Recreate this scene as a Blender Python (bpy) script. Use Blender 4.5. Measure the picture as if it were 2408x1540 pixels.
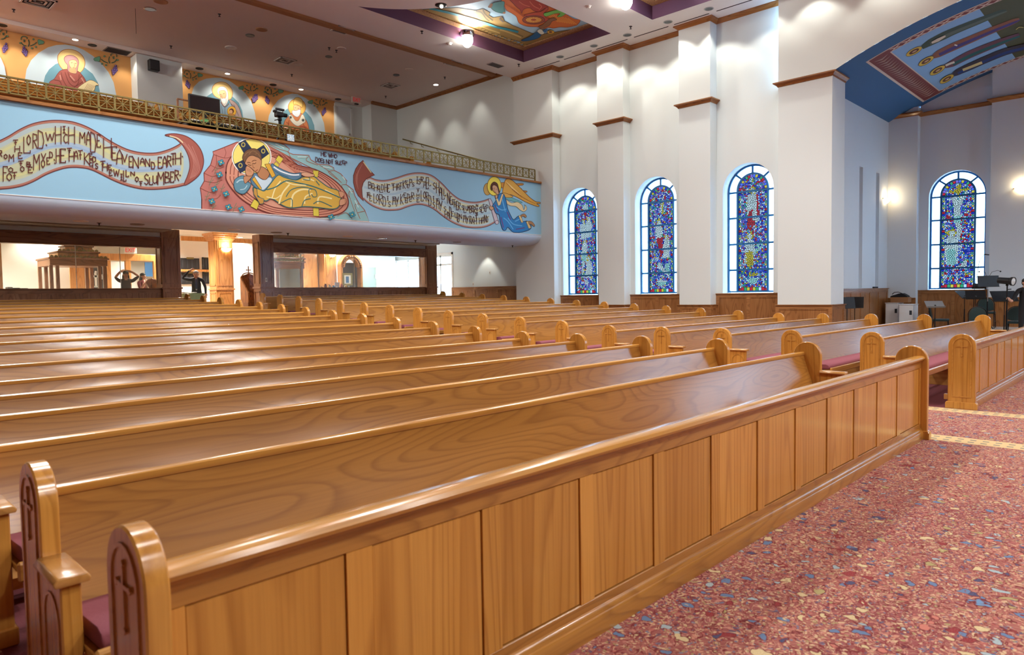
# light levels (watts of the lamps, sky strength, exposure)
EXPOSURE=0.12; SKY=10.0; WASH=125.; NAVE=1400.; FRONT=720.; SIDE=580.; BALC=1300.; PICT=90.; NARTH=820.; COFF=900.; SCON=8.; GLASS_K=.115
import bpy, bmesh, math, random
from mathutils import Vector, Matrix
R=random.Random(7)
for o in list(bpy.data.objects): bpy.data.objects.remove(o,do_unlink=True)
sc=bpy.context.scene; col=sc.collection
# ---------------------------------------------------------------- camera
F_PX=1632.72; YAW,PITCH,ROLL=[math.radians(a) for a in (43.938,-2.764,-0.8675)]; CAM=Vector((0,0,1.6))
fw=Vector((math.cos(YAW)*math.cos(PITCH),math.sin(YAW)*math.cos(PITCH),math.sin(PITCH)))
r0=Vector((math.sin(YAW),-math.cos(YAW),0)); u0=r0.cross(fw)
rt=r0*math.cos(ROLL)+u0*math.sin(ROLL); up=-r0*math.sin(ROLL)+u0*math.cos(ROLL)
cam=bpy.data.cameras.new('camera'); camo=bpy.data.objects.new('camera',cam); col.objects.link(camo)
m=Matrix((rt,up,-fw)).transposed().to_4x4(); m.translation=CAM; camo.matrix_world=m
cam.sensor_width=36; cam.lens=36*F_PX/2408; cam.clip_end=300
cam.dof.use_dof=True; cam.dof.focus_distance=13; cam.dof.aperture_fstop=3.5
sc.camera=camo
# ---------------------------------------------------------------- world, exposure
sc.view_settings.view_transform='Standard'; sc.view_settings.look='None'
sc.view_settings.exposure=EXPOSURE; sc.view_settings.gamma=1; sc.view_settings.use_curve_mapping=False
w=bpy.data.worlds.new('sky'); sc.world=w; w.use_nodes=True
bg=w.node_tree.nodes['Background']; bg.inputs[0].default_value=(.50,.76,1,1); bg.inputs[1].default_value=SKY
try:
    sc.cycles.max_bounces=8; sc.cycles.diffuse_bounces=4; sc.cycles.glossy_bounces=3; sc.cycles.transmission_bounces=6; sc.cycles.transparent_max_bounces=10
    sc.cycles.sample_clamp_indirect=6; sc.cycles.caustics_reflective=False; sc.cycles.caustics_refractive=False
except Exception: pass
# pixel (of the 2408x1540 photograph) -> point on a known plane
def ray(x,y): return fw+rt*((x-1204)/F_PX)-up*((y-770)/F_PX)
def atx(x,y,X): d=ray(x,y); return CAM+d*(X/d.x)
def aty(x,y,Y): d=ray(x,y); return CAM+d*(Y/d.y)
def atz(x,y,Z): d=ray(x,y); return CAM+d*((Z-1.6)/d.z)
# ---------------------------------------------------------------- room numbers (metres)
XP=19.7; XW=20.1; ZC=9.89; ZB=10.41; YB=17.38; YK=22.2; YO=27.36; YJ=26.64; YT=7.3; XT=26.2
SL=.0558; Y0=7.65
def fz(y): return SL*min(max(y-Y0,0),14.35)
# ---------------------------------------------------------------- materials
MATS={}
def nmat(name):
    m=bpy.data.materials.new(name); m.use_nodes=True; MATS[name]=m
    nt=m.node_tree; return m,nt,nt.nodes['Principled BSDF']
def srgb(c):
    if isinstance(c,str): c=[int(c[i:i+2],16)/255 for i in (0,2,4)]
    return tuple(((x/12.92) if x<=.04045 else ((x+.055)/1.055)**2.4) for x in c)+(1,)
def plain(name,c,rough=.6,metal=0,coat=0,bump=0,emit=0,spec=.5):
    m,nt,b=nmat(name); b.inputs['Base Color'].default_value=srgb(c); b.inputs['Roughness'].default_value=rough; b.inputs['Metallic'].default_value=metal
    b.inputs['Coat Weight'].default_value=coat; b.inputs['Specular IOR Level'].default_value=spec
    if emit: b.inputs['Emission Color'].default_value=srgb(c); b.inputs['Emission Strength'].default_value=emit
    if bump:
        n=nt.nodes.new('ShaderNodeTexNoise'); n.inputs['Scale'].default_value=60; n.inputs['Detail'].default_value=4
        tc=nt.nodes.new('ShaderNodeTexCoord'); nt.links.new(tc.outputs['Object'],n.inputs['Vector'])
        bp=nt.nodes.new('ShaderNodeBump'); bp.inputs['Strength'].default_value=bump; bp.inputs['Distance'].default_value=.01
        nt.links.new(n.outputs['Fac'],bp.inputs['Height']); nt.links.new(bp.outputs['Normal'],b.inputs['Normal'])
    return m
class NT:
    "tiny node-graph helper"
    def __init__(s,nt): s.nt=nt
    def n(s,t,**kw):
        x=s.nt.nodes.new(t)
        for k,v in kw.items():
            if k in ('operation','blend_type','feature','data_type','color_ramp','distance','voronoi_dimensions','noise_dimensions','wave_type','bands_direction','wave_profile','interpolation_type','clamp'): setattr(x,k,v)
            else: s.set(x.inputs[k.replace('_',' ')],v)
        return x
    def set(s,sock,v):
        if isinstance(v,bpy.types.NodeSocket): s.nt.links.new(v,sock)
        elif isinstance(v,(tuple,list)) and len(v)==3 and sock.type=='RGBA': sock.default_value=tuple(v)+(1,)
        else: sock.default_value=v
    def math(s,op,a,b=None,c=None,clamp=False):
        x=s.nt.nodes.new('ShaderNodeMath'); x.operation=op; x.use_clamp=clamp
        for i,v in enumerate((a,b,c)):
            if v is not None: s.set(x.inputs[i],v)
        return x.outputs[0]
    def mix(s,f,a,b,bt='MIX'):
        x=s.nt.nodes.new('ShaderNodeMix'); x.data_type='RGBA'; x.blend_type=bt
        s.set(x.inputs[0],f); s.set(x.inputs[6],a); s.set(x.inputs[7],b); return x.outputs[2]
    def ramp(s,f,stops,interp='LINEAR'):
        x=s.nt.nodes.new('ShaderNodeValToRGB'); cr=x.color_ramp; cr.interpolation=interp
        while len(cr.elements)<len(stops): cr.elements.new(.5)
        for e,(p,c) in zip(cr.elements,stops): e.position=p; e.color=c if len(c)==4 else tuple(c)+(1,)
        s.set(x.inputs[0],f); return x.outputs[0]
    def vmap(s,v,scale,loc=(0,0,0)):
        x=s.nt.nodes.new('ShaderNodeMapping'); s.set(x.inputs['Vector'],v); x.inputs['Scale'].default_value=scale; s.set(x.inputs['Location'],loc); return x.outputs[0]
def wood(name,base,dark,light,axis=0,gloss=.22,coat=.6,seed=0,contrast=1.,figure=1.,rings=14.):
    m,nt,b=nmat(name); g=NT(nt)
    tc=nt.nodes.new('ShaderNodeTexCoord'); oi=nt.nodes.new('ShaderNodeObjectInfo')
    rnd=g.math('MULTIPLY',oi.outputs['Random'],57.0)
    cmb=nt.nodes.new('ShaderNodeCombineXYZ'); g.set(cmb.inputs[0],rnd); g.set(cmb.inputs[1],g.math('MULTIPLY',rnd,.37)); g.set(cmb.inputs[2],seed*1.7)
    va=nt.nodes.new('ShaderNodeVectorMath'); va.operation='ADD'; nt.links.new(tc.outputs['Object'],va.inputs[0]); nt.links.new(cmb.outputs[0],va.inputs[1])
    v=va.outputs[0]
    def sc3(a,c): s=[c,c,c]; s[axis]=a; return tuple(s)
    big=g.n('ShaderNodeTexNoise',Vector=g.vmap(v,sc3(.42*figure,2.6)),Scale=1.0,Detail=1.5,Roughness=.45)
    ring=g.math('FRACT',g.math('MULTIPLY',big.outputs['Fac'],rings))
    line=g.ramp(ring,[(0,(0,0,0)),(.55,(.12,)*3),(.86,(1,)*3),(1,(.0,)*3)])
    fine=g.n('ShaderNodeTexNoise',Vector=g.vmap(v,sc3(1.6,70)),Scale=1.0,Detail=3,Roughness=.6)
    tone=g.n('ShaderNodeTexNoise',Vector=g.vmap(v,sc3(.5,5)),Scale=1.0,Detail=1.0)
    c=g.mix(g.ramp(tone.outputs['Fac'],[(.3,(0,)*3),(.7,(1,)*3)]),srgb(base),srgb(light))
    lf=g.math('MULTIPLY',line,.55*contrast)
    c=g.mix(lf,c,srgb(dark))
    ff=g.math('MULTIPLY',g.ramp(fine.outputs['Fac'],[(.45,(0,)*3),(.75,(1,)*3)]),.35*contrast)
    c=g.mix(ff,c,srgb(dark))
    hue=g.math('ADD',.9,g.math('MULTIPLY',oi.outputs['Random'],.2))
    c=g.mix(1.0,c,hue,'MULTIPLY')
    nt.links.new(c,b.inputs['Base Color'])
    b.inputs['Roughness'].default_value=gloss; b.inputs['Coat Weight'].default_value=coat; b.inputs['Coat Roughness'].default_value=.14
    b.inputs['Specular IOR Level'].default_value=.3
    bp=nt.nodes.new('ShaderNodeBump'); bp.inputs['Strength'].default_value=.06; bp.inputs['Distance'].default_value=.004
    nt.links.new(fine.outputs['Fac'],bp.inputs['Height']); nt.links.new(bp.outputs['Normal'],b.inputs['Normal'])
    return m
wood('oak_long','a26f30','72441a','b07b39',0,contrast=.8,figure=.9,coat=.8,gloss=.28,rings=24.)
wood('oak_upright','c68a3c','975c21','d29848',2,contrast=.9,figure=.3,rings=18.)
wood('oak_cap','bc863d','905a22','ca9449',0,gloss=.25,contrast=.6,figure=.5)
wood('oak_depth','b98548','8a5826','c99452',1,contrast=.6,figure=.5)
wood('trim_wood','9a6334','6b3f1c','a8713e',1,gloss=.4,coat=.2)
wood('trim_wood_x','9a6334','6b3f1c','a8713e',0,gloss=.4,coat=.2)
wood('wain_wood','99663b','6c4322','a87446',2,gloss=.35,coat=.25)
wood('wain_rail','9d6a3e','704726','ac784a',1,gloss=.35,coat=.25)
wood('wain_rail_x','9d6a3e','704726','ac784a',0,gloss=.35,coat=.25)
wood('dark_wood','926140','623c25','a06e4e',2,gloss=.35,coat=.3)
wood('dark_wood_x','926140','623c25','a06e4e',0,gloss=.35,coat=.3)
wood('narthex_wood','c98a4d','9a6230','d69a5c',2,gloss=.35,coat=.3)
plain('wall_paint','e3eced',.75,bump=.05)
plain('wall_paint_cool','dbe6ee',.75,bump=.05)
plain('roll_daylight_paint','d6eaff',.75)  # cooler copy of the wall paint, daylight tint put into the colour
plain('ceiling_paint','f1efeb',.85,bump=.04)
plain('ceiling_dim','efe6df',.85,bump=.04)
plain('tan_band','b98f68',.8)
plain('narthex_paint','f4efe6',.8)
plain('purple_paint','64405c',.75)
plain('orange_paint','e4ac6a',.8)
plain('blue_panel','96c5e0',.75)
plain('vault_blue','2d5f8f',.7)
plain('maroon_carpet','6e3038',.95,bump=.3)
plain('cushion_cloth','8a4a55',.9,bump=.15)
plain('brass_rail','8d8050',.38,metal=.75)
plain('black_metal','17181a',.4,metal=.5)
plain('black_plastic','141416',.45)
plain('black_cloth','16161a',.9)
plain('charcoal','34353a',.8)
plain('grey_vent','8b8784',.5)
plain('dark_slot','1c1a1e',.9)
plain('white_plastic','e8e6e0',.4)
plain('chrome','cfd0d2',.18,metal=1)
plain('glow_white','fff4e0',.5,emit=18)
plain('glow_warm','ffd9a0',.5,emit=9)
plain('fixture_dim','6d7678',.35,metal=.6)
plain('window_bar','10659f',.45)  # sky glare on the bars put into their blue base colour
plain('lead','1a1c22',.6)
plain('green_seat','22393a',.55)
plain('cabinet_white','e4e6e8',.45)
plain('exit_red','d0242c',.5,emit=.3)
plain('board_text','34353a',.7)
plain('board_black','202124',.6)
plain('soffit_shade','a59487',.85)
plain('marble','d8d4cc',.3)
# carpets and glass
def carpet():
    m,nt,b=nmat('persian_carpet'); g=NT(nt)
    geo=nt.nodes.new('ShaderNodeNewGeometry'); P=geo.outputs['Position']
    warp=g.n('ShaderNodeTexNoise',Vector=P,Scale=7.0,Detail=2.0)
    wv=nt.nodes.new('ShaderNodeVectorMath'); wv.operation='MULTIPLY_ADD'
    nt.links.new(warp.outputs['Color'],wv.inputs[0]); wv.inputs[1].default_value=(.12,.12,0); nt.links.new(P,wv.inputs[2])
    V=wv.outputs[0]; S=lambda h:srgb(h)
    def vor(scale,vec,rnd=1.0):
        v=g.n('ShaderNodeTexVoronoi',Vector=vec,Scale=scale,Randomness=rnd); q=nt.nodes.new('ShaderNodeSeparateColor'); nt.links.new(v.outputs['Color'],q.inputs[0]); return v.outputs['Distance'],q.outputs
    n0=g.n('ShaderNodeTexNoise',Vector=P,Scale=1.3,Detail=2.0)
    base=g.mix(g.ramp(n0.outputs['Fac'],[(.35,(0,)*3),(.65,(1,)*3)]),S('8a454a'),S('a06058'))
    def contour(vec,scale,k,w,c,base,amt=1.0):
        n=g.n('ShaderNodeTexNoise',Vector=vec,Scale=scale,Detail=1.5); f=g.math('ABSOLUTE',g.math('SUBTRACT',g.math('FRACT',g.math('MULTIPLY',n.outputs['Fac'],k)),.5))
        return g.mix(g.ramp(f,[(0,(amt,)*3),(w,(amt*.9,)*3),(w*1.5,(0,)*3)]),base,c),n.outputs['Fac']
    # small dabs
    d,c=vor(56.0,V)
    dab=g.ramp(c[0],[(0,S('c98f78')),(.2,S('7c2430')),(.32,S('d6bb93')),(.52,S('b86a62')),(.62,S('5f7391')),(.72,S('a39a68')),(.8,S('c2857a')),(.92,S('3f4f70'))],'CONSTANT')
    base=g.mix(g.math('MULTIPLY',g.ramp(d,[(.42,(1,)*3),(.56,(0,)*3)]),.9),base,dab)
    base,_=contour(V,11.0,7.0,.05,S('701824'),base); base,_=contour(P,17.0,6.0,.035,S('dcc29c'),base,.8)
    # flowers with a ring and a heart
    nf=g.n('ShaderNodeTexNoise',Vector=P,Scale=26.0,Detail=1.0); wob=g.math('MULTIPLY',g.math('SUBTRACT',nf.outputs['Fac'],.5),.45)
    d,c=vor(12.0,V,.9); d=g.math('ADD',d,wob)
    fc=g.ramp(c[1],[(0,S('567fa6')),(.2,S('d2c193')),(.4,S('8a2a34')),(.52,S('9fb7bd')),(.68,S('c4786a')),(.8,S('33486e')),(.9,S('a8a06c'))],'CONSTANT')
    on=g.ramp(c[2],[(.30,(0,)*3),(.31,(1,)*3)])
    base=g.mix(g.math('MULTIPLY',on,g.ramp(d,[(.40,(1,)*3),(.43,(0,)*3)])),base,S('6a1a26')); base=g.mix(g.math('MULTIPLY',on,g.ramp(d,[(.34,(1,)*3),(.37,(0,)*3)])),base,fc)
    base=g.mix(g.math('MULTIPLY',on,g.ramp(d,[(.14,(1,)*3),(.17,(0,)*3)])),base,g.ramp(c[0],[(0,S('d8c69a')),(.5,S('7c2430'))],'CONSTANT'))
    # large palmettes
    d,c=vor(3.4,V,.8); d=g.math('ADD',d,g.math('MULTIPLY',wob,.5)); on=g.ramp(c[2],[(.62,(0,)*3),(.63,(1,)*3)])
    pc=g.ramp(c[0],[(0,S('5f93bd')),(.35,S('cfc394')),(.6,S('a9c3cb')),(.85,S('8c2b34'))],'CONSTANT')
    base=g.mix(g.math('MULTIPLY',on,g.ramp(d,[(.26,(1,)*3),(.28,(0,)*3)])),base,S('641a26')); base=g.mix(g.math('MULTIPLY',on,g.ramp(d,[(.22,(1,)*3),(.24,(0,)*3)])),base,pc); base=g.mix(g.math('MULTIPLY',on,g.ramp(d,[(.10,(1,)*3),(.12,(0,)*3)])),base,S('b5645a'))
    # speckle of the pile
    sp=g.n('ShaderNodeTexNoise',Vector=P,Scale=160.0,Detail=2.0)
    base=g.mix(g.ramp(sp.outputs['Fac'],[(.35,(.35,)*3),(.65,(0,)*3)]),base,S('9c7268')); base=g.mix(1.0,base,(.97,.97,.97,1),'MULTIPLY')
    # woven borders along the aisle edges
    xyz=nt.nodes.new('ShaderNodeSeparateXYZ'); nt.links.new(P,xyz.inputs[0]); X=xyz.outputs[0]; Y=xyz.outputs[1]
    def band(a,c):
        return g.math('MULTIPLY',g.math('GREATER_THAN',X,a),g.math('LESS_THAN',X,c))
    bm=g.math('ADD',band(8.29,8.60),band(10.30,10.58),clamp=True)
    tick=g.math('GREATER_THAN',g.math('FRACT',g.math('MULTIPLY',Y,9.0)),.5)
    row=g.math('ADD',g.math('ADD',band(8.36,8.40),band(8.48,8.52)),g.math('ADD',band(10.37,10.41),band(10.47,10.51)),clamp=True)
    bc=g.mix(g.math('MULTIPLY',tick,row),S('cdb284'),S('7d7a72'))
    base=g.mix(bm,base,bc)
    nt.links.new(base,b.inputs['Base Color']); b.inputs['Roughness'].default_value=.95; b.inputs['Specular IOR Level'].default_value=.15
    bp=nt.nodes.new('ShaderNodeBump'); bp.inputs['Strength'].default_value=.4; bp.inputs['Distance'].default_value=.004
    nt.links.new(sp.outputs['Fac'],bp.inputs['Height']); nt.links.new(bp.outputs['Normal'],b.inputs['Normal'])
carpet()
def glassmat(name,colfn,trans=.5):
    m=bpy.data.materials.new(name); m.use_nodes=True; MATS[name]=m; nt=m.node_tree; nt.nodes.clear(); g=NT(nt)
    out=nt.nodes.new('ShaderNodeOutputMaterial'); c=colfn(g,nt)
    t=nt.nodes.new('ShaderNodeBsdfTransparent'); l=nt.nodes.new('ShaderNodeBsdfTranslucent'); mx=nt.nodes.new('ShaderNodeMixShader')
    g.set(t.inputs[0],c); g.set(l.inputs[0],c); mx.inputs[0].default_value=trans
    nt.links.new(t.outputs[0],mx.inputs[1]); nt.links.new(l.outputs[0],mx.inputs[2])
    gl=nt.nodes.new('ShaderNodeBsdfGlossy'); gl.inputs['Roughness'].default_value=.08
    m2=nt.nodes.new('ShaderNodeMixShader'); m2.inputs[0].default_value=.04
    nt.links.new(mx.outputs[0],m2.inputs[1]); nt.links.new(gl.outputs[0],m2.inputs[2]); nt.links.new(m2.outputs[0],out.inputs[0])
    return m
def frost(g,nt): return (.93,.96,1,1)
glassmat('frosted_glass',frost,.5)
def clear(g,nt): return (.93,.96,.95,1)
glassmat('clear_glass',clear,.03)
# ---------------------------------------------------------------- mesh helpers
class MB:
    def __init__(s): s.v=[]; s.f=[]; s.mi=[]
    def add(s,vs,fs,mi=0):
        o=len(s.v); s.v+=[tuple(v) for v in vs]; s.f+=[tuple(i+o for i in f) for f in fs]; s.mi+=[mi]*len(fs); return s
    def box(s,x0,x1,y0,y1,z0,z1,mi=0):
        return s.add([(x,y,z) for x in (x0,x1) for y in (y0,y1) for z in (z0,z1)],[(0,1,3,2),(4,6,7,5),(0,4,5,1),(2,3,7,6),(0,2,6,4),(1,5,7,3)],mi)
    def prism(s,pts,axis,a0,a1,mi=0):
        "extrude a closed 2D outline along an axis; outline coords are the two other axes in order"
        n=len(pts)
        def P(p,a):
            q=list(p); q.insert(axis,a); return tuple(q)
        vs=[P(p,a0) for p in pts]+[P(p,a1) for p in pts]
        fs=[tuple(range(n)),tuple(range(2*n-1,n-1,-1))]+[(i,(i+1)%n,(i+1)%n+n,i+n) for i in range(n)]
        return s.add(vs,fs,mi)
    def quad(s,a,b,c,d,mi=0): return s.add([a,b,c,d],[(0,1,2,3)],mi)
    def tube(s,path,r,n=8,closed=False,mi=0,caps=True):
        P=[Vector(p) for p in path]; k=len(P); rings=[]
        for i,p in enumerate(P):
            a=P[i-1] if (i>0 or closed) else P[i]; b=P[(i+1)%k] if (i<k-1 or closed) else P[i]
            t=(b-a).normalized() if (b-a).length>1e-9 else Vector((0,0,1))
            u=t.cross(Vector((0,0,1)));  u=u.normalized() if u.length>1e-4 else Vector((1,0,0)); v=t.cross(u)
            rr=r[i] if isinstance(r,(list,tuple)) else r
            rings.append([p+(u*math.cos(2*math.pi*j/n)+v*math.sin(2*math.pi*j/n))*rr for j in range(n)])
        vs=[q for R_ in rings for q in R_]; fs=[]
        for i in range(k if closed else k-1):
            i2=(i+1)%k
            fs+=[(i*n+j,i*n+(j+1)%n,i2*n+(j+1)%n,i2*n+j) for j in range(n)]
        if caps and not closed: fs+=[tuple(range(n-1,-1,-1)),tuple((k-1)*n+j for j in range(n))]
        return s.add(vs,fs,mi)
    def lathe(s,prof,c,n=20,mi=0,axis=2,a0=0,a1=2*math.pi,flip=1):
        "prof: (radius, height) pairs turned round an axis through c"
        full=abs(a1-a0-2*math.pi)<1e-6; m=n if full else n+1; vs=[]; fs=[]
        for (r,h) in prof:
            for j in range(m):
                a=a0+(a1-a0)*j/n; e=[r*math.cos(a),r*math.sin(a)]; e.insert(axis,h*flip)
                vs.append((c[0]+e[0],c[1]+e[1],c[2]+e[2]))
        for i in range(len(prof)-1):
            for j in range(n if full else n):
                j2=(j+1)%m
                fs.append((i*m+j,i*m+j2,(i+1)*m+j2,(i+1)*m+j))
        return s.add(vs,fs,mi)
    def sphere(s,c,r,n=12,k=8,mi=0,rz=None,ry=None):
        rz=rz or r; ry=ry or r
        prof=[(math.sin(math.pi*i/k),-math.cos(math.pi*i/k)) for i in range(k+1)]
        o=MB().lathe(prof,(0,0,0),n); return s.add([(c[0]+v[0]*r,c[1]+v[1]*ry,c[2]+v[2]*rz) for v in o.v],o.f,mi)
    def build(s,name,mat,parent=None,smooth=False,bevel=0,seg=1,loc=None,fixn=True,merge=False):
        me=bpy.data.meshes.new(name); org=Vector(loc) if loc else (parent_loc(parent) if parent else Vector((0,0,0)))
        me.from_pydata([tuple(Vector(v)-org) for v in s.v],[],s.f)
        mats=mat if isinstance(mat,(list,tuple)) else [mat]
        for q in mats: me.materials.append(MATS[q])
        for p,i in zip(me.polygons,s.mi): p.material_index=i
        if fixn or bevel or merge:
            bm=bmesh.new(); bm.from_mesh(me)
            if bevel or merge:
                bmesh.ops.remove_doubles(bm,verts=bm.verts,dist=1e-5)
            if fixn: bmesh.ops.recalc_face_normals(bm,faces=bm.faces)
            if bevel:
                es=[e for e in bm.edges if len(e.link_faces)==2 and e.calc_face_angle(0)>.6]
                bmesh.ops.bevel(bm,geom=es,offset=bevel,segments=seg,affect='EDGES',profile=.5,clamp_overlap=True)
            bm.to_mesh(me); bm.free()
        if smooth:
            for p in me.polygons: p.use_smooth=True
            try: me.set_sharp_from_angle(angle=math.radians(40))
            except Exception: pass
        o=bpy.data.objects.new(name,me); col.objects.link(o)
        if parent: o.parent=parent
        elif loc: o.location=org
        return o
def parent_loc(p):
    v=Vector((0,0,0))
    while p: v+=p.location; p=p.parent
    return v
def thing(name,label,cat,loc=(0,0,0),group=None,rz=0):
    o=bpy.data.objects.new(name,None); col.objects.link(o); o.location=loc; o.rotation_euler=(0,0,rz); o.empty_display_size=.2
    return tag(o,label,cat,group)
def tag(o,label=None,cat=None,group=None,kind=None):
    if label: o['label']=label
    if cat: o['category']=cat
    if group: o['group']=group
    if kind: o['kind']=kind
    return o
def struct(o): o['kind']='structure'; return o
def dup(o,parent=None,loc=None):
    c=o.copy(); col.objects.link(c); c.parent=parent
    if loc is not None: c.location=loc
    for ch in list(o.children): dup(ch,c)
    return c
def arch(yc,zs,r,n=16,rev=False):
    p=[(yc+r*math.cos(math.pi*i/n),zs+r*math.sin(math.pi*i/n)) for i in range(n+1)]
    return p[::-1] if rev else p
ORD=['first','second','third','fourth','fifth','sixth','seventh','eighth','ninth','tenth','eleventh','twelfth','thirteenth','fourteenth','fifteenth','sixteenth','seventeenth','eighteenth','nineteenth','twentieth','twenty-first','twenty-second','twenty-third','twenty-fourth','twenty-fifth','twenty-sixth']
# ================================================================= ROOM
PIL=[(16.77,18.72),(13.65,14.73),(10.46,11.54)]; BAYS=[(14.73,16.77,15.87),(11.54,13.65,12.67),(8.36,10.46,9.455)]
# floor: patterned carpet in the aisles and in front, plain maroon under the pews, rising towards the back
fl=MB(); xb=[-24,.6,8.29,10.61,18.33,XW,26.8]; yb=[-14,2.0,Y0,22,34]
for i in range(len(xb)-1):
    for j in range(len(yb)-1):
        if i==5 and j>1: continue
        a,b,c,d=xb[i],xb[i+1],yb[j],yb[j+1]
        mi=1 if (i in (1,3) and j in (1,2)) else (2 if j==3 else 0)
        fl.quad((a,c,fz(c)),(b,c,fz(c)),(b,d,fz(d)),(a,d,fz(d)),mi)
plain('narthex_tile','cbb9a2',.4)
struct(fl.build('floor',['persian_carpet','maroon_carpet','narthex_tile'],fixn=False))
def hole_wall(mb,x,y0,y1,z0,z1,yc,hw,sill,spring,n=20):
    "wall in plane x with one arched opening"
    mb.quad((x,y0,z0),(x,yc-hw,z0),(x,yc-hw,z1),(x,y0,z1)); mb.quad((x,yc+hw,z0),(x,y1,z0),(x,y1,z1),(x,yc+hw,z1))
    mb.quad((x,yc-hw,z0),(x,yc+hw,z0),(x,yc+hw,sill),(x,yc-hw,sill))
    A=arch(yc,spring,hw,n)
    for p,q in zip(A[:-1],A[1:]): mb.quad((x,p[0],p[1]),(x,q[0],q[1]),(x,q[0],z1),(x,p[0],z1))
def reveal(mb,x0,x1,yc,hw,sill,spring,n=20):
    P=[(yc+hw,sill)]+arch(yc,spring,hw,n)+[(yc-hw,sill)]
    for p,q in zip(P,P[1:]+P[:1]): mb.quad((x0,p[0],p[1]),(x0,q[0],q[1]),(x1,q[0],q[1]),(x1,p[0],p[1]))
wr=MB()
for (a,b,yc) in BAYS:
    hole_wall(wr,XW,a,b,0,ZC+.3,yc,.80,1.525,4.62); reveal(wr,XW,XW+.55,yc,.80,1.525,4.62)
# side wall beside and under the balcony, with the bright exit opening
DY0,DY1,DZ=22.97,24.6,3.36
wr.quad((XW,18.72,0),(XW,DY0,0),(XW,DY0,ZB),(XW,18.72,ZB)); wr.quad((XW,DY1,.5),(XW,25.2,.5),(XW,25.2,ZB),(XW,DY1,ZB))
wr.quad((XW,DY0,DZ),(XW,DY1,DZ),(XW,DY1,ZB),(XW,DY0,ZB))
wr.quad((XW,25.2,3.25),(XW,27.1,3.25),(XW,27.1,ZB),(XW,25.2,ZB)); wr.quad((XW,25.2,.5),(XW,27.1,.5),(XW,27.1,1.2),(XW,25.2,1.2)); wr.quad((XW,27.1,.5),(XW,29.5,.5),(XW,29.5,ZB),(XW,27.1,ZB))
wall_r=struct(wr.build('wall_right','wall_paint',fixn=False))
for (a,b) in PIL:
    MB().box(XP,XW+.02,a,b,0,ZC+.2).build('pilaster','wall_paint',wall_r,bevel=.006)
MB().box(XP,20.68,6.88,8.36,0,7.45).build('pilaster','wall_paint',wall_r,bevel=.006)
# wall above the transept arch (plane of the pilasters)
VC=(1.176,-4.641); VR=13.362
def vz(y): return VC[1]+math.sqrt(VR**2-(y-VC[0])**2)
aw=MB(); ys=[8.36,7.3]+[6.88-.36*i for i in range(34)]
for a,b in zip(ys[:-1],ys[1:]):
    za=vz(a) if a<=6.9 else 7.40; zb=vz(b) if b<=6.9 else 7.40
    aw.quad((XP,a,za),(XP,b,zb),(XP,b,ZC+.1),(XP,a,ZC+.1))
struct(aw.build('wall_arch','wall_paint',fixn=False))
# barrel vault over the transept
vm=MB(); ys=[7.36-.36*i for i in range(35)]
for a,b in zip(ys[:-1],ys[1:]): vm.quad((XP,a,vz(a)),(26.75,a,vz(a)),(26.75,b,vz(b)),(XP,b,vz(b)))
vault=struct(vm.build('ceiling_vault','vault_blue',smooth=True,fixn=False,merge=True))
# transept: side wall with two tall niches, window wall
ts=MB(); NI=[(23.28,23.60),(24.92,25.26)]; NB,NTp=1.62,5.41
xs=[20.68]+[x for n in NI for x in n]+[XT]
for i in range(0,len(xs),2): ts.quad((xs[i],YT,0),(xs[i+1],YT,0),(xs[i+1],YT,7.6),(xs[i],YT,7.6))
for (a,b) in NI:
    ts.quad((a,YT,0),(b,YT,0),(b,YT,NB),(a,YT,NB)); ts.quad((a,YT,NTp),(b,YT,NTp),(b,YT,7.6),(a,YT,7.6))
    d=YT+.28
    ts.quad((a,d,NB),(b,d,NB),(b,d,NTp),(a,d,NTp)); ts.quad((a,YT,NB),(a,d,NB),(a,d,NTp),(a,YT,NTp)); ts.quad((b,YT,NB),(b,d,NB),(b,d,NTp),(b,YT,NTp))
    ts.quad((a,YT,NTp),(b,YT,NTp),(b,d,NTp),(a,d,NTp)); ts.quad((a,YT,NB),(b,YT,NB),(b,d,NB),(a,d,NB))
ts.quad((20.68,6.88,0),(20.68,YT,0),(20.68,YT,7.6),(20.68,6.88,7.6))
struct(ts.build('wall_transept_side','wall_paint_cool',fixn=False))
te=MB(); XE=26.5
te.box(XT,XE+.1,6.41,YT,0,7.6)
hole_wall(te,XE,4.37,6.41,0,9.2,5.33,.80,1.525,4.60); reveal(te,XE,XE+.4,5.33,.80,1.525,4.60)
te.box(XT,XE+.1,2.6,4.37,0,9.2); 
hole_wall(te,XE,.4,2.6,0,9.2,1.45,.80,1.525,4.60); reveal(te,XE,XE+.4,1.45,.80,1.525,4.60)
te.box(XT,XE+.1,-5.4,.4,0,9.2)
struct(te.build('wall_transept_end','wall_paint_cool',fixn=False))
# walls that close the room out of view
ik=MB(); ik.box(-24,26.8,-14.2,-14,0,11); struct(ik.build('wall_front','wain_rail_x'))
cw=MB(); cw.box(-24.2,-24,-14,34,0,11); cw.box(XP,26.8,-5.6,-5.4,0,.9); cw.box(XP,26.8,-5.6,-5.4,6.6,9); cw.box(XP,20.6,-5.6,-5.4,.9,6.6); cw.box(26.1,26.8,-5.6,-5.4,.9,6.6); cw.box(XP,XP+.3,-14,-5.4,0,ZC)
struct(cw.build('wall_left','wain_rail'))
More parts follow.
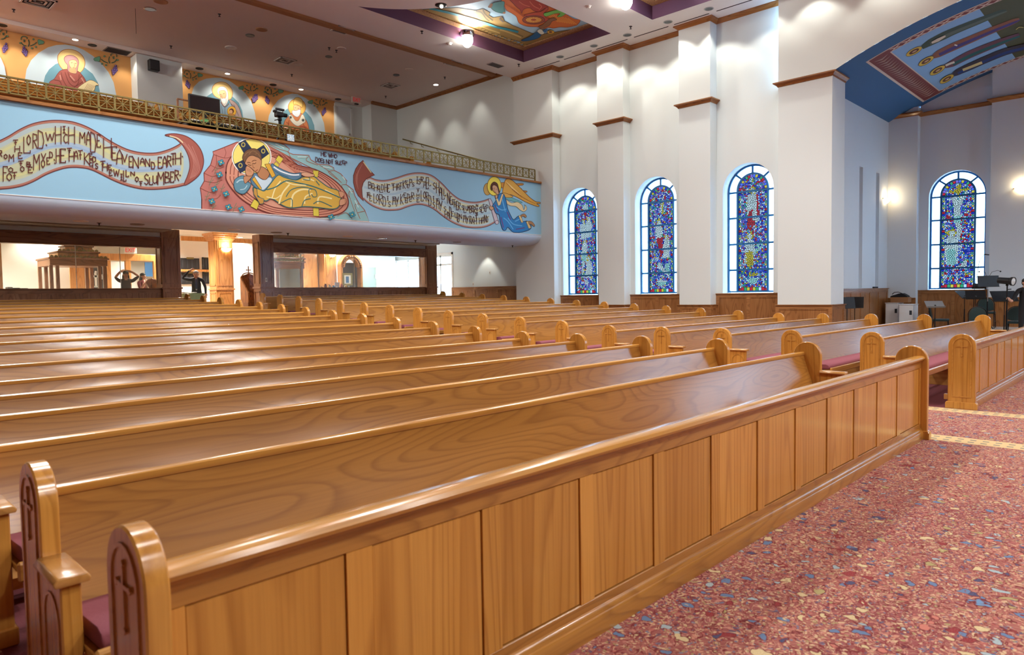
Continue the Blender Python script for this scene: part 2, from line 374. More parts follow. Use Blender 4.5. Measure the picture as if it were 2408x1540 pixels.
# ---- main ceiling with two coffers and the round cut of the dome ring
CX=18.63; C1=(13.35,17.17); C2=(7.99,11.81); CI=10.335
DC=(9.629,13.144); DR=4.508
def xl(y,c): 
    t=DR*DR-(y-DC[1])**2
    return max(DC[0]+math.sqrt(t),8) if t>0 and c==1 else (11.6 if c==1 else 12.5)
cm=MB(); cf1=MB(); cf2=MB(); mu=[]
def strip(y0,y1,n,c):
    for i in range(n):
        a=y0+(y1-y0)*i/n; b=y0+(y1-y0)*(i+1)/n
        if c==0: cm.quad((-24,a,ZC),(XW+.02,a,ZC),(XW+.02,b,ZC),(-24,b,ZC))
        else:
            la,lb=xl(a,c),xl(b,c)
            cm.quad((-24,a,ZC),(la,a,ZC),(lb,b,ZC),(-24,b,ZC)); cm.quad((CX,a,ZC),(XW+.02,a,ZC),(XW+.02,b,ZC),(CX,b,ZC))
            cf=cf1 if c==1 else cf2
            cf.quad((la,a,ZC),(lb,b,ZC),(lb,b,CI+.01),(la,a,CI+.01)); cf.quad((CX,a,ZC),(CX,b,ZC),(CX,b,CI+.01),(CX,a,CI+.01))
strip(-14,C2[0],1,0); strip(C2[0],C2[1],4,2); strip(C2[1],C1[0],1,0); strip(C1[0],C1[1],26,1); strip(C1[1],18.73,1,0)
ceil=struct(cm.build('ceiling','ceiling_paint',fixn=False))
for cf,c,k in ((cf1,C1,1),(cf2,C2,2)):
    for y in c: cf.quad((xl(y,k),y,ZC),(CX,y,ZC),(CX,y,CI+.01),(xl(y,k),y,CI+.01))
    cf.build('coffer_side','purple_paint',ceil,fixn=False)
# ceiling over the balcony (higher), its tan drop beam, soffit and back walls
bc=MB(); bc.quad((-24,18.73,ZB),(XW,18.73,ZB),(XW,YJ,ZB),(-24,YJ,ZB)); bc.quad((-24,18.73,ZC),(XW,18.73,ZC),(XW,18.73,ZB),(-24,18.73,ZB))
bc.box(-24,18.66,YJ,YO+.6,10.287,ZB)
ceil_b=struct(bc.build('ceiling_balcony','ceiling_dim',fixn=False))
MB().box(-24,XW,19.95,20.22,ZB-.07,ZB).build('drop_beam','tan_band',ceil_b)
bw=MB(); bw.box(18.66,XW+.05,YJ,YJ+.3,5,ZB)
XO=aty(788,280,YO).x
bw.quad((XO,YO,5),(18.66,YO,5),(18.66,YO,10.29),(XO,YO,10.29)); bw.quad((18.66,YJ+.3,5),(18.66,YO,5),(18.66,YO,10.29),(18.66,YJ+.3,10.29))
struct(bw.build('wall_balcony_side','wall_paint',fixn=False))
ow=MB(); ow.quad((-24,YO,5),(XO,YO,5),(XO,YO,10.3),(-24,YO,10.3)); wall_o=struct(ow.build('wall_balcony_back','orange_paint',fixn=False))
xa,xz=aty(309,200,YO).x,aty(415,220,YO).x
MB().box(xa,xz,YJ+.12,YO,5,10.287).build('pilaster','wall_paint',wall_o,bevel=.006)
# ---- balcony: painted front, rolled lower edge, soffit, raked floor
prof=[(YB,5.70),(YB,3.79)]+[(17.92-.54*math.cos(a),3.79-.35*math.sin(a)) for a in [i*math.pi/20 for i in range(1,11)]]+[(19.2,3.44),(19.2,3.72),(22.1,3.72),(22.1,4.1),(19.2,4.4),(17.62,4.6),(17.62,5.70)]
X0=-24
bp=MB(); n=len(prof)
for i in range(n):
    (a,za),(b,zb)=prof[i],prof[(i+1)%n]
    bp.quad((X0,a,za),(XP+.01,a,za),(XP+.01,b,zb),(X0,b,zb),0 if i==0 else 1)
wall_b=struct(bp.build('wall_balcony','blue_panel roll_daylight_paint'.split(),smooth=True,fixn=True,merge=True))
MB().box(X0,XP,YB-.06,17.68,5.70,5.775).build('ledge','trim_wood_x',wall_b,bevel=.012)
MB().box(X0,XP,YB-.012,YB+.02,3.785,3.80).build('shadow_bead','ceiling_dim',wall_b)
bf=MB(); BR=[]
for k in range(8):
    y=18.5+1.02*k; z=5.30+.337*k; BR.append((y,z)); bf.box(X0,XW,(17.62 if k==0 else y),(y+1.02 if k<7 else YO),z-.7,z)
struct(bf.build('floor_balcony','maroon_carpet'))
# ---- crown mouldings
CP=[(0,0),(.02,0),(.035,.03),(.085,.075),(.12,.09),(.12,.125),(0,.125)]
def crown(name,path,z,k=1.,mat='trim_wood',side=1,prof=CP):
    mb=MB(); P=[Vector(p) for p in path]; n=len(P); m=len(prof); vs=[]
    for i,p in enumerate(P):
        d1=(P[i]-P[i-1]).normalized() if i>0 else None; d2=(P[i+1]-P[i]).normalized() if i<n-1 else None
        n1=Vector((d1.y,-d1.x)) if d1 else None; n2=Vector((d2.y,-d2.x)) if d2 else None
        if n1 is None: nn=n2
        elif n2 is None: nn=n1
        else: nn=(n1+n2)/(1+n1.dot(n2))
        for (o,h) in prof: q=p+nn*(o*k*side); vs.append((q.x,q.y,z+h*k))
    fs=[]
    for i in range(n-1):
        fs+=[(i*m+j,i*m+(j+1)%m,(i+1)*m+(j+1)%m,(i+1)*m+j) for j in range(m)]
    fs+=[tuple(range(m)),tuple((n-1)*m+j for j in range(m-1,-1,-1))]
    mb.add(vs,fs); return mb.build(name,mat)
path=[(XW,18.72)]
for (a,b) in PIL: path+=[(XP,b),(XP,a),(XW,a)] if a!=16.77 else [(XP,b),(XP,a),(XW,a)]
path=[(XP,18.72),(XP,16.77),(XW,16.77),(XW,14.73),(XP,14.73),(XP,13.65),(XW,13.65),(XW,11.54),(XP,11.54),(XP,10.46),(XW,10.46),(XW,8.36)]
tn=[0]
def trim(*a,**k): tn[0]+=1; return struct(crown('trim_%d'%tn[0],*a,**k))
trim(path,ZC-.125)
trim([(18.66,YJ),(XW,YJ)],ZB-.125,mat='trim_wood_x',side=1)
trim([(XW,YJ),(XW,18.73)],ZB-.125)
for (a,b) in PIL: trim([(XW,b),(XP,b),(XP,a),(XW,a)],7.35,k=.95)
trim([(XW,8.36),(XP,8.36),(XP,6.88),(20.68,6.88)],7.335,k=.95)
trim([(20.68,YT),(XT,YT),(XT,6.41),(XE,6.41),(XE,4.37),(XT,4.37),(XT,2.6),(XE,2.6),(XE,.4)],7.31,k=.95)
# ---- wainscots: frame with separate panels
def wains(name,axis,a0,a1,face,z0,z1,npan,rev=False,parent=None,mats=('wain_rail','wain_wood'),stile=.10,top=.12,bot=.16,capo=.05):
    if axis==0: mats=(mats[0]+'_x' if mats[0]=='wain_rail' else 'dark_wood_x',mats[1])
    def B(mb,a,b,o0,o1,za,zb):
        if axis==1: mb.box(face-o1,face-o0,a,b,za,zb)
        else: mb.box(a,b,face-o1,face-o0,za,zb)
    f=MB(); B(f,a0,a1,0,.02,z0,z1)
    B(f,a0,a1,.02,.042,z1-top,z1-.025); B(f,a0,a1,.02,.048,z0,z0+bot)
    pw=(a1-a0-stile*(npan+1))/npan
    for i in range(npan+1): a=a0+i*(pw+stile); B(f,a,a+stile,.02,.042,z0+bot,z1-top)
    B(f,a0-.0,a1+.0,0,capo+.025,z1-.025,z1)
    o=f.build(name,mats[0],parent)
    for i in range(npan):
        a=a0+stile+i*(pw+stile); p=MB(); B(p,a+.004,a+pw-.004,.018,.026,z0+bot,z1-top)
        B(p,a+.004,a+pw-.004,.026,.038,z1-top-.03,z1-top-.006); B(p,a+.004,a+.03,.026,.038,z0+bot,z1-top-.03); B(p,a+pw-.03,a+pw-.004,.026,.038,z0+bot,z1-top-.03)
        p.build('panel',mats[1],o)
    return o
bn=[0]
def wn(*a,**k): bn[0]+=1; return struct(wains('baseboard_%d'%bn[0],*a,**k))
for (a,b,yc) in BAYS: wn(1,a,b,XW,fz(a)-.05,1.52,2)
for (a,b) in PIL[1:]: wn(1,a-.045,b+.045,XP,fz(a)-.05,1.18,1); wn(0,XP-.0,XW,a,fz(a)-.05,1.18,1)
wn(1,6.835,8.40,XP,0,1.18,1); wn(0,XP,20.7,6.88,0,1.18,1,stile=.12)
wn(1,18.72,DY0,XW,.5,1.92,3)
wn(0,20.7,XT,YT,.2,1.61,6,stile=.12)
wn(1,6.41,YT,XT,.2,1.27,1); wn(1,4.37,6.41,XE,.2,1.52,2); wn(1,2.6,4.37,XT,.2,1.27,2); wn(1,.4,2.6,XE,.2,1.52,2)
# low platform and riser of the choir in the transept
pf=MB(); pf.box(22.0,XE,-5.4,YT,0,.12); plat=struct(pf.build('floor_platform','marble'))
MB().box(21.95,22.06,-5.4,YT,.07,.13).build('nosing','oak_depth',plat,bevel=.01)
pf=MB(); pf.box(24.2,XE,-5.4,4.95,.12,.35); ris=struct(pf.build('floor_riser','marble'))
MB().box(24.13,24.27,-5.4,4.95,.30,.362).build('nosing','oak_depth',ris,bevel=.01); MB().box(24.17,24.2,-5.4,4.95,.12,.30).build('riser_board','wain_rail',ris); MB().box(24.2,XE,4.95,4.98,.12,.35).build('riser_board','wain_rail_x',ris)
# ---- stained glass pictures
GLC=[('deep_blue',(.02,.05,.55)),('blue',(.12,.2,.85)),('pale',(.8,.88,1)),('violet',(.35,.18,.65)),('ruby',(.85,.03,.05)),('teal',(.05,.42,.5)),('green',(.06,.42,.16)),('gold',(.95,.62,.06)),('ivory',(1,.95,.84)),('mint',(.55,.9,.75)),('pink',(.95,.55,.6))]
for nm_,c_ in GLC: glassmat('glass_'+nm_,(lambda cc: (lambda g,nt: (cc[0]*GLASS_K,cc[1]*GLASS_K,cc[2]*GLASS_K,1)))(c_),.2)
GLN=['glass_'+a for a,_ in GLC]; GI={a:i for i,(a,_) in enumerate(GLC)}
def blob(u,v,a,b,n=12): return [(u+a*math.cos(2*math.pi*i/n),v+b*math.sin(2*math.pi*i/n)) for i in range(n)]
I,RU,GO,TE='ivory','ruby','gold','mint'
def person_glass(u,v,h,rob,rob2=None,lean=0):
    k=h/1.0
    L=[(GO,blob(u+lean*.5,v+.90*k,.11*k,.11*k)),(I,blob(u+lean*.5,v+.89*k,.075*k,.08*k))]
    L.append((rob,[(u-.15*k,v+.05*k),(u-.17*k,v+.45*k),(u-.13*k+lean*.4,v+.78*k),(u+lean*.4,v+.83*k),(u+.13*k+lean*.4,v+.78*k),(u+.18*k,v+.5*k),(u+.14*k,v+.05*k)]))
    if rob2: L.append((rob2,[(u-.10*k,v),(u-.12*k,v+.4*k),(u+.02*k,v+.46*k),(u+.10*k,v+.4*k),(u+.12*k,v)]))
    return L
FIG={}
FIG[1]=[(RU,[(-.08,4.55),(.1,4.55),(.01,4.38)]),(I,blob(.0,4.72,.12,.13))]+person_glass(-.1,3.55,.75,I)+person_glass(.13,3.6,.8,I)+person_glass(-.08,2.75,.8,I,TE,.08)+person_glass(.13,2.1,.85,I)+[(I,[(-.2,2.3),(-.12,2.3),(-.08,2.75),(-.18,2.8)]),(I,blob(.02,1.97,.09,.08))]
FIG[2]=[(I,[(-.05,4.3),(.02,4.7),(.12,4.85),(.08,4.5),(.04,4.25)]),(GO,[(.02,4.2),(.08,4.2),(.1,4.6),(.05,4.6)])]+person_glass(-.08,3.3,.75,I)+[(RU,[(-.2,3.4),(.08,3.45),(.04,3.0),(.0,2.75),(-.1,3.0)])]+person_glass(.2,2.7,.8,I)+[(I,[(-.15,2.45),(.3,2.05),(.33,2.15),(-.1,2.62)]),(TE,[(.1,2.5),(.33,2.6),(.33,2.2),(.2,2.3)]),(TE,blob(.0,1.86,.2,.08)),(I,blob(.0,1.96,.19,.05))]
FIG[3]=person_glass(.0,3.6,1.15,I)+[(RU,[(-.12,4.0),(.0,4.1),(-.02,3.75),(-.14,3.45),(-.18,3.55)]),(RU,[(.12,4.5),(.17,4.5),(.2,3.85),(.14,3.8)]),(RU,[(-.1,3.75),(.1,3.72),(.05,3.55),(-.05,3.5)])]+person_glass(-.1,2.35,1.0,I,GO)+[(TE,[(.1,3.05),(.33,3.0),(.1,2.9)]),(TE,[(.08,2.85),(.3,2.95),(.06,2.65)]),(GO,[(-.12,2.03),(.12,2.03),(.15,2.15),(.08,2.1),(.03,2.16),(-.03,2.1),(-.08,2.16),(-.15,2.12)]),(TE,blob(0,1.9,.17,.1))]
FIG[4]=[(GO,[(-.05,4.55),(.05,4.55),(.05,4.95),(-.05,4.95)]),(GO,[(-.28,4.7),(.3,4.75),(.3,4.82),(-.28,4.78)]),(I,blob(-.12,4.5,.08,.1)),(I,[(-.14,4.42),(.0,4.45),(.22,4.75),(.26,4.7),(.1,4.3),(.08,3.95),(-.1,3.95)]),(TE,[(-.12,3.95),(.1,3.95),(.12,3.7),(-.13,3.7)]),(I,[(-.08,3.7),(.08,3.7),(.1,3.35),(.06,3.15),(.0,3.2),(-.04,3.4)])]+person_glass(-.17,2.35,1.15,I,TE)+[(I,[(.0,2.95),(.15,3.05),(.1,2.85)]),(I,[(-.28,2.2),(.05,2.3),(.25,2.5),(.3,2.3),(.1,2.2)]),(RU,blob(.22,3.95,.06,.05)),(RU,blob(-.26,3.9,.06,.05)),(I,[(-.03,1.75),(.03,1.75),(.03,2.0),(.1,2.02),(-.1,2.02),(-.03,2.0)])]
FIG[5]=FIG[3]
def inside(p,P):
    c=False; n=len(P)
    for i in range(n):
        (x1,y1),(x2,y2)=P[i],P[(i+1)%n]
        if (y1>p[1])!=(y2>p[1]) and p[0]<(x2-x1)*(p[1]-y1)/(y2-y1)+x1: c=not c
    return c
def clip(P,a,b,c):
    out=[]
    for i in range(len(P)):
        p,q=P[i],P[(i+1)%len(P)]; dp=a*p[0]+b*p[1]-c; dq=a*q[0]+b*q[1]-c
        if dp<=0: out.append(p)
        if dp*dq<0: t=dp/(dp-dq); out.append((p[0]+(q[0]-p[0])*t,p[1]+(q[1]-p[1])*t))
    return out
def leaded(yc,isp,ih,zb,fig,seed):
    rr=random.Random(seed*13+1); s=.047; bw=.085; cells=[]; top=isp+ih
    nx=15; ny=int((top-zb)/s)+1; pts={}
    for i in range(nx+1):
        for j in range(ny+1):
            pts[i,j]=(yc-ih+bw+(i+.5+rr.uniform(-.42,.42))*(2*(ih-bw))/nx,zb+.11+(j+.5+rr.uniform(-.42,.42))*s)
    inner_w=ih-bw
    def emit(P,mi):
        cx=sum(p[0] for p in P)/len(P); cz=sum(p[1] for p in P)/len(P)
        if cz>isp and math.hypot(cx-yc,cz-isp)>ih: return
        r=max(math.hypot(p[0]-cx,p[1]-cz) for p in P)
        if r<.008: return
        t=max(.0035,.0075)/max(r,.01); t=min(t*1.5,.35)
        cells.append((P,[(p[0]+(cx-p[0])*t,p[1]+(cz-p[1])*t) for p in P],mi,cz))
    arcP=[(yc-inner_w,zb+.11),(yc+inner_w,zb+.11)]+arch(yc,isp,inner_w,16)
    bgw=[0]*4+[1]*5+[2]*4+[3]*3+[4]*3+[5]*3+[6]*1+[7]*1+[10]*1+[2]*2
    for (i,j),p in pts.items():
        P=[(p[0]-.12,p[1]-.12),(p[0]+.12,p[1]-.12),(p[0]+.12,p[1]+.12),(p[0]-.12,p[1]+.12)]
        for di in (-2,-1,0,1,2):
            for dj in (-2,-1,0,1,2):
                q=pts.get((i+di,j+dj))
                if q is None or (di==0 and dj==0): continue
                a,b=q[0]-p[0],q[1]-p[1]; P=clip(P,a,b,(q[0]**2+q[1]**2-p[0]**2-p[1]**2)/2)
                if len(P)<3: break
            if len(P)<3: break
        if len(P)<3: continue
        for k in range(len(arcP)):
            (x1,y1),(x2,y2)=arcP[k],arcP[(k+1)%len(arcP)]; a,b=(y2-y1),-(x2-x1); P=clip(P,a,b,a*x1+b*y1)
            if len(P)<3: break
        if len(P)<3: continue
        mi=rr.choice(bgw); u=(yc-p[0],p[1])
        for (mt,poly) in fig:
            if inside(u,poly): mi=GI[mt]
        emit(P,mi)
    # border of squares and lozenges, then the bottom strip
    seq=[4,8,7,6,8,7,6,0]
    n=int((isp-zb)/.075)
    for sgn in (-1,1):
        a,b=sorted((yc+sgn*inner_w,yc+sgn*ih)); m=(a+b)/2
        for k in range(n):
            z0=zb+(isp-zb)*k/n; z1=zb+(isp-zb)*(k+1)/n; c=seq[k%8]
            if c in (7,6): emit([(a,(z0+z1)/2),(m,z0),(b,(z0+z1)/2),(m,z1)],c); [emit(t_,2) for t_ in ([(a,z0),(m,z0),(a,(z0+z1)/2)],[(m,z0),(b,z0),(b,(z0+z1)/2)],[(a,(z0+z1)/2),(m,z1),(a,z1)],[(m,z1),(b,(z0+z1)/2),(b,z1)])]
            else: emit([(a,z0),(m,z0),(m,z1),(a,z1)],c); emit([(m,z0),(b,z0),(b,z1),(m,z1)],c if c==4 else 0)
    n=16
    for k in range(n):
        a0,a1=math.pi*k/n,math.pi*(k+1)/n; e=lambda r,t:(yc+r*math.cos(t),isp+r*math.sin(t)); emit([e(inner_w,a0),e(ih,a0),e(ih,a1),e(inner_w,a1)],[4,3,1,7,0,6][k%6])
    n=8; bot=[4,2,6,7,4,7,6,4]
    for k in range(n):
        a=yc-inner_w+2*inner_w*k/n; b=yc-inner_w+2*inner_w*(k+1)/n; emit([(a,zb),(b,zb),(b,zb+.11),(a,zb+.11)],bot[k])
    return cells
# ---------------------------------------------------------------- arched windows
def window(n,xpl,yc,spring,bottom,label_fig):
    hw=.81; ih=.455; isp=spring+.045; T=.03; D=.035
    fr=MB(); x0,x1=xpl-D,xpl+D
    def ringbar(yc_,zs,r0,r1,xa,xb,n_=24):
        A=arch(yc_,zs,r0,n_); B=arch(yc_,zs,r1,n_)
        for i in range(n_):
            fr.prism([A[i],A[i+1],B[i+1],B[i]],0,xa,xb)
    ringbar(yc,spring,hw-.065,hw,x0,x1); ringbar(yc,isp,ih,ih+.055,x0,x1)
    for s in (-1,1):
        a,b=sorted((yc+s*(hw-.065),yc+s*hw)); fr.box(x0,x1,a,b,bottom,spring)
        a,b=sorted((yc+s*ih,yc+s*(ih+.055))); fr.box(x0,x1,a,b,bottom,isp)
    fr.box(x0+.003,x1-.003,yc-hw+.02,yc+hw-.02,bottom,bottom+.05)
    rows=[spring,3.835,3.03,2.235]
    for z in rows: fr.box(x0+.004,x1-.004,yc-hw+.02,yc+hw-.02,z-.027,z+.027)
    for a in (45,90,135):
        c,s=math.cos(math.radians(a)),math.sin(math.radians(a)); q=(-s*.027,c*.027)
        p0=(yc+c*(ih+.03),isp+s*(ih+.03)); p1=(yc+c*(hw-.03),spring+s*(hw-.03))
        fr.prism([(p0[0]+q[0],p0[1]+q[1]),(p1[0]+q[0],p1[1]+q[1]),(p1[0]-q[0],p1[1]-q[1]),(p0[0]-q[0],p0[1]-q[1])],0,x0+.006,x1-.006)
    w_=struct(fr.build('window_%d'%n,'window_bar',loc=(xpl,yc,bottom)))
    # frosted border panes, one by one
    zs=[bottom+.05]+rows[::-1]
    for s in (-1,1):
        a,b=sorted((yc+s*(ih+.04),yc+s*(hw-.04)))
        for z0,z1 in zip(zs[:-1],zs[1:]): MB().box(xpl-.004,xpl+.004,a,b,z0+.01,z1-.01).build('pane','frosted_glass',w_)
    for k in range(4):
        p=MB(); A=[(yc+(ih+.04)*math.cos(t),isp+(ih+.04)*math.sin(t)) for t in [math.pi*(k*6+i)/24 for i in range(7)]]
        B=[(yc+(hw-.04)*math.cos(t),spring+(hw-.04)*math.sin(t)) for t in [math.pi*(k*6+i)/24 for i in range(7)]]
        p.prism(A+B[::-1],0,xpl-.004,xpl+.004); p.build('pane','frosted_glass',w_)
    # stained glass: leaded pieces cell by cell, coloured by the picture they belong to
    cells=leaded(yc,isp,ih,bottom+.05,FIG.get(n,[]),n)
    lead=MB(); zr=[bottom+.05]+rows[::-1]+[9]
    glass=[MB() for _ in range(len(zr)-1)]
    for (outer,inner,mi,cz) in cells:
        k=len(outer); lead.add([(xpl,a,b) for a,b in outer+inner],[(q,(q+1)%k,k+(q+1)%k,k+q) for q in range(k)])
        g=[q for q in range(len(zr)-1) if zr[q]<=cz<zr[q+1]][0]; glass[g].add([(xpl,a,b) for a,b in inner],[tuple(range(k))],mi)
    tag(lead.build('lead_cames','lead',w_,fixn=False),kind='stuff')
    for g in glass: tag(g.build('stained_panel',GLN,w_,fixn=False),kind='stuff')
    return w_
WX=XW+.36; WIN=[]
for i,(a,b,yc) in enumerate(BAYS): WIN.append(window(i+1,WX,yc,4.62,1.54,''))
WIN.append(window(4,XE+.2,5.33,4.60,1.54,'')); window(5,XE+.2,1.45,4.60,1.54,'')

# large unseen window added to bring blue daylight into the transept
sw=MB()
for i in range(6): x=20.6+i*1.1; sw.box(x-.04,x+.04,-5.54,-5.46,.9,6.6)
for z in (.9,2.8,4.7,6.6): sw.box(20.6,26.1,-5.54,-5.46,z-.04,z+.04)
w7=struct(sw.build('window_7','window_bar'))
for i in range(5):
    for z in (.9,2.8,4.7): MB().box(20.64+i*1.1,21.66+i*1.1,-5.504,-5.496,z+.04,z+1.86).build('pane','frosted_glass',w7)
# ================================================================= PEWS
LP=7.705
def end_outline(w=.155,spring=.832,z0=0,n=22):
    return [(-w,z0)]+[(-w*math.cos(math.pi*i/n),spring+w*math.sin(math.pi*i/n)) for i in range(n+1)]+[(w,z0)]
def carve(mb,x,side,c,pts,w=.008,d=.004):
    "thin carved line: closed outline as a ribbon standing slightly proud"
    n=len(pts); V=[]
    for i in range(n):
        p,a,b=Vector(pts[i]),Vector(pts[i-1]),Vector(pts[(i+1)%n]); t1=(p-a).normalized(); t2=(b-p).normalized()
        n1=Vector((-t1.y,t1.x)); n2=Vector((-t2.y,t2.x)); nn=(n1+n2)/max(1+n1.dot(n2),.4)
        for q in (p+nn*w/2,p-nn*w/2): V+=[(x,q.x,q.y),(x+side*d,q.x,q.y)]
    F=[]
    for i in range(n):
        a,b=i*4,((i+1)%n)*4; F+=[(a+1,b+1,b+3,a+3),(a,b,b+1,a+1),(a+3,b+3,b+2,a+2)]
    mb.add(V,F)
def cross_piece(mb,x,side):
    xa,xb=sorted((x,x+side*.006))
    mb.prism([(-.006,.70),(.006,.70),(.006,.885),(-.006,.885)],0,xa,xb); xc,xd=sorted((x,x+side*.0066)); mb.prism([(-.05,.819),(.05,.819),(.05,.831),(-.05,.831)],0,xc,xd)
    for (u,v) in ((0,.886),(-.052,.825),(.052,.825),(0,.70)):
        xc,xd=sorted((x,x+side*.0072)); mb.prism([(u-.012,v),(u,v+.012),(u+.012,v),(u,v-.012)],0,xc,xd)
def end_panel(parent,x0,outer,arm=True):
    "outer: -1 if the aisle side is -x, +1 if +x"
    t=.066; e=MB(); e.prism(end_outline(),0,x0,x0+t)
    ep=e.build('end_panel','oak_upright',parent,bevel=.006,seg=1,smooth=True)
    b=MB(); b.prism([(-.18,0),(.18,0),(.18,.072),(.165,.092),(-.165,.092),(-.18,.072)],0,x0-.012,x0+t+.012); b.build('plinth','oak_upright',ep,bevel=.004)
    xs=x0 if outer<0 else x0+t
    c=MB(); carve(c,xs,outer,0,[(-.105,.163)]+[(-.105*math.cos(math.pi*i/10),.832+.105*math.sin(math.pi*i/10)) for i in range(11)]+[(.105,.163)],.012,.005)
    c.build('carved_arch','oak_cap',ep)
    k=MB(); cross_piece(k,xs,outer); k.build('carved_cross','oak_cap',ep)
    if arm:
        a=MB(); a.box(x0,x0+t,-.405,-.150,0,.625); a.box(x0-.012,x0+t+.012,-.405-.015,-.15,0,.085)
        ao=a.build('arm','oak_upright',parent,bevel=.006)
        cap=MB(); cap.prism([(x0-.02,.625),(x0+t+.02,.625),(x0+t+.026,.640),(x0+t+.012,.660),(x0-.012,.660),(x0-.026,.640)],1,-.435,-.15)
        cap.build('arm_cap','oak_depth',ao,bevel=.006,seg=2,smooth=True)
        q=MB(); carve(q,xs,outer,0,[(-.375,.14)]+[(-.28-.095*math.cos(math.pi*i/10),.47+.095*math.sin(math.pi*i/10)) for i in range(11)]+[(-.185,.14)],.010,.004); q.build('carved_arch','oak_cap',ao)
    return ep
def make_pew():
    t=thing('pew','x','pew',(0,0,0))
    end_panel(t,0,-1); end_panel(t,LP-.066,1)
    a,b=.066,LP-.066
    # curved, raked back: front face y(z), thickness 35 mm
    zs=[.40,.48,.58,.68,.78,.835]; fy=[-.118,-.085,-.045,-.008,.022,.034]
    back=[(y,z) for y,z in zip(fy,zs)]+[(y+.036,z) for y,z in zip(fy[::-1],zs[::-1])]
    k=MB(); k.prism(back,0,a,b); bk=k.build('backrest','oak_long',t,smooth=True)
    c=MB(); c.prism([(.028,.832),(.074,.832),(.080,.842),(.080,.860),(.070,.870),(.036,.870),(.026,.862),(.024,.842)],0,a,b); c.build('back_cap','oak_cap',bk,smooth=True)
    s=MB(); s.prism([(-.545,.372),(-.105,.345),(-.105,.375),(-.545,.402),(-.558,.396),(-.560,.380)],0,a,b); so=s.build('seat','oak_long',t,bevel=.003); MB().box(a-.01,b+.01,-.592,-.556,.345,.432).build('front_rail','oak_cap',so,bevel=.008)
    q=MB(); q.prism([(-.535,.404),(-.115,.378),(-.108,.425),(-.14,.452),(-.48,.478),(-.525,.465),(-.545,.435)],0,a+.02,b-.02); q.build('seat_cushion','cushion_cloth',t,smooth=True,bevel=.01,seg=2)
    for x in (a+2.4,a+5.1): MB().box(x,x+.05,-.5,.06,0,.37).build('support','oak_depth',t)
    # kneeler folded up behind the back
    kn=MB(); kn.prism([(.16,.15),(.30,.13),(.31,.17),(.29,.19),(.17,.20)],0,a+.12,b-.12); ko=kn.build('kneeler','cushion_cloth',t,smooth=True)
    for x in (a+.04,a+2.6,a+5.0,b-.12): MB().box(x,x+.08,.05,.30,.10,.16).build('kneeler_bracket','oak_depth',ko)
    return t
YR=[2.05]+[3.146+1.1448*k for k in range(17)]
pew0=make_pew(); first=True
for blk,(x0,where) in enumerate(((.595,'block away from the windows'),(10.61,'block beside the window wall'))):
    for k in range(1,18):
        y=YR[k]; o=pew0 if first else dup(pew0); first=False
        o.location=(x0,y,fz(y)); o['label']='oak pew, %s row behind the panelled screen, %s'%(ORD[k-1],where)
        o['category']='pew'; o['group']='oak pews facing the altar'
def screen(x0,label):
    t=thing('pew_screen',label,'screen',(x0,YR[0],0),'panelled screens in front of the pews')
    L=LP
    n0=len(bpy.data.objects)
    root=thing('tmp','t','t')
    end_panel(root,0,-1,False); end_panel(root,L-.066,1,False)
    a,b=.066,L-.066
    f=MB(); f.box(a,b,-.075,-.045,.06,.84)                       # backing
    f.box(a,b,-.094,-.075,.755,.845); f.box(a,b,-.094,-.075,.05,.163)
    SB=[]; st=[.066]+[.685+.6165*i for i in range(11)]+[L-.066]
    for i,x in enumerate(st): 
        w=.10 if 0<i<12 else .055
        SB.append((max(a,x-w/2 if 0<i<12 else (x if i==0 else x-w)),min(b,x+w/2 if 0<i<12 else (x+w if i==0 else x))))
    fo=f.build('frame','oak_long',root,bevel=.004)
    for (u,v) in SB: MB().box(u,v,-.0938,-.075,.162,.756).build('stile','oak_upright',fo)
    for i in range(12):
        x0_=st[i]+(.05 if i>0 else .055); x1_=st[i+1]-(.05 if i<11 else .055)
        p=MB(); p.box(x0_+.002,x1_-.002,-.087,-.07,.166,.752); p.build('panel','oak_upright',fo,bevel=.004)
    c=MB(); c.prism([(-.125,.845),(-.04,.845),(-.03,.858),(-.034,.874),(-.05,.884),(-.105,.884),(-.124,.876),(-.132,.86)],0,a,b); c.build('cap_rail','oak_cap',fo,smooth=True)
    c=MB(); c.prism([(-.094,.845),(-.118,.845),(-.112,.832),(-.10,.824),(-.094,.805)],0,a,b); c.build('cove_mould','oak_long',fo,smooth=True)
    m=MB(); m.prism([(-.09,0),(-.128,0),(-.128,.070),(-.120,.086),(-.112,.088),(-.110,.102),(-.098,.116),(-.09,.118)],0,a,b); m.build('base_mould','oak_long',fo,smooth=True)
    kn=MB(); kn.prism([(.02,.17),(.18,.14),(.19,.18),(.17,.20),(.03,.22)],0,a+.12,b-.12); ko=kn.build('kneeler','cushion_cloth',root,smooth=True)
    for x in (a+.04,a+2.6,a+5.0,b-.12): MB().box(x,x+.08,-.05,.22,.10,.17).build('kneeler_bracket','oak_depth',ko)
    for ch in list(root.children): ch.parent=t
    bpy.data.objects.remove(root)
    return t
screen(.595,'long panelled oak screen standing before the pew block away from the windows')
screen(10.61,'panelled oak screen standing before the pew block beside the window wall')
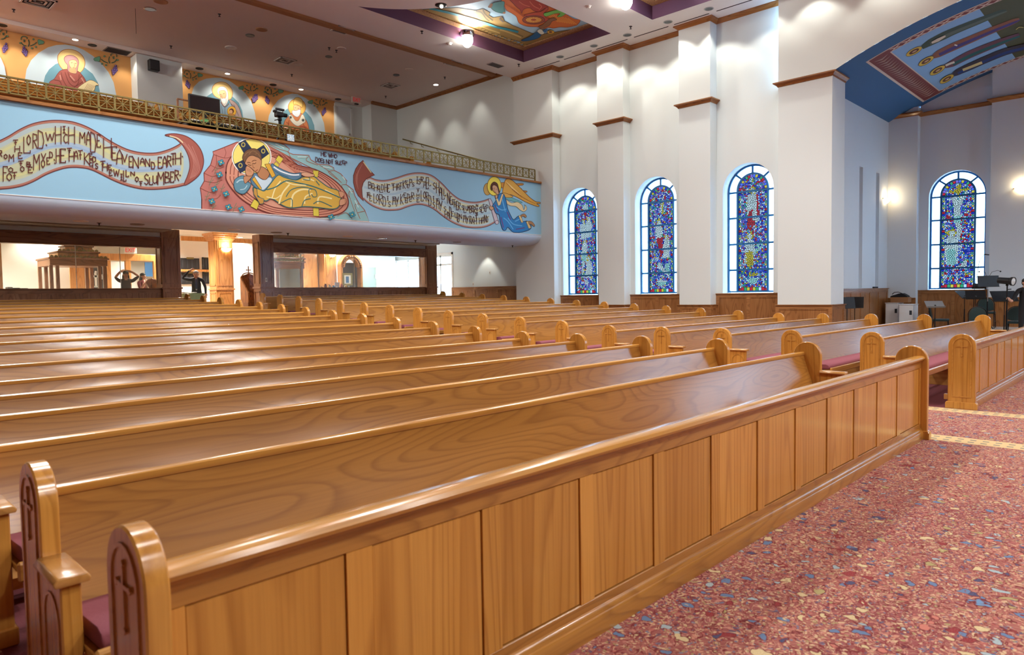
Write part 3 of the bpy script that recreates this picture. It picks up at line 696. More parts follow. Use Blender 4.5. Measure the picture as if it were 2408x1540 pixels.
# ================================================================= LAMPS
WARM=(1,.93,.80); NEUT=(1,.985,.95)
def spot(loc,aim,power,angle,blend=.3,color=WARM,radius=.05,parent=None):
    l=bpy.data.lights.new('lamp','SPOT'); l.energy=power; l.spot_size=math.radians(angle); l.spot_blend=blend; l.color=color; l.shadow_soft_size=radius
    o=bpy.data.objects.new('lamp',l); col.objects.link(o); o.location=loc; d=Vector(aim)-Vector(loc)
    o.rotation_euler=d.to_track_quat('-Z','Y').to_euler(); return o
def point(loc,power,color=WARM,radius=.08):
    l=bpy.data.lights.new('lamp','POINT'); l.energy=power; l.color=color; l.shadow_soft_size=radius
    o=bpy.data.objects.new('lamp',l); col.objects.link(o); o.location=loc; return o
def downlight(p,r,lens,label,group,up=0,ringmat='white_plastic'):
    t=thing('downlight',label,'ceiling light',p,group)
    x,y,z=p
    MB().lathe([(r,0),(r,-.012),(r*.8,-.012),(r*.8,.0)],p,18).build('trim_ring',ringmat,t,smooth=True)
    MB().lathe([(r*.8,-.004),(.001,-.004)],p,18).build('lens',lens,t); return t
zl=ZC
# wall washers along the window wall
WW=[(19.12,15.88),(19.12,14.40),(19.12,13.055),(19.12,11.56),(19.12,10.19),(19.12,8.75),(19.12,7.3),(19.12,5.4),(19.12,17.9)]
for i,(x,y) in enumerate(WW):
    if i<8:
        downlight((x,y,zl),.14,'fixture_dim','recessed round downlight, %s along the window wall counted from the balcony'%ORD[i],'downlights along the window wall',ringmat='chrome')
        spot((x,y,zl-.06),(x+.25,y,zl-3),WASH*(.5 if y<8 else (.6 if y<9 else 1)),104,.4,WARM,.06)
# linear air slots between the lamps
SY=[(17.49,16.18),(16.05,14.75),(14.63,13.28),(13.10,11.75),(11.62,10.36),(10.2,8.9),(8.7,7.4)]
for i,(a,b) in enumerate(SY):
    tag(MB().box(19.43,19.47,b,a-.08,zl-.006,zl+.004).build('air_slot','dark_slot',loc=(19.45,b,zl)),'thin black linear air slot, %s beside the window wall from the balcony'%ORD[i],'air slot','air slots along the window wall')
# unseen ceiling lamps added further forward for general light in the nave
def nave_fill_lamp(x,y): MB().lathe([(.2,0),(.2,-.015),(.16,-.015),(.001,-.01)],(x,y,zl),18).build('nave_fill_lamp','glow_warm',ceil)
for x in (3.0,8.0,13.0):
    for y in (-11,-7.5,-4,1.5,7.5): nave_fill_lamp(x,y); spot((x,y,zl-.05),(x,y+(4 if y<-3 else 0),0),NAVE if y>5 else FRONT*(1.6 if y<-3 else .45),128,.5,NEUT,.55)
for (x,y) in ((3,11.5),(7,12.5),(3.5,15.3),(8,15.3)): nave_fill_lamp(x,y); spot((x,y,zl-.05),(x,y,0),NAVE,128,.5,NEUT,.55)
for (x,y) in ((15.2,-3),(15.2,2.5),(15.2,7.5),(14.6,10.6)): nave_fill_lamp(x,y); spot((x,y,zl-.05),(x+1.5,y,0),SIDE,135,.6,NEUT,.5)  # more unseen lamps, added to brighten the window wall and its pews
for (x,y) in ((1.2,20.6),(1.2,24.5),(-4,22.5)):  # unseen lamps added to lift the light on the balcony
    MB().lathe([(.2,0),(.2,-.015),(.16,-.015),(.001,-.01)],(x,y,ZB),18).build('balcony_fill_lamp','glow_warm',ceil_b); spot((x,y,ZB-.05),(x+3.5,y,5.5),BALC,140,.6,(1,.95,.86),.4)
# picture lamps over the balcony saints
for i,(px,py) in enumerate(((177,93),(535,173),(708,210),(-40,45))):
    p=atz(px,py,10.287); t=downlight((p.x,p.y,10.287),.11,'glow_white','glowing round picture lamp over the balcony saint, %s from the pilaster'%ORD[i],'picture lamps over the saints')
    spot((p.x,p.y-.05,10.24),(p.x,YO,8.2),PICT,110,.8,(1,.9,.74),.06)
    for dx in (-1.6,1.6): spot((p.x+dx,p.y-.05,10.24),(p.x+dx,YO,7.6),PICT*.45,95,.6,(1,.9,.74),.06)  # extra spots without fixtures, added to spread light along the orange wall
# ================================================================= SCREEN WALL UNDER THE BALCONY AND NARTHEX BEHIND IT
ZF=fz(30); ZL=1.94
def sx(px,py,y): return aty(px,py,y).x
def szz(px,py,y): return aty(px,py,y).z
def pbox(mb,p0,p1,y,d,mi=0):
    "box whose front face at depth y covers the pixel rectangle p0-p1"
    m=(p0[1]+p1[1])/2; mx=(p0[0]+p1[0])/2
    return mb.box(sx(p0[0],m,y),sx(p1[0],m,y),y,y+d,szz(mx,p1[1],y),szz(mx,p0[1],y),mi)
def frame_rect(mb,x0,x1,z0,z1,y,w,d,mi=0):
    mb.box(x0,x1,y,y+d,z1-w,z1,mi); mb.box(x0,x1,y,y+d,z0,z0+w,mi); mb.box(x0,x0+w,y,y+d,z0+w,z1-w,mi); mb.box(x1-w,x1,y,y+d,z0+w,z1-w,mi)
ns=[0]
def column(x0,x1,y0,y1,zt,mat,parent=None,name='column'):
    c=MB(); c.box(x0,x1,y0,y1,ZF-.05,zt); o=c.build(name,mat,parent,bevel=.008)
    e=.015
    for (a,b) in ((ZF+.12,ZL-.12),(ZL+.12,zt-.25)):
        m=MB(); frame_rect(m,x0+.07,x1-.07,a,b,y0-e,.035,e); m.build('panel_mould',mat,o)
        m=MB()
        for (ya,yb_) in ((y0+.07,y0+.105),(y1-.105,y1-.07)): m.box(x0-e,x0,ya,yb_,a,b)
        for (za,zb) in ((a,a+.035),(b-.035,b)): m.box(x0-e,x0,y0+.07,y1-.07,za,zb)
        m.build('panel_mould',mat,o)
    m=MB(); m.box(x0-.03,x1+.03,y0-.03,y1+.03,ZL-.03,ZL+.02); m.build('band',mat,o,bevel=.006)
    m=MB(); m.box(x0-.03,x1+.03,y0-.03,y1+.03,ZF-.05,ZF+.12); m.build('plinth',mat,o,bevel=.006)
    return o
COLS=[(7.84,8.39),(10.95,11.45),(18.07,18.63)]
for i,(a,b) in enumerate(COLS): struct(column(a,b,YK,YK+.52,3.72,'dark_wood',name='wall_column_%d'%(i+1)))
def kneewall(i,x0,x1,npan,seams):
    o=wains('wall_screen_%d'%i,0,x0,x1,YK+.15,ZF-.1,ZL,npan,mats=('dark_wood','dark_wood'),stile=.12,top=.14,bot=.2,capo=.07); struct(o)
    b=MB(); b.box(x0,x1,YK+.02,YK+.30,3.145,3.48); b.box(x0,x1,YK-.01,YK+.02,3.43,3.48); b.box(x0,x1,YK,YK+.02,3.145,3.18); b.build('beam','dark_wood_x',o,bevel=.006)
    MB().box(x0,x1,YK+.05,YK+.30,3.48,3.72).build('header','wall_paint',o)
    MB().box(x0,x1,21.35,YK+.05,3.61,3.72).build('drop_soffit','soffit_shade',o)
    xs=[x0]+seams+[x1]
    for a,b in zip(xs[:-1],xs[1:]): MB().box(a+.006,b-.006,YK+.16,YK+.172,ZL,3.15).build('glass_pane','clear_glass',o)
    for s in seams: MB().box(s-.006,s+.006,YK+.155,YK+.178,ZL,3.15).build('glass_joint','white_plastic',o)
    return o
kneewall(1,-1.2,7.84,9,[sx(179,630,YK+.16),sx(283,630,YK+.16)]); kneewall(2,11.45,18.07,6,[sx(708,630,YK+.16),sx(833.5,630,YK+.16)])
# shell of the narthex
nb=MB(); NY=29.5; nb.quad((-12,NY,.5),(XW,NY,.5),(XW,NY,4.2),(-12,NY,4.2)); nb.quad((-12,22.2,.5),(-12,NY,.5),(-12,NY,4.2),(-12,22.2,4.2))
nb.quad((-12,22.1,4.1),(XW,22.1,4.1),(XW,NY,4.1),(-12,NY,4.1))
struct(nb.build('wall_narthex','narthex_paint',fixn=False))
bm_=MB(); bm_.box(-24,-1.2,YK,YK+.3,.5,4.1); struct(bm_.build('wall_back','wall_paint'))
# side windows at the end of the narthex and the glazed exit
wf=MB(); XN=XW+.1
for y in (25.2,26.1,27.03): wf.box(XN-.03,XN+.03,y,y+.07,1.2,3.25)
for z in (1.2,3.2): wf.box(XN-.03,XN+.03,25.2,27.1,z,z+.05)
w6=struct(wf.build('window_6','white_plastic'))
for y in (25.27,26.17): MB().box(XN-.004,XN+.004,y,y+.84,1.25,3.2).build('pane','frosted_glass',w6)
df=MB()
for y in (DY0,DY0+.78,DY1-.08): df.box(XN-.04,XN+.04,y,y+.08,ZF,DZ)
for z in (DZ-.08,ZF+2.1,ZF): df.box(XN-.04,XN+.04,DY0,DY1,z,z+.08)
d1=struct(df.build('door_1','white_plastic'))
for y in (DY0+.08,DY0+.86):
    MB().box(XN-.004,XN+.004,y,y+.68,ZF+.08,ZF+2.1).build('pane','frosted_glass',d1); MB().box(XN-.004,XN+.004,y,y+.68,ZF+2.18,DZ-.08).build('pane','frosted_glass',d1)
MB().tube([(XN-.07,DY0+.8,ZF+.9),(XN-.07,DY0+.8,ZF+1.3)],.015).build('door_handle','chrome',d1)
ex=MB(); ex.box(XW-.02,XW+.12,DY0-.1,DY0,ZF,DZ+.1); ex.box(XW-.02,XW+.12,DY0-.1,DY1+.1,DZ,DZ+.1); ex.build('casing','white_plastic',d1)
# narthex partition walls that show through the glass
pw=MB()
YA=27.6
pw.box(-6,sx(228,640,YA),YA,YA+.2,.5,4.1)
struct(pw.build('wall_narthex_left','narthex_paint'))
# ---- big oak pillar with lamp behind the doorway
YPp=25.4; x0,x1=sx(508,640,YPp),sx(549,640,YPp)
pil=struct(column(x0,x1,YPp,YPp+.62,4.0,'narthex_wood',name='wall_pillar_1'))
m=MB(); 
for k,(o,z) in enumerate(((.04,3.72),(.07,3.78),(.11,3.85),(.15,3.92))): m.box(x0-o,x1+o,YPp-o,YPp+.62+o,z,z+.08)
m.build('capital','narthex_wood',pil,bevel=.01)
m=MB(); frame_rect(m,x0+.12,x1-.12,szz(528,585,YPp),szz(528,562,YPp),YPp-.02,.04,.02); m.build('panel_mould','narthex_wood',pil)
tn_=MB(); tn_.box(sx(425,570,27),sx(600,560,27),26.9,27.0,3.78,3.95); struct(tn_.build('trim_20','narthex_wood'))
def half_bowl(p,r,label,power):
    t=thing('wall_sconce',label,'wall lamp',p)
    MB().lathe([(.02,-r*.72),(r*.5,-r*.62),(r*.85,-r*.35),(r,0),(r*.94,0)],p,18,a0=math.pi,a1=2*math.pi).build('bowl','glow_warm',t,smooth=True)
    MB().box(p[0]-r*1.05,p[0]+r*1.05,p[1]-.02,p[1],p[2]-.02,p[2]+.03).build('bracket','brass_rail',t); point((p[0],p[1]-.1,p[2]+.12),power,WARM,.05); return t
half_bowl((sx(531,585,YPp),YPp-.02,szz(531,584,YPp)),.19,'glowing half-bowl lamp on the oak pillar beyond the doorway',22)
# white wall right of the pillar and plaques left of it
pw=MB(); pw.quad((sx(425,600,28.2)-.3,28.2,.5),(sx(600,600,28.2)+2.5,28.2,.5),(sx(600,600,28.2)+2.5,28.2,4.1),(sx(425,600,28.2)-.3,28.2,4.1)); struct(pw.build('wall_narthex_mid','narthex_paint',fixn=False))
for (p0,p1,lab) in (((424,607),(469,633),'upper black memorial board with brass crest, wider one behind the man'),((424,641),(466,668),'lower black memorial board, wider one behind the man'),((476,605),(499,634),'upper black memorial board, narrow one beside the oak pillar'),((477,639),(499,667),'lower black memorial board, narrow one beside the oak pillar')):
    b=MB(); pbox(b,p0,p1,28.14,.05); o=b.build('memorial_board','board_black'); tag(o,lab,'board','memorial boards')
    m=MB(); 
    n=3 if p1[0]-p0[0]>30 else 2
    if n==3: pbox(m,(439,p0[1]-2),(456,p0[1]+2),28.12,.02)
    else: pbox(m,(p0[0]+4,p0[1]),(p0[0]+14,p0[1]+1.5),28.12,.02)
    m.build('crest','brass_rail',o)
    for k in range(4):
        f=p0[0]+(p1[0]-p0[0])*(k+.5)/4
        m=MB(); pbox(m,(f-1.5,p0[1]+4),(f+1.5,p1[1]-3),28.13,.01); m.build('name_column','board_text',o)
st=MB(); pbox(st,(424,633.5),(497,638.5),28.0,.2); struct(st.build('trim_21','narthex_wood'))
# ---- canopied shrines behind the glass
def shrine(y,rows,posts,zf,label,dep,xface):
    "rows: stepped canopy tiers as pixel rectangles"
    p0,p1=rows[0]; xc=(sx(p0[0],p0[1],y)+sx(p1[0],p1[1],y))/2
    t=thing('canopy_shrine',label,'shrine',(xc,y,ZF))
    for i,(a,b) in enumerate(rows):
        m=MB(); k=i*.22; pbox(m,a,b,y+k,max(dep-2*k,.2)); o=m.build('canopy_tier','dark_wood_x' if i==0 else 'narthex_wood',t,bevel=.01)
        x0_,x1_=sx(a[0],a[1],y+k),sx(b[0],a[1],y+k); z=szz((a[0]+b[0])/2,a[1],y+k); n=int((x1_-x0_)/.11)
        cr=MB()
        for j in range(n):
            x=x0_+(j+.5)*(x1_-x0_)/n; cr.prism([(x-.045,z),(x-.05,z+.04),(x,z+.075),(x+.05,z+.04),(x+.045,z)],1,y+k+.01,y+k+.04)
        tag(cr.build('cresting','brass_rail',o),kind='stuff')
        m=MB(); m.box(x0_-.04,x1_+.04,y+k-.04,y+k+max(dep-2*k,.2)+.04,z-.05,z); m.build('cornice','dark_wood_x',o,bevel=.01)
    for px in posts:
        for yy in (y+.05,y+dep-.1):
            x=sx(px,640,y); MB().box(x-.045,x+.045,yy,yy+.09,ZF,szz(px,rows[0][1][1],y)+.02).build('post','dark_wood',t)
    x0_,x1_=sx(posts[0],640,y),sx(posts[-1],640,y); MB().box(x0_,x1_,y+.02,y+dep,ZF,ZF+.75).build('plinth','dark_wood',t)
    return t
s1=shrine(24.3,[((117,606),(253,625)),((136,591),(232,606)),((153,577),(217,591))],(122,137,236,248),ZF,'carved canopied shrine behind the glass beside the exit doors',1.5,0)
m=MB(); c=(sx(187,586,24.7),24.70,szz(187,586,24.7)); m.lathe([(.10,-.03),(.10,0),(.07,0),(.07,-.03)],c,16,axis=1); m.build('rosette','brass_rail',s1)
s2=shrine(24.3,[((646,614),(716,631)),((655,606),(716,616)),((670,594),(703,606))],(655,712),ZF,'carved canopied shrine behind the glass beside the panelled column',1.5,0)
m=MB(); c=(sx(686,602,24.7),24.70,szz(686,602,24.7)); m.lathe([(.09,-.03),(.09,0),(.06,0),(.06,-.03)],c,16,axis=1); m.build('rosette','brass_rail',s2)
plain('glass_grey','9aa6a2',.15,spec=.6)
for k,(a,b) in enumerate((((658,632),(706,690)),)):
    m=MB(); pbox(m,a,b,24.9,.02); m.build('glass_side','glass_grey',s2)
# exit doors: timber frame, dark glazed leaf with a white cross, exit sign
YD=27.2
dd=MB(); pbox(dd,(230,597),(371,613),YD,.15); pbox(dd,(252,613),(262,690),YD,.12); pbox(dd,(296,613),(309,690),YD,.12); pbox(dd,(362,613),(371,690),YD,.12)
d2=struct(dd.build('door_2','narthex_wood',bevel=.01))
m=MB(); pbox(m,(165,626),(218,690),YD+.05,.06); m.build('door_leaf','narthex_wood',d2)
m=MB(); pbox(m,(218,627),(252,690),YD+.02,.05); m.build('door_leaf','charcoal',d2)
cr=MB()
for (a,b) in (((222.5,641),(228,674)),((219,647),(231.5,652)),((223,637),(227.5,641)),((221,672),(229.5,675.5))): pbox(cr,a,b,YD-.01,.02)
cr.build('white_cross','glow_white2' if 'glow_white2' in MATS else 'white_plastic',d2)
cr=MB()
for (a,b) in (((237,645),(241,657)),((234,649),(246,652.5))): pbox(cr,a,b,YD-.01,.02)
cr.build('white_cross','white_plastic',d2)
m=MB(); pbox(m,(262,615),(296,690),YD+1.2,.05); m.build('porch_wall','narthex_paint',d2)
m=MB(); pbox(m,(341,617),(369,650),YD+1.5,.03); m.build('stained_window','stained_fake',d2) if 'stained_fake' in MATS else m.build('stained_window','vault_blue',d2)
def text_on(txt,p,h,normal,mat,parent=None,name='lettering',ext=.004,align='CENTER',wscale=1.):
    cu=bpy.data.curves.new(name,'FONT'); cu.body=txt; cu.size=h/.7; cu.align_x=align; cu.extrude=ext
    o=bpy.data.objects.new('t',cu); col.objects.link(o); dg=bpy.context.evaluated_depsgraph_get(); me=bpy.data.meshes.new_from_object(o.evaluated_get(dg))
    bpy.data.objects.remove(o)
    M=Matrix(((wscale,0,0),(0,0,-1),(0,1,0))) if normal=='-y' else Matrix(((0,0,-1),(-wscale,0,0),(0,1,0)))
    for v in me.vertices: v.co=M@v.co
    me.materials.clear(); me.materials.append(MATS[mat])
    q=bpy.data.objects.new(name,me); col.objects.link(q)
    if parent: q.parent=parent; q.location=Vector(p)-parent_loc(parent)
    else: q.location=p
    return q
def exit_sign(c,h,label,ceiling):
    t=thing('exit_sign',label,'sign',c)
    MB().box(c[0]-h*1.25,c[0]+h*1.25,c[1],c[1]+.05,c[2]-h*.75,c[2]+h*.75).build('sign_box','white_plastic',t,bevel=.01)
    text_on('EXIT',(c[0],c[1]-.006,c[2]-h*.42),h*.85,'-y','exit_red',t,wscale=.8)
    if ceiling: MB().box(c[0]-.08,c[0]+.08,c[1]-.02,c[1]+.08,c[2]-h*1.0,c[2]-h*.75).build('emergency_lamp','black_plastic',t)
    return t
exit_sign((sx(305,588,YD),YD-.06,szz(305,588,YD)),.17,'white exit sign with red letters over the narthex doors',False)
# carved lectern inside, behind the pane, and the carved throne in the doorway
def throne(x0,x1,y,zt,label,mat,cross=True):
    xc=(x0+x1)/2; w=x1-x0; t=thing('carved_stand',label,'lectern',(xc,y,ZF)); zb=ZF
    H=zt-zb
    MB().box(x0,x1,y,y+.04,zb+H*.0,zb+H*.34).build('lower_panel',mat,t,bevel=.008)
    MB().box(x0,x1,y,y+.04,zb+H*.38,zb+H*.80).build('upper_panel',mat,t,bevel=.008)
    m=MB(); m.prism([(y+.02,zb+H*.34),(y-.55,zb+H*.34),(y-.55,zb+H*.52),(y+.02,zb+H*.80)],0,x0-.04,x0); m.build('wing',mat,t)
    m=MB(); m.prism([(y+.02,zb),(y-.5,zb),(y-.5,zb+H*.34),(y+.02,zb+H*.34)],0,x0-.03,x0); m.build('wing',mat,t)
    MB().box(x0-.05,x1+.05,y-.05,y+.08,zb+H*.34,zb+H*.38).build('shelf',mat,t,bevel=.01)
    m=MB(); m.prism([(x0-.02,zb+H*.80),(x1+.02,zb+H*.80),(x1,zb+H*.83),(xc+.1,zb+H*.855),(xc,zb+H*.88),(xc-.1,zb+H*.855),(x0,zb+H*.83)],1,y-.01,y+.05); m.build('pediment',mat,t,bevel=.006)
    m=MB(); A=[(xc-w*.42*math.cos(math.pi*i/14),zb+H*.83+w*.20*math.sin(math.pi*i/14)) for i in range(15)]
    m.tube([(a,y+.02,b) for a,b in A],.018,6); m.build('crest_arch',mat,t,smooth=True)
    # pierced scroll work standing on the panels
    for (z0,z1) in ((zb+H*.40,zb+H*.78),(zb+H*.06,zb+H*.30)):
        s=MB(); rr=random.Random(int(z0*100))
        for i in range(14):
            cx=x0+w*(.15+.7*((i%4)/3)); cz=z0+(z1-z0)*((i//4)+.5)/4; r=w*.09
            s.tube([(cx+r*(1-k/16)*math.cos(k*.75+i),y-.012,cz+r*(1-k/16)*math.sin(k*.75+i)) for k in range(12)],.009,5)
        tag(s.build('scrollwork',mat,t,smooth=True),kind='stuff')
        m=MB(); m.box(xc-.012,xc+.012,y-.02,y,z0+.05,z1-.03); m.box(xc-.07,xc+.07,y-.02,y,z1-.17,z1-.145); m.build('carved_cross',mat,t)
    if cross:
        z=zb+H*.88; m=MB(); m.box(xc-.014,xc+.014,y,y+.03,z,zt); m.box(xc-.065,xc+.065,y,y+.03,zt-.13,zt-.10); 
        for (a,b) in ((xc,zt),(xc-.07,zt-.115),(xc+.07,zt-.115)): m.sphere((a,y+.015,b),.022,8,6)
        m.build('finial_cross','dark_wood',t)
    return t
wood('carved_wood','8f5528','4a2610','a5662f',2,gloss=.35,coat=.3,contrast=1.2)
yt_=23.4; throne(sx(569,690,yt_),sx(596,690,yt_)+.12,yt_,szz(587,627,yt_),'carved openwork wooden stand topped by a cross, in the doorway','carved_wood')
yt_=23.9; throne(sx(345,660,yt_),sx(371,660,yt_),yt_,szz(357,640,yt_),'carved wooden stand behind the glass beside the two women','carved_wood',False)
# table with a green cloth by the man
plain('green_cloth','a9bd92',.9,bump=.2)
yt_=22.75; gx0,gx1=sx(433,695,yt_),sx(481,695,yt_); zt=szz(455,690,yt_)
t=thing('lectern_table','small lectern under a pale green cloth with open book','table',((gx0+gx1)/2,yt_,ZF))
c=MB(); c.box(gx0,gx1,yt_,yt_+.45,ZF+.25,zt); n=18
for i in range(n):
    a=gx0+(gx1-gx0)*i/n; b=gx0+(gx1-gx0)*(i+1)/n; c.prism([(a,yt_),((a+b)/2,yt_-.018),(b,yt_)],2,ZF+.12,zt)
c.build('cloth','green_cloth',t,bevel=.008)
MB().box((gx0+gx1)/2-.04,(gx0+gx1)/2+.04,yt_+.15,yt_+.3,ZF,ZF+.25).build('post','dark_wood',t)
bk=MB(); xm=(gx0+gx1)/2-.1
for s in (-1,1): bk.prism([(xm,zt+.005),(xm+s*.2,zt+.02),(xm+s*.2,zt+.045),(xm,zt+.02)],1,yt_+.05,yt_+.32)
tag(bk.build('open_book','white_plastic',loc=(xm,yt_,zt)),'open white book lying on the green lectern cloth','book')
# ---- right-hand bay seen through the glass
YQ=26.2
pw=MB(); pw.quad((sx(716,640,YQ+.6),YQ+.6,.5),(sx(930,640,YQ+.6),YQ+.6,.5),(sx(930,640,YQ+.6),YQ+.6,4.1),(sx(716,640,YQ+.6),YQ+.6,4.1)); struct(pw.build('wall_narthex_right','narthex_paint',fixn=False))
x0,x1=sx(763,640,YQ),sx(792,640,YQ); pil2=struct(column(x0,x1,YQ,YQ+.5,4.0,'narthex_wood',name='wall_pillar_2'))
p=(sx(777,600,YQ),YQ-.16,szz(777,597,YQ)); t=thing('globe_lamp','glowing round globe lamp on the oak pillar behind the glass','wall lamp',p)
m=MB(); m.sphere(p,.15,16,12); m.build('globe','glow_warm',t,smooth=True); MB().tube([(p[0],p[1],p[2]-.15),(p[0],YQ,p[2]-.2)],.02).build('arm','brass_rail',t); point((p[0],p[1]-.25,p[2]),40)
tw=MB(); pbox(tw,(716,598),(747,690),YQ+.3,.2); struct(tw.build('trim_22','narthex_wood'))
# carved arch icon stand with picture
ya=25.6; t=thing('icon_shrine','carved wooden arch shrine holding a framed icon behind the glass','shrine',(sx(828,640,ya),ya,ZF))
x0,x1=sx(802,640,ya),sx(853,640,ya); zs=szz(828,628,ya); xc=(x0+x1)/2; r=(x1-x0)/2
for s,(a,b) in ((0,(x0,x0+.1)),(1,(x1-.1,x1))): MB().box(a,b,ya,ya+.3,ZF,zs).build('post','narthex_wood',t,bevel=.01)
m=MB(); A=arch(xc,zs,r,16); B=arch(xc,zs,r-.2,16)
for i in range(16): m.prism([A[i],A[i+1],B[i+1],B[i]],1,ya,ya+.3)
m.build('arch','narthex_wood',t)
m=MB()
for i in range(17):
    a=math.pi*i/16; m.sphere((xc+(r-.1)*math.cos(a),ya-.01,zs+(r-.1)*math.sin(a)),.05,8,6)
tag(m.build('carving','carved_wood',t,smooth=True),kind='stuff')
MB().box(x0+.1,x1-.1,ya+.28,ya+.30,ZF,zs+.2).build('back','charcoal',t)
MB().box(x0,x1,ya-.05,ya+.3,ZF,ZF+.9).build('base','narthex_wood',t)
m=MB(); pbox(m,(806,642),(829,671),ya-.02,.03); fo=m.build('icon_frame','gold_paint' if 'gold_paint' in MATS else 'brass_rail',t); m=MB(); pbox(m,(810,647),(825,667),ya-.03,.02); m.build('icon_panel','marble',fo); m=MB(); pbox(m,(813.5,650),(820.5,665),ya-.034,.01); m.build('icon_figure','vault_blue',fo)
# doorway with white casing and grey-green dark beyond
yd=26.7; dm=MB(); pbox(dm,(852,624),(890,628),yd-.06,.1); pbox(dm,(885,628),(890,690),yd-.06,.1); d3=struct(dm.build('door_3','white_plastic'))
plain('sage_dark','8fa09a',.7); m=MB(); pbox(m,(853,628),(885,690),yd-.05,.03); m.build('door_leaf','sage_dark',d3)
m=MB(); pbox(m,(882,645),(884,655),yd-.08,.02); m.build('hinge','chrome',d3)
# small things on the ledge: right bay and left bay
zc_=ZL; yl=YK+.45
led=MB(); led.box(sx(745,672,yl),sx(835,672,yl),yl,yl+.5,ZL-.06,ZL); led.box(sx(745,672,yl)+.1,sx(745,672,yl)+.2,yl+.2,yl+.3,ZF,ZL-.06); led.box(sx(835,672,yl)-.2,sx(835,672,yl)-.1,yl+.2,yl+.3,ZF,ZL-.06)
tag(led.build('side_table','narthex_wood',loc=(sx(790,672,yl),yl,ZF)),'narrow wooden table behind the glass carrying small gifts','table')
cols=['c8a060','7a3040','e8e0d0','3a5a8a','c0c4c8','b04038','d8c080','405060']
nm=['tan','wine red','cream','blue','silver grey','red','straw yellow','slate']
for i in range(8):
    plain('trinket_%d'%i,cols[i],.5); x=sx(756+i*9.5,672,yl+.2); h=.05+.03*((i*7)%4)
    tag(MB().lathe([(.001,0),(.05,0),(.06,h*.4),(.035,h*.8),(.04,h),(.001,h)],(x,yl+.2,ZL),12).build('small_jar','trinket_%d'%i,loc=(x,yl+.2,ZL),smooth=True),'small %s jar on the gift table behind the glass'%nm[i],'jar','jars on the gift table')
x=sx(793,665,yl+.35); tag(MB().box(x-.1,x+.1,yl+.35,yl+.37,ZL,ZL+.2).build('card_stand','white_plastic',loc=(x,yl+.35,ZL)),'white upright card on the gift table behind the glass','card')
yl2=YK+.35; lt=MB(); lt.box(sx(2,676,yl2),sx(70,676,yl2),yl2,yl2+.5,ZL-.08,ZL-.02); lt.box(sx(10,676,yl2),sx(16,676,yl2),yl2+.2,yl2+.3,ZF,ZL-.08); lt.box(sx(58,676,yl2),sx(64,676,yl2),yl2+.2,yl2+.3,ZF,ZL-.08)
tag(lt.build('side_table','dark_wood',loc=(sx(30,676,yl2),yl2,ZF)),'dark table behind the glass carrying stacked grey books','table')
for i,(a,b,h) in enumerate(((18,30,.07),(31,47,.05),(48,66,.04))):
    xa_,xb_=sx(a,675,yl2+.1),sx(b,675,yl2+.1); tag(MB().box(xa_,xb_,yl2+.1,yl2+.4,ZL-.02,ZL-.02+h).build('book','charcoal' if i==1 else 'grey_vent',loc=(xa_,yl2+.1,ZL-.02),bevel=.006),['thick grey book on the dark table behind the glass','dark book on the dark table behind the glass','thin wide grey book on the dark table behind the glass'][i],'book','books on the dark table')
m=MB(); pbox(m,(-8,572),(5,690),YK+2.2,.3); struct(m.build('wall_pillar_3','narthex_wood'))
# light switch plates
def plate(c,n,label):
    o=MB()
    if n=='-y': o.box(c[0]-.04,c[0]+.04,c[1]-.01,c[1],c[2]-.07,c[2]+.07)
    else: o.box(c[0]-.01,c[0],c[1]-.04,c[1]+.04,c[2]-.07,c[2]+.07)
    q=o.build('switch_plate','white_plastic',loc=c,bevel=.004); tag(q,label,'switch')
    s=MB(); 
    if n=='-y': s.box(c[0]-.014,c[0]+.014,c[1]-.016,c[1]-.01,c[2]-.03,c[2]+.03)
    else: s.box(c[0]-.016,c[0]-.01,c[1]-.014,c[1]+.014,c[2]-.03,c[2]+.03)
    s.build('rocker','grey_vent',q)
plate((sx(626,658,YK),YK,szz(626,658,YK)),'-y','white switch plate on the dark column beside the doorway')
for px,py,l in ((1152,641,'white square plate high on the wall by the exit door'),(1113,668,'white switch plate just above the rear wainscot')):
    p=atx(px,py,XW); plate((XW,p.y,p.z),'-x',l)
# narthex lamps
for i,(x,y) in enumerate(((0,25),(4,25.2),(9.6,24.6),(9.6,27),(14,25),(17.5,25.5),(6,27.5),(13,28))):
    downlight((x,y,4.1),.12,'glow_white','glowing recessed lamp, %s in the narthex ceiling'%ORD[i],'narthex ceiling lamps')
    spot((x,y,4.05),(x,y,0),NARTH,140,.6,(1,.94,.84),.15)

# downlight under the balcony grazing the side wall
downlight((19.62,20.7,3.718),.1,'glow_warm','small glowing downlight under the balcony beside the side wall','under-balcony downlights'); spot((19.62,20.7,3.68),(19.85,20.7,0),60,75,.35,WARM,.05)
for (x,y) in ((3,18.6),(9.5,18.6),(15.5,18.6)): spot((x,y,3.40),(x,y+1.2,0),45,140,.7,NEUT,.12)  # dim spots without fixtures, added to light the space under the balcony
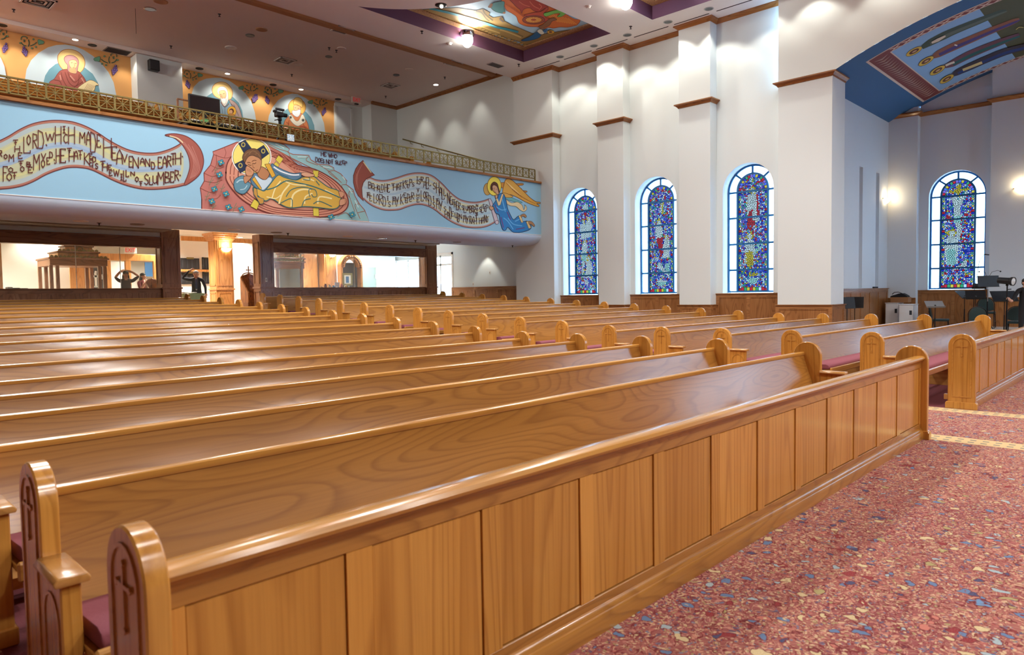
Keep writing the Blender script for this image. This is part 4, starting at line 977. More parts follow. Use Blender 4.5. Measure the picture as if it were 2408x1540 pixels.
# ================================================================= BALCONY FITTINGS
YR_=17.50; ZR0,ZR1=5.875,6.235; PX=.3306; XE_=19.52; NC=53
rail=thing('balcony_railing','long gilt metal railing with star lattice along the balcony front','railing',(XE_-NC*PX,YR_,5.775))
xs0=XE_-NC*PX
MB().box(xs0,XE_,YR_-.022,YR_+.022,ZR1-.035,ZR1).build('top_rail','brass_rail',rail,bevel=.005); MB().box(xs0,XE_,YR_-.018,YR_+.018,ZR0,ZR0+.032).build('bottom_rail','brass_rail',rail,bevel=.004)
p0=MB().box(xs0-.018,xs0+.018,YR_-.018,YR_+.018,ZR0,ZR1-.03).build('post','brass_rail',rail)
f0=MB().box(xs0-.02,xs0+.02,YR_-.02,YR_+.02,5.775,ZR0).build('foot','brass_rail',rail)
s=MB(); xc=xs0+PX/2; zc=(ZR0+ZR1)/2; hx=PX/2-.018; hz=(ZR1-ZR0)/2-.033; tw=.0075
def bar2(mb,a,b,w,y0,y1):
    L=math.hypot(b[0]-a[0],b[1]-a[1]); q=(-(b[1]-a[1])/L*w,(b[0]-a[0])/L*w)
    mb.prism([(a[0]+q[0],a[1]+q[1]),(b[0]+q[0],b[1]+q[1]),(b[0]-q[0],b[1]-q[1]),(a[0]-q[0],a[1]-q[1])],1,y0,y1)
for (dx,dz) in ((1,1),(1,-1),(0,1)): bar2(s,(xc-dx*hx,zc-dz*hz),(xc+dx*hx,zc+dz*hz),tw,YR_-.006,YR_+.006)
bar2(s,(xc-hx,zc),(xc+hx,zc),tw*.8,YR_-.006,YR_+.006); s.lathe([(.001,-.011),(.02,-.011),(.02,.011),(.001,.011)],(xc,YR_,zc),10,axis=1)
st0=s.build('star_lattice','brass_rail',rail)
for k in range(1,NC+1):
    c=p0.copy(); col.objects.link(c); c.location=(k*PX,0,0)
    if k%4==1 or k==NC: c=f0.copy(); col.objects.link(c); c.location=(k*PX,0,0)
    if k<NC: c=st0.copy(); col.objects.link(c); c.location=(k*PX,0,0)
# raked pews of the balcony
def bpew(L):
    t=thing('balcony_pew','x','pew')
    for x in (0,L-.06):
        MB().prism([(y,z) for y,z in end_outline(.15,.78)],0,x,x+.06).build('end_panel','oak_upright',t,smooth=True,bevel=.01)
    MB().prism([(-.10,.38),(.03,.80),(.07,.80),(-.06,.38)],0,.06,L-.06).build('backrest','oak_long',t)
    MB().box(.06,L-.06,.01,.085,.80,.83).build('back_cap','oak_cap',t,bevel=.008)
    MB().box(.06,L-.06,-.52,-.08,.36,.40).build('seat','oak_long',t); MB().box(.08,L-.08,-.51,-.1,.40,.46).build('seat_cushion','cushion_cloth',t,bevel=.02); return t
bp0=bpew(7.1); fst=True
for k in range(8):
    y,z=BR[k]
    for (x,wh) in ((1.9,'away from the window wall'),(9.6,'nearer the window wall')):
        o=bp0 if fst else dup(bp0); fst=False; o.location=(x,y+.72,z); o['label']='oak balcony pew, %s row behind the railing, %s'%(ORD[k],wh); o['category']='pew'; o['group']='raked oak pews on the balcony'
# handrail on the side wall
t=thing('handrail','brown metal handrail climbing the side wall above the balcony','handrail',(19.95,20.9,7.1))
hp=[(19.96,20.7,7.06),(19.96,26.05,8.815)]; MB().tube(hp,.028,10).build('rail','brass_rail',t,smooth=True)
for f in (.08,.3,.55,.75,.9):
    y=hp[0][1]+(hp[1][1]-hp[0][1])*f; z=hp[0][2]+(hp[1][2]-hp[0][2])*f; MB().tube([(19.96,y,z-.02),(19.98,y,z-.1),(20.09,y,z-.12)],.013,8).build('bracket','brass_rail',t,smooth=True)
# balcony door and its casing, exit sign, loudspeaker, grille
dm=MB(); pbox(dm,(792,252),(826,345),YO-.05,.05); d4=struct(dm.build('door_4','wall_paint_cool'))
m=MB(); pbox(m,(788,249),(792,345),YO-.08,.08); pbox(m,(826,253),(829,345),YO-.08,.08); pbox(m,(788,246),(829,252),YO-.08,.08); m.build('casing','wall_paint',d4)
m=MB(); c=aty(823,316,YO-.09); m.sphere(c,.05,10,8); m.build('door_handle','chrome',d4)
exit_sign((sx(839,235,26.5),26.5,szz(839,235,26.5)),.20,'ceiling-hung exit sign with red letters above the balcony door',True)
ysp=YJ-.12; p=aty(364,151,ysp); t=thing('loudspeaker','black box loudspeaker on the pilaster between the balcony saints','speaker',p)
m=MB(); pbox(m,(352,140),(376,165),ysp,.22); m.build('cabinet','black_plastic',t,bevel=.015); m=MB(); pbox(m,(354,142),(374,163),ysp-.012,.015); m.build('grille','charcoal',t); MB().tube([(p.x,ysp+.2,p.z),(p.x,YJ+.12,p.z)],.03).build('bracket','black_metal',t)
g0=atz(239,120,10.287); g1=atz(311,121,10.287); gx=MB(); gx.box(g0.x,g1.x,26.70,27.25,10.27,10.2865); o=gx.build('air_grille','grey_vent',loc=(g0.x,26.7,10.287)); tag(o,'wide grey air grille in the soffit above the balcony saints','vent')
for i in range(9): MB().box(g0.x+.03,g1.x-.03,26.73+i*.056,26.755+i*.056,10.262,10.27).build('slat','charcoal',o)
# television, console and chair on the balcony
yt_=18.1; c00=aty(443,220,yt_); 
t=thing('television','large black television on the balcony beside the pilaster','television',(aty(480,262,yt_).x,yt_,aty(480,262,yt_).z-.1))
xa,xb_=sx(444,240,yt_),sx(518,245,yt_); za,zb_=szz(480,262,yt_),szz(480,226,yt_); W_=xb_-xa
plain('screen_glass','0a0c10',.06,spec=.8)
MB().box(xa,xb_,yt_,yt_+.06,za-.06,zb_).build('housing','black_plastic',t,bevel=.012); MB().box(xa+.03,xb_-.03,yt_-.004,yt_,za-.02,zb_-.03).build('screen','screen_glass',t); MB().box((xa+xb_)/2-.05,(xa+xb_)/2+.05,yt_+.02,yt_+.05,za-.35,za-.05).build('stand','black_metal',t)
MB().box((xa+xb_)/2-.25,(xa+xb_)/2+.25,yt_-.1,yt_+.15,za-.37,za-.35).build('base','black_metal',t)
dz=za-.37; x0_,x1_=sx(420,270,yt_),sx(580,285,yt_)
t=thing('mixing_desk','black control desk with papers behind the balcony railing','desk',((x0_+x1_)/2,yt_-.2,BR[0][1]))
MB().box(x0_,x1_,yt_-.45,yt_+.35,dz-.05,dz).build('top','black_plastic',t,bevel=.01)
for x in (x0_+.03,x1_-.07): MB().box(x,x+.04,yt_-.4,yt_+.3,BR[0][1],dz-.05).build('side','black_plastic',t)
MB().box(x0_+.03,x1_-.03,yt_+.2,yt_+.22,BR[0][1],dz-.05).build('back_panel','charcoal',t)
cns=MB(); cns.prism([(yt_-.4,dz),(yt_-.12,dz),(yt_-.12,dz+.12),(yt_-.4,dz+.03)],0,x0_+.9,x1_-.3); mc=cns.build('sound_console','charcoal',loc=(x0_+.9,yt_-.4,dz)); tag(mc,'sloping sound mixing console on the black balcony desk','console')
for i in range(12):
    x=x0_+1.0+i*(x1_-x0_-1.5)/12; MB().box(x,x+.02,yt_-.34,yt_-.30,dz+.05,dz+.07).build('fader','white_plastic',mc)
gp=MB().box(sx(475,265,yt_-.3),sx(488,267,yt_-.3),yt_-.35,yt_-.1,dz+.0,dz+.09); plain('green_paper','5a9a58',.7); tag(gp.build('green_box','green_paper',loc=(sx(475,265,yt_-.3),yt_-.35,dz)),'small green box on the balcony desk','box')
xw0=sx(446,262,yt_-.3); tag(MB().box(xw0,xw0+.22,yt_-.4,yt_-.12,dz,dz+.03).build('paper_stack','white_plastic',loc=(xw0,yt_-.4,dz)),'white stack of paper on the balcony desk','paper')
fr_=MB(); pbox(fr_,(417,233),(421,285),yt_+.9,.04); pbox(fr_,(417,233),(447,236),yt_+.9,.04); t=tag(fr_.build('wooden_rail','dark_wood',loc=(sx(417,260,yt_+.9),yt_+.9,BR[1][1])),'dark wooden barrier rail behind the television','rail')
# video camera on a tripod
yv=18.15; c=aty(659,268,yv); t=thing('video_camera','black video camera on a tripod behind the railing','camera',(c.x,yv,BR[0][1]))
s=1.0
MB().box(c.x-.14,c.x+.05,yv-.1,yv+.1,c.z-.09,c.z+.04).build('body','black_plastic',t,bevel=.02)
MB().lathe([(.001,0),(.07,0),(.075,.02),(.055,.05),(.055,.16),(.001,.16)],(c.x+.02,yv-.02,c.z-.02),14,axis=0).build('lens','black_metal',t,smooth=True)
MB().tube([(c.x-.10,yv,c.z+.04),(c.x-.10,yv,c.z+.10),(c.x+.08,yv,c.z+.10),(c.x+.08,yv,c.z+.04)],.016,8).build('handle','black_plastic',t)
MB().lathe([(.001,-.13),(.03,-.13),(.03,.12),(.001,.12)],(c.x,yv,c.z+.125),10,axis=0).build('microphone','charcoal',t,smooth=True)
MB().box(c.x-.2,c.x-.12,yv-.05,yv+.05,c.z+.02,c.z+.08).build('viewfinder','black_plastic',t,bevel=.01)
MB().lathe([(.001,-.09),(.05,-.09),(.06,-.17),(.04,-.2),(.04,-.3),(.001,-.3)],(c.x-.02,yv,c.z),12).build('tripod_head','black_metal',t)
for a in (90,210,330):
    q=math.radians(a); MB().tube([(c.x-.02,yv,c.z-.26),(c.x-.02+.38*math.cos(q),yv+.38*math.sin(q),BR[0][1]+.005)],[.024,.016],8).build('tripod_leg','black_metal',t)
MB().tube([(c.x-.05,yv-.02,c.z-.16),(c.x-.25,yv-.15,c.z-.24)],.012,8).build('pan_handle','black_metal',t)
# patterned blue card hung on the railing
m=MB(); 
def cardpat():
    m_,nt,b=nmat('card_pattern'); g=NT(nt); tc=nt.nodes.new('ShaderNodeTexCoord'); v=g.n('ShaderNodeTexVoronoi',Vector=tc.outputs['Object'],Scale=45.0)
    nt.links.new(g.ramp(v.outputs['Distance'],[(0,srgb('3f7fb0')),(.4,srgb('a9cfe6')),(.7,srgb('eef4f6'))]),b.inputs['Base Color'])
cardpat()
pbox(m,(676,316),(692,331.5),YB-.075,.012); c=aty(684,331,YB-.075); tag(m.build('patterned_card','card_pattern',loc=c),'light blue patterned card hanging on the balcony ledge','card')
# ---- ceiling fittings
def disc(px,py,z,r,mat,label,group,name='ceiling_speaker',h=.015):
    p=atz(px,py,z); o=MB().lathe([(.001,-h),(r*.82,-h),(r*.86,-h*1.4),(r,-h*.9),(r,0)],(p.x,p.y,z),18).build(name,mat,loc=(p.x,p.y,z),smooth=True); return tag(o,label,'ceiling fitting',group)
def vent(px,py,z,s,label):
    p=atz(px,py,z); t=thing('ceiling_vent',label,'vent',(p.x,p.y,z),'square ceiling vents'); 
    for k in range(4):
        a=s*(1-k*.24); m=MB()
        for (x0,x1,y0,y1) in ((-a,a,-a,-a+.05),(-a,a,a-.05,a),(-a,-a+.05,-a,a),(a-.05,a,-a,a)): m.box(p.x+x0,p.x+x1,p.y+y0,p.y+y1,z-.03+k*.006,z-.012+k*.006)
        m.build('louvre','ceiling_paint' if k%2==0 else 'grey_vent',t)
    MB().box(p.x-s,p.x+s,p.y-s,p.y+s,z-.004,z+.004).build('duct','dark_slot',t)
def sprink(px,py,z,label):
    p=atz(px,py,z); t=thing('sprinkler',label,'sprinkler',(p.x,p.y,z),'ceiling sprinklers')
    MB().lathe([(.05,0),(.05,-.008),(.02,-.01),(.018,-.05),(.001,-.05)],(p.x,p.y,z),10).build('body','charcoal',t); MB().lathe([(.001,-.075),(.035,-.075),(.035,-.08),(.001,-.08)],(p.x,p.y,z),10).build('deflector','charcoal',t); MB().tube([(p.x,p.y,z-.05),(p.x,p.y,z-.075)],.008,6).build('stem','charcoal',t)
G='round fittings in the balcony ceiling'
for (x,y,r,mt,l) in ((615,69,.19,'tan_band','tan round speaker in the balcony ceiling'),(588,83,.15,'fixture_dim','grey unlit downlight beside the tan ceiling speaker'),(543,112,.2,'ceiling_paint','white round speaker, nearest of the pair to the loudspeaker box'),(773,133,.13,'fixture_dim','grey unlit downlight beyond the square vent'),(702,152,.17,'ceiling_paint','white round speaker touching the square vent'),(353,21,.18,'chrome','chrome unlit downlight beside the hanging wire'),(962,163,.16,'ceiling_dim','flat round speaker before the drop beam'),(932,176,.13,'fixture_dim','grey unlit downlight near the side wall crown'),(378,3,.2,'tan_band','tan round speaker beside the chrome downlight'),(803,114,.16,'ceiling_dim','flat round speaker beside the drop beam')):
    disc(x,y,ZB,r,mt,l,G)
p=atz(1025,199,ZB); downlight((p.x,p.y,ZB),.13,'glow_white','glowing downlight close to the side wall of the balcony','lit balcony downlights'); spot((p.x,p.y,ZB-.05),(p.x+.3,p.y,5),110,70,.7,WARM,.05)
for y in (21.0,24.6): spot((19.5,y,ZB-.05),(19.75,y,5),60,70,.7,WARM,.05)
for (x,y,s_,l) in ((670,142,.32,'square louvred vent beside the white ceiling speaker'),(918,201,.3,'square louvred vent near the balcony side wall'),(1067,148,.28,'square louvred vent beside the drop beam end'),(805,70,.3,'square louvred vent at the drop beam'),(90,3,.4,'square louvred vent over the balcony railing')): vent(x,y,ZB,s_,l)
for i,(x,y) in enumerate(((32,22),(516,33),(402,108),(686,175),(1046,181),(774,112),(791,118),(907,226))): sprink(x,y,ZB,'small sprinkler head in the balcony ceiling')
for i,(x,y) in enumerate(((992,73),(1220,151),(1483,62))): sprink(x,y,ZC,'small sprinkler head in the main ceiling, %s from the drop beam'%ORD[i])
for i,(x,y) in enumerate(((233,524),(677,548),(977,565),(1205,577))): sprink(x,y,3.44,'small sprinkler head under the balcony edge')
p0_=atz(318,20,ZB); tag(MB().tube([(p0_.x,p0_.y,ZB),(p0_.x,p0_.y,ZB-.75)],.006,6).build('hanging_wire','black_metal',loc=(p0_.x,p0_.y,ZB)),'thin black wire hanging from the balcony ceiling','wire')
for i,(x,y) in enumerate(((217,106),(469,161),(642,199),(795,233),(5,59))): disc(x,y,10.287,.14,'black_plastic','black unlit downlight in the soffit, %s along the balcony saints'%ORD[i],'unlit soffit downlights','downlight')
p=atz(1037,12,ZC); t=thing('downlight','black recessed downlight with bright core on the dome ring','ceiling light',(p.x,p.y,ZC)); MB().lathe([(.001,-.02),(.12,-.02),(.16,-.012),(.17,0)],p,18).build('trim_ring','black_plastic',t,smooth=True); MB().sphere((p.x+.02,p.y,ZC-.03),.05,10,8).build('bulb','glow_white',t)
for (x,y,l) in ((1057,102,'smoke detector beside the lit coffer lamp'),(1383,15,'smoke detector between the two coffers')):
    p=atz(x,y,ZC); t=thing('smoke_detector',l,'detector',(p.x,p.y,ZC),'smoke detectors'); MB().lathe([(.001,-.06),(.05,-.06),(.075,-.035),(.09,0)],p,14).build('dome','white_plastic',t,smooth=True); MB().lathe([(.11,-.012),(.11,0)],p,14).build('base','white_plastic',t)
p=atz(1165,153,ZC); o=tag(MB().box(p.x-.3,p.x+.3,p.y-.15,p.y+.15,ZC-.015,ZC+.002).build('air_grille','grey_vent',loc=p),'small grey air grille beside the coffer corner','vent')
for i in range(5): MB().box(p.x-.27,p.x+.27,p.y-.12+i*.055,p.y-.10+i*.055,ZC-.022,ZC-.015).build('slat','charcoal',o)
# coffer flood lamps: hooded lamps on the coffer edge shining up on the painting
def flood(x,y,label,aim):
    z=ZC+.0; t=thing('flood_lamp',label,'lamp',(x,y,z),'coffer flood lamps')
    MB().lathe([(.19,.10),(.225,.14),(.235,.26),(.215,.26),(.18,.12)],(x,y,z+.02),18).build('hood','chrome',t,smooth=True); MB().sphere((x,y,z+.02),.19,16,10,rz=.25).build('bulb','glow_flood',t,smooth=True)
    spot((x,y,z+.3),aim,COFF,120,.6,(1,.95,.88),.12)
plain('glow_flood','fff8ee',.5,emit=45)
fx=atz(1098,95,ZC); flood(fx.x,C1[1]-.2,'brilliant flood lamp on the edge of the chariot coffer',(fx.x-.2,C1[1]-1.2,CI))
fx=atz(1487,-2,ZC); flood(fx.x,C2[1]-.2,'brilliant flood lamp on the edge of the second coffer',(fx.x,C2[1]-1.2,CI))
G='round fittings under the balcony edge'
for i,(x,y,m_,l) in enumerate(((190,519,'ceiling_paint','white disc'),(323,527,'grey_vent','grey ring'),(550,539,'ceiling_paint','white disc'),(650,546,'grey_vent','grey ring'),(818,555,'ceiling_paint','white disc'),(898,560,'chrome','bright chrome ring'),(1074,569,'grey_vent','grey ring'))):
    disc(x,y,3.44,.16,m_,'%s fitting under the balcony edge, %s from the window wall'%(l,ORD[6-i]),G)
# ================================================================= PAINTINGS (flat paint on the walls and ceilings)
def vaultpt(px,py,off=0):
    d=ray(px,py); a=d.y*d.y+d.z*d.z; oy,oz=-VC[0],1.6-VC[1]; b=2*(oy*d.y+oz*d.z); R_=VR-off; c=oy*oy+oz*oz-R_*R_
    t=(-b+math.sqrt(b*b-4*a*c))/(2*a); return CAM+d*t
def crop(ox,oy,s): return lambda p:(ox+p[0]/s,oy+p[1]/s)
def onplane(kind,v):
    if kind=='y': return lambda q,l: aty(q[0],q[1],v-.002-.0003*l)
    if kind=='z': return lambda q,l: atz(q[0],q[1],v-.003-.0003*l)
    return lambda q,l: vaultpt(q[0],q[1],.010+.0008*l)
def cr_(pts,closed=True,k=4):
    n=len(pts); out=[]
    rng=range(n) if closed else range(n-1)
    for i in rng:
        p0,p1,p2,p3=[pts[(i+j)%n] if closed else pts[min(max(i+j,0),n-1)] for j in (-1,0,1,2)]
        for q in range(k):
            t=q/k; out.append(tuple(.5*((2*p1[a])+(-p0[a]+p2[a])*t+(2*p0[a]-5*p1[a]+4*p2[a]-p3[a])*t*t+(-p0[a]+3*p1[a]-3*p2[a]+p3[a])*t**3) for a in (0,1)))
    if not closed: out.append(pts[-1])
    return out
class Mural:
    def __init__(s,cropf,place): s.c=cropf; s.pl=place; s.mb=MB(); s.mats=[]; s.l=0
    def mi(s,c):
        n='paint_'+c
        if n not in MATS: plain(n,c,.8)
        if n not in s.mats: s.mats.append(n)
        return s.mats.index(n)
    def P(s,c,pts,smooth=True,ol=None,ow=8,lay=None):
        s.l+=1; L=s.l if lay is None else lay
        q=cr_(pts) if smooth else pts
        s.mb.add([s.pl(s.c(p),L) for p in q],[tuple(range(len(q)))],s.mi(c))
        if ol: s.S(ol,list(q)+[q[0],q[1]],ow,False)
        return s
    def E(s,c,x,y,a,b,n=28,ol=None,ow=6): return s.P(c,[(x+a*math.cos(2*math.pi*i/n),y+b*math.sin(2*math.pi*i/n)) for i in range(n)],False,ol,ow)
    def S(s,c,pts,w,smooth=True,newl=True):
        if newl: s.l+=1
        q=cr_(pts,False) if smooth else pts; n=len(q); L=[];R_=[]
        for i,p in enumerate(q):
            a=q[max(i-1,0)]; b=q[min(i+1,n-1)]; l=math.hypot(b[0]-a[0],b[1]-a[1]) or 1; nx,ny=-(b[1]-a[1])/l,(b[0]-a[0])/l
            ww=0 if isinstance(w,list) else (w[0]+(w[1]-w[0])*i/(n-1) if isinstance(w,tuple) else w)/2
            if isinstance(w,list):
                t=i/(n-1)*(len(w)-1); j=min(int(t),len(w)-2); ww=(w[j]+(w[j+1]-w[j])*(t-j))/2
            L.append((p[0]+nx*ww,p[1]+ny*ww)); R_.append((p[0]-nx*ww,p[1]-ny*ww))
        s.mb.add([s.pl(s.c(p),s.l) for p in L+R_],[(i,i+1,n+i+1,n+i) for i in range(n-1)],s.mi(c)); return s
    def done(s,name,parent,label=None):
        o=s.mb.build(name,s.mats,parent,fixn=False)
        if label: o['label']=label
        return o
# stroke lettering: tall drawn capitals
GL={'A':[[(0,1),(.15,.3),(.5,0),(.85,.3),(1,1)],[(.1,.6),(.9,.6)]],'B':[[(0,0),(0,1)],[(0,0),(.8,.08),(.8,.4),(0,.47)],[(0,.47),(1,.6),(.95,.92),(0,1)]],'C':[[(1,.12),(.5,0),(0,.35),(.05,.75),(.5,1),(1,.88)]],
'D':[[(.1,0),(.1,1)],[(.1,0),(.75,.12),(1,.6),(.8,1),(.1,1)]],'E':[[(.1,0),(.1,1)],[(.1,0),(.95,0),(.95,.1)],[(.1,.48),(.7,.48)],[(.1,1),(1,1),(1,.88)]],'F':[[(.1,0),(.1,1)],[(.1,0),(1,0),(1,.12)],[(.1,.42),(.75,.42)]],
'G':[[(1,.12),(.5,0),(0,.35),(.05,.75),(.5,1),(1,.9),(1,.55),(.6,.55)]],'H':[[(0,0),(0,1)],[(1,0),(1,1)],[(0,.5),(1,.45)]],'I':[[(.5,0),(.5,1)],[(.1,0),(.9,0)],[(.1,1),(.9,1)],[(.2,.5),(.8,.5)]],'K':[[(0,0),(0,1)],[(1,0),(.05,.5),(1,1)]],
'L':[[(.05,0),(.05,1),(1,1),(1,.85)]],'M':[[(0,1),(.05,0),(.5,.55),(.95,0),(1,1)]],'N':[[(0,1),(0,0),(1,1),(1,0)]],'O':[[(.5,0),(.05,.3),(.05,.7),(.5,1),(.95,.7),(.95,.3),(.5,0)]],'P':[[(.05,1),(.05,0),(.9,.08),(.95,.42),(.05,.52)]],
'R':[[(.05,1),(.05,0),(.9,.08),(.9,.4),(.05,.5)],[(.3,.5),(1,1)]],'S':[[(.95,.15),(.5,0),(.08,.2),(.2,.42),(.85,.6),(.9,.85),(.5,1),(.05,.85)]],'T':[[(0,.05),(1,.0)],[(.5,.02),(.5,1)],[(.25,.5),(.75,.5)]],'U':[[(.05,0),(.05,.8),(.4,1),(.95,.8),(.95,0)],[(.95,.7),(.95,1)]],
'V':[[(0,0),(.5,1),(1,0)]],'W':[[(0,0),(.25,1),(.5,.2),(.75,1),(1,0)]],'Y':[[(0,0),(.5,.5),(1,0)],[(1,0),(.3,1)]],'.':[[(.3,.3),(.7,.7)]]}
def letters(M,c,w,data):
    for (ch,x0,x1,y0,y1) in data:
        M.l=40
        for st in GL[ch]:
            q=[(x0+(x1-x0)*u,y0+(y1-y0)*v) for u,v in st]
            for a,b in zip(q[:-1],q[1:]):
                l=math.hypot(b[0]-a[0],b[1]-a[1]) or 1; e=((b[0]-a[0])/l*w*.3,(b[1]-a[1])/l*w*.3); M.S(c,[(a[0]-e[0],a[1]-e[1]),(b[0]+e[0],b[1]+e[1])],w,False,False)
def parse(txt):
    out=[]
    for tk in txt.split():
        ch,r=tk[0],tk[1:].split(','); out.append((ch,)+tuple(float(v) for v in r))
    return out
BL=onplane('y',YB)
cA=crop(0,200,3.7625); cC=crop(440,280,4.816); cD=crop(800,340,4.816)
# --- left scroll
M=Mural(cA,BL)
top=[(-40,505),(0,490),(80,450),(170,395),(280,345),(400,318),(520,312),(640,325),(760,365),(870,425),(960,485),(1060,540),(1160,580),(1270,600),(1380,600),(1480,575),(1560,540),(1600,515)]
bot=[(1630,885),(1540,905),(1400,920),(1260,918),(1130,890),(1010,845),(900,790),(800,745),(700,728),(600,730),(500,755),(400,795),(300,850),(200,890),(90,912),(0,920),(-40,925)]
rgt=[(1640,570),(1670,640),(1680,720),(1660,800)]
M.P('b9bd9c',cr_(top,False)+rgt+cr_(bot,False),False)
mid=[(-40,722),(0,710),(100,680),(200,640),(300,590),(420,545),(540,530),(660,540),(770,575),(860,630),(950,680),(1050,720),(1170,745),(1300,745),(1420,740),(1600,735)]
def lerp(a,b,t): return (a[0]+(b[0]-a[0])*t,a[1]+(b[1]-a[1])*t)
M.S('a9b9bb',[(x,y+42) for x,y in top],46); M.S('a9b9bb',[(x,y-42) for x,y in bot],46)
M.S('c4c48f',[(x,y+105) for x,y in top[:-2]],26); M.S('c4c48f',[(x,y-105) for x,y in bot[2:]],30)
M.S('9db2c6',mid,50); M.S('8fa9c4',[(x,y+8) for x,y in mid],16)
M.S('9db8c4',[(1600,530),(1640,600),(1650,700),(1640,790),(1610,880)],50)
M.S('a8705e',[(x,y+12) for x,y in top],20); M.S('a8705e',[(x,y-12) for x,y in bot],20)
M.S('6b2b2a',top,9); M.S('6b2b2a',bot,9)
M.P('9a5448',[(1460,443),(1540,430),(1640,450),(1720,500),(1775,570),(1800,650),(1795,720),(1765,790),(1700,850),(1630,885),(1660,800),(1680,720),(1670,640),(1640,570),(1600,515),(1540,465)],True,'6b2b2a',8)
for k in range(5): M.S('b3756a',[(1560+k*35,470+k*18),(1660+k*22,560+k*25),(1715+k*12,690+k*15),(1680+k*10,830-k*5)],6)
M.S('d8c8a0',[(1500,450),(1570,470),(1620,510)],10)
M.done('painted_scroll',wall_b,'painted scroll of scripture curling beside the sleeping figure')
M=Mural(cA,BL)
letters(M,'5e221e',8.5,parse('R-6,18,578,632 O35,65,612,652 M80,122,615,675 T118,158,485,530 H132,175,540,590 E160,195,598,648 L208,268,460,600 O238,270,442,530 R290,330,430,560 D332,388,400,558 .402,420,515,545 W405,480,420,490 H490,540,365,520 I555,580,365,422 C565,597,432,512 H607,660,370,520 M705,752,420,512 A765,800,412,530 D797,850,415,592 E857,890,437,548 H917,985,470,640 E988,1035,545,660 A1032,1085,570,700 V1082,1125,612,680 E1140,1175,630,725 N1178,1225,640,735 A1242,1278,645,700 N1287,1325,652,720 D1337,1370,680,740 E1397,1430,637,735 A1440,1475,630,730 R1480,1515,625,720 T1515,1550,602,705 H1553,1600,600,700 .1606,1622,622,642 '
'F25,65,720,850 O75,115,730,770 O60,105,780,845 T108,150,770,830 T165,205,670,715 O180,215,720,765 B237,270,680,720 E247,285,725,775 M297,350,615,750 O366,396,658,730 V366,405,605,652 E412,440,642,700 D437,466,590,640 .472,490,650,670 .478,494,682,700 H497,530,565,690 E534,580,565,685 T595,635,557,600 H612,655,588,675 A657,690,582,655 T692,730,577,655 K747,790,600,700 E792,815,608,650 E792,818,660,715 P820,848,632,730 S842,868,692,740 T890,930,672,720 H907,950,692,760 E957,985,707,747 E966,992,757,800 W1005,1055,747,805 I1065,1085,787,840 L1092,1115,757,850 L1114,1138,752,810 N1157,1190,767,800 O1197,1225,812,855 T1232,1260,852,890 S1277,1315,787,880 L1322,1350,817,880 U1352,1390,802,870 M1397,1450,772,880 B1462,1500,767,865 E1507,1537,767,860 R1547,1582,752,845 .1586,1602,788,808'))
M.done('scroll_lettering',wall_b)
# --- rock, bed and sleeping figure
M=Mural(cC,BL)
M.P('b9736a',[(165,1022),(165,900),(150,780),(195,700),(190,610),(265,520),(300,400),(290,370),(420,320),(560,262),(760,240),(1000,300),(1300,560),(1500,800),(1300,1112),(900,1078)],False,'7a332c',10)
M.P('8fbcc0',[(830,250),(900,248),(1000,255),(1100,290),(1160,340),(1140,375),(1200,400),(1380,410),(1400,460),(1480,510),(1600,520),(1660,550),(1665,580),(1740,620),(1810,700),(1800,740),(1880,800),(1900,870),(1950,960),(2010,1030),(2062,1162),(1800,1144),(1500,1122),(1800,900),(1500,600),(1200,450)],False,'9a5a48',9)
for p in ([(420,320),(440,380),(420,440)],[(300,400),(420,440),(490,430)],[(265,520),(350,560),(420,540)],[(190,610),(280,650),(330,640)],[(195,700),(300,720),(400,690)],[(150,780),(260,830),(330,800)],[(240,900),(330,900),(380,860)],[(330,400),(330,520),(280,600)]): M.S('8a463c',p,6)
for p in ([(900,270),(1020,330),(1150,370)],[(950,320),(1080,420),(1230,500)],[(1150,370),(1180,440),(1300,520)],[(1380,420),(1350,470),(1480,520)],[(1500,520),(1620,600),(1750,720)],[(1660,580),(1600,600),(1700,680)],[(1800,740),(1750,760),(1850,900)],[(1880,820),(1830,840),(1900,1050)],[(1950,960),(1900,980),(1960,1130)],[(2010,1040),(1930,1060)],[(1700,1100),(1800,1060),(1870,1130)]): M.S('a5694e',p,6)
for p in ([(1000,280),(1100,330)],[(1250,430),(1350,430)],[(1540,540),(1640,560)],[(1760,650),(1790,690)],[(1830,780),(1870,840)],[(1900,920),(1940,1000)]): M.S('c4e0e0',p,12)
bed=[(440,620),(450,520),(490,440),(560,380),(760,330),(930,350),(1100,440),(1250,520),(1450,570),(1620,660),(1740,760),(1810,870),(1825,960),(1790,1030),(1700,1080),(1500,1110),(1200,1100),(950,1070),(750,990),(600,890),(500,780),(445,690)]
M.P('cf8f78',bed,True,'6e2a24',13)
def sh(k,dx=0,dy=0): return [(1130+(x-1130)*k+dx,720+(y-720)*k+dy) for x,y in bed]
M.S('7e372c',cr_(sh(.93)),9,False); M.S('7e372c',cr_(sh(.87)),7,False); M.P('d49a82',sh(.80),True,'6e2a24',10)
for k in range(5): M.S('b4674f',[(960+k*28,400-k*4),(1120+k*30,520+k*6),(1240+k*10,620)],7)
for q in ([(1000,460),(1035,410),(1090,450),(1050,510)],[(975,520),(1005,480),(1045,520),(1015,560)],[(1425,580),(1490,585),(1480,660),(1432,650)],[(1425,1000),(1490,1005),(1495,1100),(1430,1095)],[(715,985),(760,905),(820,945),(790,1025)]): M.P('d9c84a',q,False,'5e4a1c',5)
M.E('f4f2e6',730,425,226,214); M.E('e6d873',730,425,212,200,ol='2b3550',ow=5)
for q in ([(578,272),(658,234),(745,350),(640,385)],[(775,350),(868,292),(930,392),(845,455)],[(538,508),(640,458),(700,560),(600,612)]): M.P('1c2a48',q,False)
